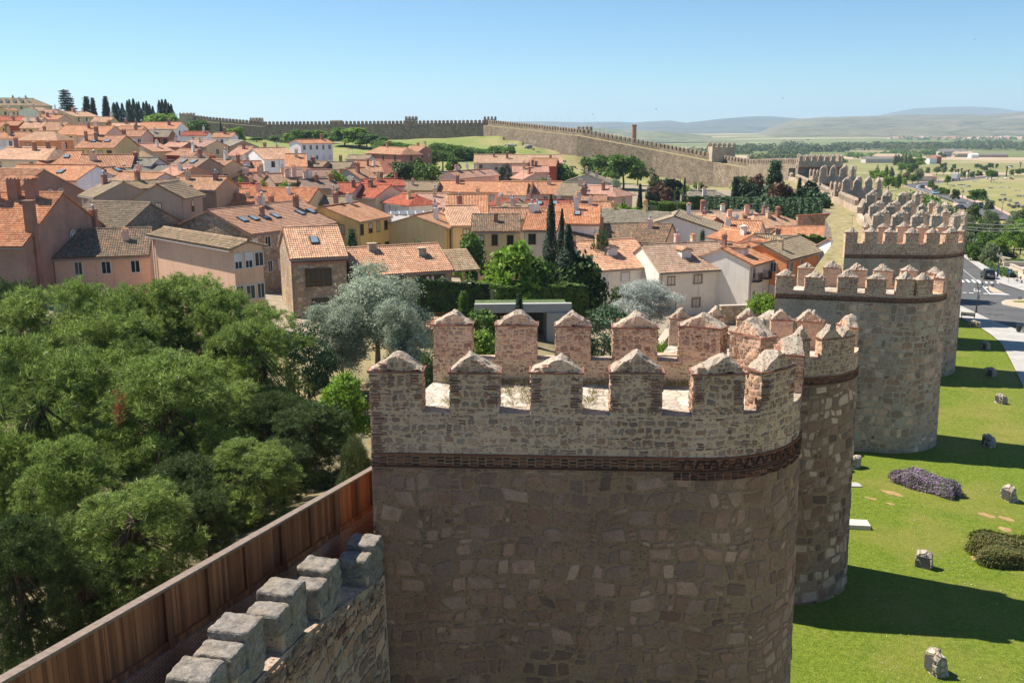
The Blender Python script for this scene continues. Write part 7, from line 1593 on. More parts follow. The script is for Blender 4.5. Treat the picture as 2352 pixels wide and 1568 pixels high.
# ---------------------------------------------------------------- vehicles
def car(p, rz, label, col, L=4.2, W=1.75, H_=1.45, kind='car', name='car', cat='car', spare=False):
    root = empty(name, tuple(p), rz, label, cat); paint = plain('car_paint_%d' % int(sum(col)*1000), col, .25, .6, var=.03); suv = kind == 'suv'
    hb = .62*H_ if not suv else .60*H_; x0 = L/2
    prof = [(-x0, .32), (-x0+.03, hb*.95), (-x0+.12, hb), (-.20*L if not suv else -x0+.22, hb+.02), (x0*.32, hb), (x0*.92, hb*.88), (x0, hb*.6), (x0, .32)]
    mb = MB(); m = len(prof)
    def sec(y, ins): return [(x*(1-ins*.02), y, z) for x, z in prof]
    V = sec(-W/2+.05, 1)+sec(-W/2, 0)+sec(W/2, 0)+sec(W/2-.05, 1); V = [(x, y, z) for x, y, z in V]
    V = [(x, y, z) for x, y, z in sec(-W/2, 0)+sec(W/2, 0)]
    mb.add(V, [(j, (j+1) % m, m+(j+1) % m, m+j)[::-1] for j in range(m)]+[tuple(range(m)), tuple(range(2*m-1, m-1, -1))]); mb.build('body', paint, root)
    c0, c1, c2, c3 = (-x0+.16, -x0+.35, x0*.12, x0*.42) if suv else (-x0*.82, -x0*.5, x0*.08, x0*.46); wi = W/2-.06; wt = W/2-.24
    mb = MB(); V = [(c0, -wi, hb-.02), (c3, -wi, hb-.02), (c3, wi, hb-.02), (c0, wi, hb-.02), (c1, -wt, H_-.05), (c2, -wt, H_-.05), (c2, wt, H_-.05), (c1, wt, H_-.05)]; mb.add(V, [(0, 1, 5, 4), (1, 2, 6, 5), (2, 3, 7, 6), (3, 0, 4, 7)]); CB = mb.build('windows', M['glass'], root)
    mb = MB(); mb.box(((c1+c2)/2, 0, H_-.02), (c2-c1+.1, 2*wt+.1, .08))
    for sx, tx in ((c0, c1), (c3, c2)):
        for s_ in (-1, 1): mb.tube([(sx, s_*wi, hb), (tx, s_*wt, H_-.05)], .045, 4)
    for s_ in (-1, 1): mb.tube([((c0+c3)/2-.1, s_*(wi+.005), hb), ((c1+c2)/2-.1, s_*(wt+.005), H_-.05)], .035, 4)
    mb.build('roof', paint, root)
    for sx in (-x0*.62, x0*.62):
        for s_ in (-1, 1):
            wr = .34 if suv else .30; mb = MB(); mb.tube([(sx, s_*(W/2-.2), wr), (sx, s_*(W/2+.01), wr)], wr, 16); Wh = mb.build('wheel', plain('tyre', (.02, .02, .02), .8), root); mb = MB(); mb.tube([(sx, s_*(W/2), wr), (sx, s_*(W/2+.02), wr)], wr*.6, 10); mb.build('rim', plain('alloy', (.5, .5, .5), .3, .5, metal=.6), Wh)
    for s_ in (-1, 1):
        mb = MB(); mb.box((-x0, s_*(W/2-.14), hb*.86), (.06, .2, .16)); mb.build('tail_light', plain('red_lens', (.35, .02, .02), .3), root); mb = MB(); mb.box((x0, s_*(W/2-.2), hb*.66), (.06, .3, .14)); mb.build('headlight', plain('clear_lens', (.6, .6, .58), .2), root)
    mb = MB(); mb.box((-x0-.02, -.25 if suv else 0, hb*.72), (.03, .5, .14)); mb.build('number_plate', M['whitef'], root); mb = MB(); mb.box((-x0-.03, 0, .38), (.12, W-.06, .2)); mb.box((x0+.02, 0, .38), (.12, W-.06, .2)); mb.build('bumper', M['dark'], root)
    if spare: mb = MB(); mb.tube([(-x0-.02, .28, .95), (-x0-.22, .28, .95)], .34, 16); Sp = mb.build('spare_wheel', plain('tyre', (.02, .02, .02), .8), root); mb = MB(); mb.tube([(-x0-.22, .28, .95), (-x0-.24, .28, .95)], .22, 10); mb.build('rim', plain('alloy', (.5, .5, .5), .3, .5, metal=.6), Sp)
    return root
ra, rb = gp('E', 820, 690), gp('E', 285, 300); hd = math.atan2(rb[1]-ra[1], rb[0]-ra[0])
car(gp('E', 700, 672, -.04), hd+.0, 'dark green off-road car with spare wheel driving over the crossing', (.015, .03, .028), 3.9, 1.75, 1.72, 'suv', 'off_road_car', 'car', True)
def fcar(x, y, x2, y2, *a, **k): p, q = gp('F', x, y, .05), gp('F', x2, y2); return car(p, math.atan2(q[1]-p[1], q[0]-p[0]), *a, **k)
RA = [gp('F', *q) for q in ((430, 545), (600, 602), (760, 660), (900, 702), (1060, 755), (1230, 815), (1400, 905), (1600, 1000), (1800, 1080))]
RB = [gp('F', *q) for q in ((960, 520), (800, 555), (775, 590), (900, 655), (1160, 715), (1500, 805), (1840, 905), (2100, 1035), (2200, 1100))]
strip('road', RA, RB, M['asphalt'], .05)
RC = [gp('F', *q) for q in ((430, 540), (700, 515), (900, 495), (1130, 483), (1400, 455), (1700, 415), (1950, 395), (2336, 350), (2700, 300))]; RD = [gp('F', *q) for q in ((700, 620), (790, 575), (900, 528), (1150, 502), (1420, 480), (1720, 440), (1960, 418), (2336, 378), (2700, 330))]
strip('road', RC, RD, M['asphalt'], .04)
RE = [gp('F', *q) for q in ((1000, 512), (872, 545), (850, 590), (980, 638), (1180, 685), (1510, 775), (1850, 875), (2140, 1015), (2240, 1085))]
strip('pavement', RB, RE, M['pink'], .14); strip('pavement', [gp('F', *q) for q in ((430, 552), (620, 520), (900, 485), (1130, 474), (1400, 446), (1700, 405), (1950, 385), (2336, 340))], RC[:8], M['pink'], .14)
strip('pavement', [gp('F', *q) for q in ((460, 565), (600, 612), (760, 668), (900, 712))], RA[:4], M['pink'], .14)
sheet('pavement', [gp('F', *q) for q in ((1240, 810), (1310, 845), (1290, 915), (1240, 930), (1215, 870))], M['pink'], .18, 6.)
ML = [gp('F', *q) for q in ((655, 590), (650, 570), (700, 545), (780, 532))]; mb = MB()
for Q in ([(650, 575), (665, 600), (760, 632), (900, 672), (1200, 765), (1470, 838)], [(1040, 515), (800, 535), (690, 550), (650, 575)]):
    G_ = [gp('F', *q) for q in Q]
    for a, b in zip(G_, G_[1:]):
        t_ = b-a; nn = np.array([-t_[1], t_[0], 0])/np.linalg.norm(t_[:2])*.12
        mb.add([gz(a-nn)+(0, 0, .075), gz(a+nn)+(0, 0, .075), gz(b+nn)+(0, 0, .075), gz(b-nn)+(0, 0, .075)], [(0, 1, 2, 3)])
o = mb.build('road_markings', M['paint']); tag(o, kind='structure')
fcar(741, 598, 700, 570, 'black car coming round the bend of the far road', (.02, .02, .022)); fcar(945, 697, 1100, 745, 'light blue and white car on the far road', (.25, .42, .62), name='blue_car')
fcar(1150, 495, 1300, 480, 'silver car behind the white lorry', (.5, .5, .52)); fcar(1640, 905, 1500, 860, 'dark car half hidden by the roadside locust tree', (.025, .025, .03)); fcar(1340, 940, 1450, 960, 'black parked car at the edge of the side road', (.02, .02, .02)); fcar(2130, 285, 2200, 283, 'white van on the highest road', (.75, .75, .75), L=5.4, H_=2.3, W=2., kind='suv', name='white_van', cat='van')
p, q = gp('F', 1265, 478, .05), gp('F', 1400, 462); root = empty('lorry', tuple(p), math.atan2(q[1]-p[1], q[0]-p[0]), 'white box lorry with an empty flat trailer on the far road', 'lorry')
mb = MB(); mb.box((0, 0, 2.4), (6.5, 2.5, 3.0)); mb.build('box', M['whitef'], root); mb = MB(); mb.box((4.3, 0, 1.6), (1.8, 2.3, 2.2), 0, 0, .93); mb.build('cab', M['whitef'], root); mb = MB(); mb.box((-8.5, 0, 1.1), (7, 2.3, .25)); mb.box((0, 0, .8), (7.4, .9, .3)); mb.build('chassis', M['dark'], root)
for x in (-11, -9.6, -2.6, 3.9):
    for s_ in (-1, 1): mb = MB(); mb.tube([(x, s_*.95, .5), (x, s_*1.2, .5)], .5, 12); mb.build('wheel', plain('tyre', (.02, .02, .02), .8), root)
# ---------------------------------------------------------------- rocks and cattle on the pasture
GR = 'granite outcrops on the pasture'
for i, (x, y, w_, h_) in enumerate([(1340, 552, 130, 14), (1450, 575, 110, 20), (1350, 600, 60, 12), (1560, 492, 60, 10), (1230, 572, 60, 10), (1800, 600, 110, 12), (1960, 590, 140, 10), (2070, 592, 110, 10), (2005, 705, 90, 16), (1960, 790, 60, 22), (2030, 775, 90, 26), (2110, 790, 90, 20), (2100, 870, 60, 30), (2170, 895, 90, 34), (2215, 840, 80, 26), (2250, 880, 90, 36), (2310, 895, 90, 30), (2270, 720, 130, 10), (1470, 660, 60, 22), (1370, 665, 70, 20), (1950, 520, 60, 8), (2230, 640, 80, 8)]):
    p = gp('F', x, y); d = p[1]*CP-p[2]*SP; wd = w_/3.92/1.7415*d/F; hh = max(.5, h_/3.92/1.7415*d/F*1.4); root = empty('granite_outcrop', tuple(p-np.array([0, 0, hh*.15])), i*.7, 'grey granite outcrop in the dry pasture beyond the far road', 'rock', GR); mb = MB(); rock(mb, (0, 0, 0), wd, wd*.6, hh, i, 3); mb.build('stone', M['rockg'], root)
GR2 = 'rocks at the foot of the far wall'
for i, (x, y, w_) in enumerate([(95, 350, 110), (215, 375, 120), (430, 395, 80), (300, 405, 50), (565, 505, 70), (640, 462, 50), (50, 345, 60), (500, 440, 50), (600, 455, 40), (250, 380, 60)]):
    u, v = px('C', x, y); d = np.interp(x, [0, 640], [400, 355]); p = P(u, v, d); wd = w_/3.41*d/F; p[2] = float(z_in(p[0], p[1])); root = empty('rock', tuple(p), i, 'grey rock on the grassy slope below the far wall', 'rock', GR2); mb = MB(); rock(mb, (0, 0, -wd*.1), wd*.7, wd*.5, wd*.3, i+40, 3); mb.build('stone', M['rockg'], root)
def cow(p, rz, label, mat, s=1.):
    root = empty('cow', tuple(p), rz, label, 'cow', 'cattle on the pasture'); me = bpy.data.meshes.new('body')
    V = [(0, 0, 1.), (.75, 0, 1.05), (1.15, 0, .95), (1.5, 0, .6), (1.68, 0, .38), (-.8, 0, 1.05), (-.95, 0, .75), (.7, .25, .75), (.72, .27, .02), (.7, -.25, .75), (.68, -.27, .02), (-.75, .25, .75), (-.85, .27, .4), (-.78, .27, .02), (-.75, -.25, .75), (-.85, -.27, .4), (-.78, -.27, .02)]
    E = [(0, 1), (1, 2), (2, 3), (3, 4), (0, 5), (5, 6), (1, 7), (7, 8), (1, 9), (9, 10), (5, 11), (11, 12), (12, 13), (5, 14), (14, 15), (15, 16)]; Rr = [.42, .38, .26, .16, .1, .36, .05, .15, .07, .15, .07, .2, .1, .07, .2, .1, .07]
    me.from_pydata(V, E, []); me.materials.append(mat); o = bpy.data.objects.new('body', me); C.objects.link(o); o.parent = root; sk = o.modifiers.new('skin', 'SKIN')
    for v, r_ in zip(me.skin_vertices[0].data, Rr): v.radius = (r_, r_)
    me.skin_vertices[0].data[0].use_root = True; su = o.modifiers.new('sub', 'SUBSURF'); su.levels = 1; su.render_levels = 1; return root
for i, (x, y, m) in enumerate([(1830, 482, 0), (1862, 478, 0), (1895, 478, 0), (1755, 470, 0), (2035, 470, 0), (2135, 470, 1), (2160, 462, 0)]):
    cow(gp('F', x, y), i*1.3, 'dark grazing cow among pale ones' if m else 'pale cow grazing on the pasture by the far road', plain('dark_hide', (.04, .035, .03)) if m else plain('pale_hide', (.62, .58, .50)))
# ---------------------------------------------------------------- trees outside
FTR = [('poplar', 190, 235, 70, 'dull'), ('poplar', 275, 250, 80, 'dull'), ('poplar', 45, 240, 70, 'dull'), ('poplar', 330, 62, 60, 'dull'), ('poplar', 380, 58, 60, 'dull'), ('poplar', 430, 70, 60, 'dull'), ('poplar', 490, 68, 70, 'dull'), ('poplar', 555, 60, 80, 'dull'), ('leafy', 430, 190, 170, 'bright'), ('leafy', 590, 120, 200, None), ('leafy', 700, 110, 220, 'bright'), ('leafy', 620, 200, 220, None), ('reed', 700, 280, 240, None), ('round', 815, 22, 110, 'dull'), ('leafy', 900, 45, 80, 'dull'), ('leafy', 1030, 30, 120, None), ('leafy', 1090, 60, 80, 'dull'), ('leafy', 1340, 14, 110, 'bright'),
       ('leafy', 1080, 200, 130, 'dull'), ('reed', 980, 250, 150, None), ('reed', 1085, 258, 110, None), ('leafy', 1245, 220, 80, None), ('leafy', 1600, 212, 90, None), ('leafy', 1650, 225, 60, 'dull'), ('leafy', 1730, 240, 110, 'dull'), ('leafy', 1820, 198, 110, None), ('leafy', 1925, 212, 50, 'dull'), ('leafy', 100, 330, 260, 'bright'), ('leafy', 230, 400, 240, 'bright'), ('poplar', 390, 330, 90, 'leaf'), ('purple', 500, 345, 150, None), ('leafy', 600, 370, 160, None), ('reed', 830, 270, 60, None), ('leafy', 0, 300, 200, 'bright'), ('leafy', 340, 420, 180, None), ('leafy', 450, 430, 120, 'bright'),
       ('leafy', 1150, 400, 140, None), ('leafy', 1390, 330, 90, 'reed'), ('leafy', 1520, 330, 130, 'reed'), ('leafy', 1640, 320, 120, None), ('round', 1840, 305, 200, None), ('leafy', 2140, 300, 100, 'reed'), ('leafy', 2245, 292, 100, None), ('leafy', 2310, 285, 60, None), ('leafy', 1590, 605, 230, None), ('leafy', 1700, 612, 200, None), ('leafy', 1275, 605, 110, 'dull'), ('shrub', 1050, 575, 150, None), ('leafy', 890, 465, 70, None), ('shrub', 950, 545, 110, 'dull'), ('shrub', 1130, 600, 110, None), ('leafy', 1800, 760, 80, 'reed'), ('leafy', 1210, 270, 60, 'dull')]
for i, (k, x, y, w_, m) in enumerate(FTR):
    u, v = px('F', x, y); hgt = {'poplar': 15, 'leafy': 9, 'round': 8, 'reed': 11, 'purple': 7, 'shrub': 3}[k]
    # base depth from the ground a tree height below the top
    d = 300.
    for _ in range(30):
        p = P(u, v, d); h_ = p[2]-float(z_out(p[0], p[1])); dd = h_-min(hgt, max(hgt*.5, w_/3.92/1.7415*d/F*(1.0 if k != 'poplar' else 3.2))); d *= 1+.012*dd; d = min(max(d, 150), 1500)
    tree(k, u, v, d, w_/3.92/1.7415, 'leafy tree in the groves between the far road and the fields' if k not in ('poplar', 'purple', 'shrub') else {'poplar': 'slender poplar in the groves between the far road and the fields', 'purple': 'dark copper tree in the groves beyond the towers', 'shrub': 'low bush beside the pink pavement of the far road'}[k], 'poplar_tree' if k == 'poplar' else 'shrub' if k == 'shrub' else 'tree', {'poplar': 'poplars of the groves', 'purple': None, 'shrub': 'bushes beside the pink pavement'}.get(k, 'trees of the groves'), i % 3 if k != 'shrub' else 0, mat=m)
for i, (k, c, x, y, w_, d, m, lb) in enumerate([('leafy', 'F', 1560, 835, 300, 241, 'dull', 'feathery locust tree above the rear tower merlons'), ('reed', 'F', 1850, 925, 260, 223, None, 'willow-like tree right of the locust tree'), ('reed', 'F', 2180, 985, 240, 210, None, 'pale green willow near the right edge'), ('maple', 'F', 2230, 1190, 520, 186, None, 'big vivid green tree at the right edge above the plaza'), ('leafy', 'F', 2050, 1330, 200, 188, 'bright', 'yellowish green tree left of the big vivid one'),
    ('shrub', 'F', 880, 700, 130, 215, None, 'dark green bush on the bank behind the tower merlons'), ('shrub', 'F', 780, 665, 190, 220, 'reed', 'pale green reeds on the bank behind the tower merlons, left'), ('shrub', 'F', 1000, 760, 220, 205, 'reed', 'pale green reeds on the bank, middle'), ('shrub', 'F', 1160, 845, 170, 235, 'reed', 'pale green reeds on the bank beside the side road'), ('shrub', 'F', 600, 610, 160, 235, 'reed', 'pale green reeds on the bank near the road bend'), ('shrub', 'F', 720, 760, 160, 205, None, 'green bush at the foot of the bank'),
    ('leafy', 'F', 1420, 1120, 200, 220, None, 'bush under the locust tree'), ('leafy', 'F', 1600, 1130, 260, 213, 'dull', 'dark thicket below the electric wires'), ('shrub', 'F', 1750, 1250, 260, 198, None, 'thicket of shrubs beyond the railing, middle'), ('shrub', 'F', 1450, 1260, 200, 195, 'reed', 'pale shrub beyond the railing, left'), ('leafy', 'F', 1900, 1290, 240, 204, None, 'shrubby tree beyond the railing, right'), ('shrub', 'F', 1600, 1380, 240, 186, None, 'leafy shrub beyond the first far lamp'), ('shrub', 'F', 1820, 1440, 220, 181, 'reed', 'pale shrub above the railing'),
    ('maple', 'F', 2340, 1100, 420, 196, None, 'second vivid green tree behind the big one at the right edge'), ('leafy', 'F', 1700, 1060, 240, 225, None, 'dense green tree behind the wires, left'), ('leafy', 'F', 1950, 1110, 260, 215, 'dull', 'dense dull green tree behind the wires, middle'), ('leafy', 'F', 2120, 1180, 260, 205, None, 'dense tree left of the big vivid one'), ('reed', 'F', 1500, 1000, 200, 232, None, 'pale willow behind the locust tree'), ('leafy', 'F', 1850, 1400, 240, 196, 'bright', 'bright low tree above the railing, middle'), ('leafy', 'F', 2000, 1440, 220, 190, None, 'low tree above the railing, right'), ('leafy', 'F', 1660, 1290, 260, 205, None, 'green tree beyond the rear lamp'), ('leafy', 'F', 1480, 1180, 240, 212, 'dull', 'dull green thicket right behind the tower edge'), ('leafy', 'F', 2280, 930, 300, 240, 'dull', 'olive green tree at the right edge beside the wires')]):
    u, v = px(c, x, y); tree(k, u, v, d, w_/CR[c][2]/1.7415, lb, 'tree' if k in ('leafy', 'reed', 'maple') else 'shrub', None, i % 3, mat=m, base=float(z_out(P(u, v, d)[0], P(u, v, d)[1])) )
for i, (x, y, w_, h_, m, lb) in enumerate([(520, 250, 2.6, 1.1, 'redfl', 'patch of red poppies among the shrubs beyond the railing'), (600, 270, 2.4, 1.0, 'redfl', 'second patch of poppies nearer the plaza'), (680, 330, 3.4, 1.8, 'leaf', 'round green shrub behind the railing'), (790, 370, 2.6, 1.3, 'redfl', 'pinkish flowering shrub by the plaza'),
    (380, 170, 3., 1.6, 'leaf', 'shrub at the upper end of the railing'), (450, 130, 3.4, 1.5, 'reed', 'pale shrub at the upper end of the railing'), (560, 180, 4., 2.2, 'leaf', 'leafy bush above the poppies'), (660, 220, 4., 2.4, 'dull', 'dull green bush above the poppies'), (760, 290, 3.6, 2., 'leaf', 'bush between poppies and lamp'), (900, 330, 3., 1.6, 'bright', 'yellow green bush behind the plaza wall'), (1030, 350, 3.6, 1.5, 'leaf', 'bush at the top of the plaza walls'), (850, 300, 3.5, 2., 'dull', 'dark bush near the banner lamp')]):
    p = gp('E', x, y); bush(p, w_/2, w_/2*.9, h_, m, 2200, .1, lb, 'flowering_shrub' if m == 'redfl' else 'shrub', i+30)
for i, (x, y, yt) in enumerate([(1258, 440, 300), (1296, 440, 300), (1345, 430, 290), (1408, 440, 320), (1458, 440, 308), (2056, 420, 255), (2275, 290, 188)]):
    p = gp('F', x, y); d = p[1]*CP-p[2]*SP; h_ = (y-yt)/3.92/1.7415*d/F; root = empty('pollarded_tree', tuple(p), i, 'bare pollarded trunk behind the far road', 'tree', 'pollarded trunks'); mb = MB(); mb.tube([(0, 0, -.5), (0, 0, h_*.7), (.2, .1, h_*.85)], [.45, .35, .5], 7); mb.tube([(0, 0, h_*.7), (-.8, .2, h_)], [.3, .4], 6); mb.tube([(0, 0, h_*.7), (.7, -.3, h_*.95)], [.3, .38], 6); mb.build('trunk', M['bark'], root)
# electric wires across the trees
mb = MB()
for y0, y1 in ((1090, 1105), (1155, 1165), (1195, 1210)):
    a, b = P(*px('F', 1150, y0), 200), P(*px('F', 2700, y1+8), 176); mb.tube([a+(b-a)*t_+np.array([0, 0, -.9*4*t_*(1-t_)]) for t_ in np.linspace(0, 1, 14)], .035, 4)
o = mb.build('overhead_wires', M['zinc']); tag(o, 'three overhead electric wires crossing in front of the roadside trees', 'wires')
# ---------------------------------------------------------------- farms, far village
def barn(u, v, d, L, W, H_, rz, wallc, roofc, label, group=None, name='farm_building'):
    p = P(u, v, d); p[2] = float(z_out(p[0], p[1])); root = empty(name, tuple(p), rz, label, 'building', group); mb = MB(); mb.box((0, 0, H_/2-.5), (L, W, H_+1)); mb.build('wall', wallc, root); mb = MB()
    V = [(-L/2-.3, -W/2-.4, H_), (L/2+.3, -W/2-.4, H_), (L/2+.3, W/2+.4, H_), (-L/2-.3, W/2+.4, H_), (-L/2-.3, 0, H_+W*.2), (L/2+.3, 0, H_+W*.2)]; mb.add(V, [(0, 1, 5, 4), (2, 3, 4, 5), (0, 4, 3), (1, 2, 5), (3, 2, 1, 0)]); mb.build('roof', roofc, root); return root
mr, mg, mt_ = plain('rust_roof', (.34, .18, .12)), plain('grey_roof', (.20, .18, .16)), plain('tan_roof', (.48, .36, .26))
for x, y, d, L, W, H_, wc, rc, lb in [(1370, 118, 780, 20, 9, 3, 'tan', mt_, 'farm house with tan roof at the left end of the long shed'), (1640, 118, 790, 66, 6, 2., 'brown', mg, 'very long low grey roofed shed in the fields'), (1200, 108, 800, 30, 12, 4, 'grey', mg, 'grey shed in the trees left of the farm house'), (935, 232, 560, 10, 8, 6, 'red', mr, 'dark red hut at the field edge'), (875, 235, 575, 9, 7, 5, 'white', mr, 'small pale hut beside the dark red one'),
      (680, 490, 400, 26, 12, 4, 'cream', mt_, 'low house with tan tiled roofs beside the road bend'), (800, 485, 405, 20, 9, 3.2, 'tan', mr, 'low annex with rusty roof beside the road bend'), (1535, 135, 770, 9, 6, 3, 'white', plain('white_roof', (.7, .7, .68)), 'small white shed in front of the long grey one'), (30, 222, 620, 34, 10, 4, 'grey', mg, 'grey sheds behind the corner tower'), (190, 205, 640, 30, 12, 5, 'cream', mt_, 'tan roofed house among the poplars')]:
    u, v = px('F', x, y); p0 = on_out(u, v); d = p0[1]*CP-p0[2]*SP; barn(u, v, d, L*d/1100, W*d/900, H_*d/700, .1, stucco(COLS[wc]), rc, lb)
r = np.random.default_rng(12)
for i in range(64):
    x = r.uniform(1000, 1998) if i % 3 else r.uniform(1100, 1500); y = 276+r.uniform(-4, 14)+(abs(x-1350)*.006); u, v = px('D', x, y); p = on_out(u, v); d = min(p[1]*CP-p[2]*SP, 3600); s_ = r.uniform(.8, 1.5); barn(u, v, d, 22*s_, 12, 9*s_, r.uniform(0, 3), stucco(COLS[r.choice(['white', 'cream', 'tan', 'pink'])]), [mr, mt_][i % 2], 'tiny house of the pale village at the foot of the hills', 'houses of the far village', 'village_house')
# ---------------------------------------------------------------- hills
def hill(name, sil, d, dfront, mat, zb, amp=.05, seed=0, back=.25):
    U = np.array([s[0] for s in sil]); Vv = np.array([s[1] for s in sil]); us = np.linspace(U[0], U[-1], 260); vs = np.interp(us, U, Vv); r_ = np.random.default_rng(seed)
    wob = sum(np.sin(us/k+r_.uniform(0, 6))*k*.012 for k in (9, 17, 31, 60)); top = np.array([P(u, v, d) for u, v in zip(us, vs+wob*.6)]); rows = []
    for t_ in np.linspace(0, 1, 26):
        dd = dfront+(d-dfront)*t_; pr = t_**1.25; sc = dd/d; X = top[:, 0]*sc; Y = top[:, 1]*sc; n_ = sum(np.sin(us/k+t_*9*j+r_.uniform(0, 1)*0+j*2.1)*k for j, k in enumerate((14, 28, 55), 1))*.011*math.sin(math.pi*t_); Z = zb+(top[:, 2]-zb)*np.clip(pr+n_*amp*3, 0, 1.02) if t_ < 1 else top[:, 2]; rows.append(np.stack([X, Y, Z+0*X], 1))
    b = top.copy(); b[:, :2] *= 1+back; b[:, 2] = zb; rows.append(b); mb = MB(); mb.grid(np.array(rows), 0, True); o = mb.build(name, mat, smooth=True, uv=False); return tag(o, kind='structure')
def hillmat(name, a, b, c, s):
    t = NT(name, .97, .05); n1 = t.noise(s, 7, .7); n2 = t.noise(s*6, 6, .75); col = t.ramp(n1, [(.35, a), (.5, b), (.65, c)]); col = t.mix(t.ramp(n2, [(.5, 0.), (.62, .8)]), col, tuple(x*.45 for x in a)); t.base(col); return t.m
hm1 = hillmat('hill_scrub', (.099, .105, .056), (.155, .143, .084), (.223, .186, .126), .0016); hm2 = hillmat('hill_far', (.062, .074, .049), (.099, .099, .070), (.136, .124, .091), .0008)
hill('hills', [px('C', *q) for q in ((-1400, 200), (-300, 185), (0, 170), (300, 166), (620, 174), (900, 171), (1060, 180), (1330, 161), (1460, 179), (1700, 150), (1900, 135), (2007, 128))]+[px('D', *q) for q in ((150, 120), (330, 134), (700, 190), (1400, 300))], 9500, 6800, hm2, -62, seed=1)
hill('hills', [px('D', *q) for q in ((-60, 330), (100, 225), (200, 178), (340, 140), (560, 124), (860, 117), (1100, 107), (1300, 111), (1600, 104), (1700, 111), (1900, 94), (2100, 80), (2600, 60), (3600, 90))], 6600, 3700, hm1, -60, seed=2)
hill('hills', [px('D', *q) for q in ((500, 260), (800, 150), (920, 117), (1040, 90), (1200, 62), (1400, 52), (1620, 47), (1800, 60), (1940, 80), (2400, 120), (3200, 200))], 13500, 9500, hm2, -62, seed=3)
hill('hills', [px('C', *q) for q in ((300, 330), (560, 240), (740, 219), (1000, 238), (1300, 249), (1500, 264), (1700, 292), (1950, 345))], 4300, 3300, hillmat('dark_scrub', (.10, .12, .06), (.17, .17, .09), (.24, .22, .12), .003), -62, seed=4)
# turbines
r = np.random.default_rng(3)
for i, x in enumerate((90, 155, 215, 275, 325, 380, 432, 480, 536, 560, 612, 665, 690, 742, 935)):
    u, v = px('C', x, 172); p = P(u, v+.6, 9450); root = empty('wind_turbine', tuple(p-np.array([0, 0, 8])), r.uniform(-.4, .4), 'tiny white wind turbine on the blue ridge left of the factory chimney', 'turbine', 'wind turbines on the ridge'); mb = MB(); mb.tube([(0, 0, 0), (0, 0, 62)], [2.2, 1.4], 6); mb.build('tower', M['whitef'], root); mb = MB()
    for k in range(3): a_ = k*2.094+r.uniform(0, 1); mb.tube([(0, -3, 62), (26*math.cos(a_), -3, 62+26*math.sin(a_))], [1.5, .5], 4)
    mb.build('rotor', M['whitef'], root)
# ---------------------------------------------------------------- woods of the valley: countless crowns
r = np.random.default_rng(21)
def wood(x0, x1, y, n, hgt, mat, jit=2.5, c='D', size=None):
    cs = []
    for _ in range(n):
        u, v = px(c, r.uniform(x0, x1), y+r.normal(0, jit)); p = on_out(u, v); p[2] = float(z_out(p[0], p[1])); cs.append(p)
    cs = np.array(cs); hh = hgt*r.uniform(.5, 1.2, n); m = 46; c2 = np.repeat(cs, m, 0); d_ = sph(r, n*m); hr = np.repeat(hh, m)[:, None]; d_[:, 2] = np.abs(d_[:, 2]); cc = c2+d_*hr*np.array([.62, .62, .95]); V, Fq = leaf_arr(r, cc, d_, hgt*.16, .8); return V, Fq
def woods(name, specs, mat, label):
    VV, FF, off = [], [], 0
    for s_ in specs: V, Fq = wood(*s_[:5], None, *(s_[5:6] or (2.5,))); VV.append(V); FF.append(Fq+off); off += len(V)
    o = mesh_np(name, np.concatenate(VV), np.concatenate(FF), LM[mat]); tag(o, label, 'woods', kind='stuff')
woods('valley_woods', [(-300, 700, 372, 170, 12, 5), (600, 1400, 352, 260, 12, 4), (1200, 2300, 350, 300, 12, 5), (900, 1100, 345, 60, 12, 3), (1500, 1900, 330, 80, 14, 5), (-900, 0, 400, 120, 10, 8), (240, 380, 345, 26, 14, 3), (150, 420, 400, 40, 10, 6), (0, 350, 455, 90, 8, 6)], 'dull', 'dark band of riverside woods across the valley')
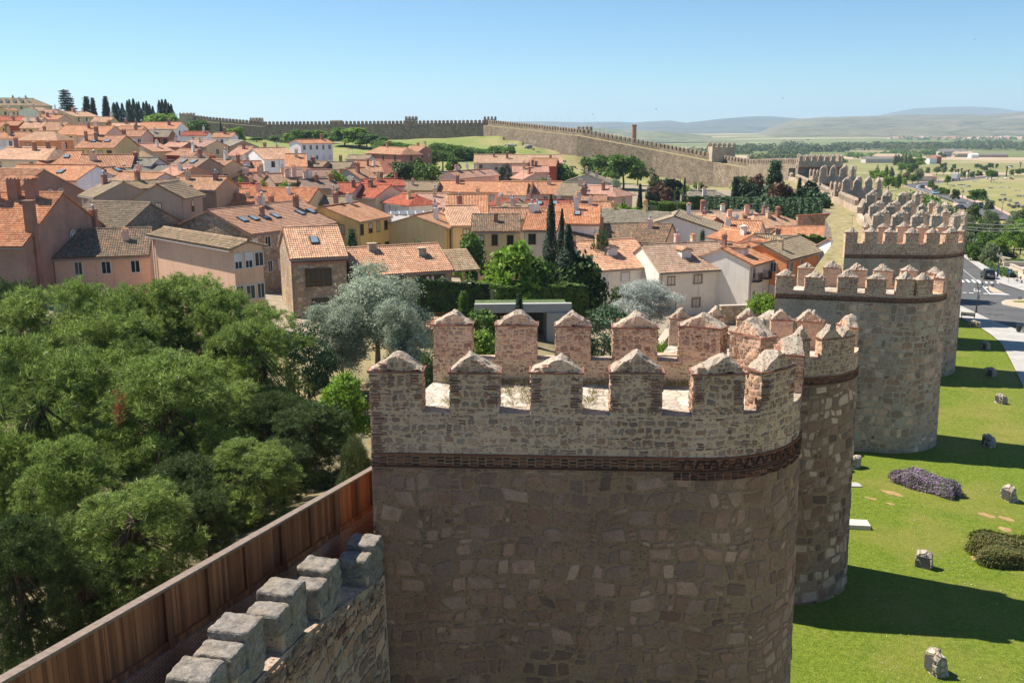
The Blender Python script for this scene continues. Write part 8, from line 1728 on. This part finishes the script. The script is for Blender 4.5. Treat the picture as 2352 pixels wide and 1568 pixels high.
woods('field_hedges', [(700, 1250, 425, 80, 7, 7), (1000, 1400, 395, 60, 7, 5), (400, 700, 470, 50, 6, 5), (1150, 1998, 300, 50, 14, 3), (-1500, -900, 345, 90, 12, 4), (1050, 1400, 275, 40, 12, 4)], 'leaf', 'scattered hedges and copses between the fields')
# birds in the sky
def bird(u, v, d, span, label, bank=.3, rz=0.):
    root = empty('bird', tuple(P(u, v, d)), rz, label, 'bird', 'swifts in the sky'); root.rotation_euler = (bank, .2, rz); s_ = span; mb = MB()
    mb.tube([(0, -.28*s_, 0), (0, -.1*s_, .01), (0, .12*s_, .01), (0, .22*s_, 0)], [.012*s_, .05*s_, .045*s_, .02*s_], 6)
    for k in (-1, 1): mb.add([(0, .1*s_, .01), (k*.22*s_, .12*s_, .05*s_), (k*.5*s_, -.08*s_, .0), (k*.2*s_, .01*s_, .03*s_), (0, -.04*s_, 0)], [(0, 1, 2, 3, 4)]); mb.add([(0, -.2*s_, 0), (k*.05*s_, -.36*s_, 0), (0, -.28*s_, 0)], [(0, 1, 2)])
    mb.build('body', plain('dark_feathers', (.02, .018, .016)), root); return root
for u, v, d, s_, lb, bk, rz in [(1507, 251, 110, .42, 'tiny swift above the factory chimney', .8, .4), (1798, 226, 90, .42, 'swift above the corner tower and hills', 1.2, 1.2), (1856, 321, 95, .42, 'swift in front of the far fields', .7, -.6), (2238, 91, 100, .42, 'swift high in the upper right sky', .5, 1.), (1362, 263, 140, .42, 'distant swift over the skyline wall', .6, 2.), (2212, 722, 62, .42, 'swift gliding low over the pavement by the lamp', .4, 2.3), (1458, 443, 120, .42, 'small swift over the far wall slope', .7, .2)]: bird(u, v, d, s_, lb, bk, rz)
# ---------------------------------------------------------------- air
hz = bpy.data.materials.new('haze'); hz.use_nodes = True; nt = hz.node_tree; nt.nodes.remove(nt.nodes['Principled BSDF']); vp = nt.nodes.new('ShaderNodeVolumePrincipled'); vp.inputs['Color'].default_value = (.60, .78, 1., 1); vp.inputs['Density'].default_value = 8.5e-5; vp.inputs['Anisotropy'].default_value = .2
nt.links.new(vp.outputs[0], nt.nodes['Material Output'].inputs[1]); mb = MB(); mb.box((2000, 8500, 105), (36000, 19000, 370)); o = mb.build('haze', hz, uv=False); tag(o, kind='stuff')
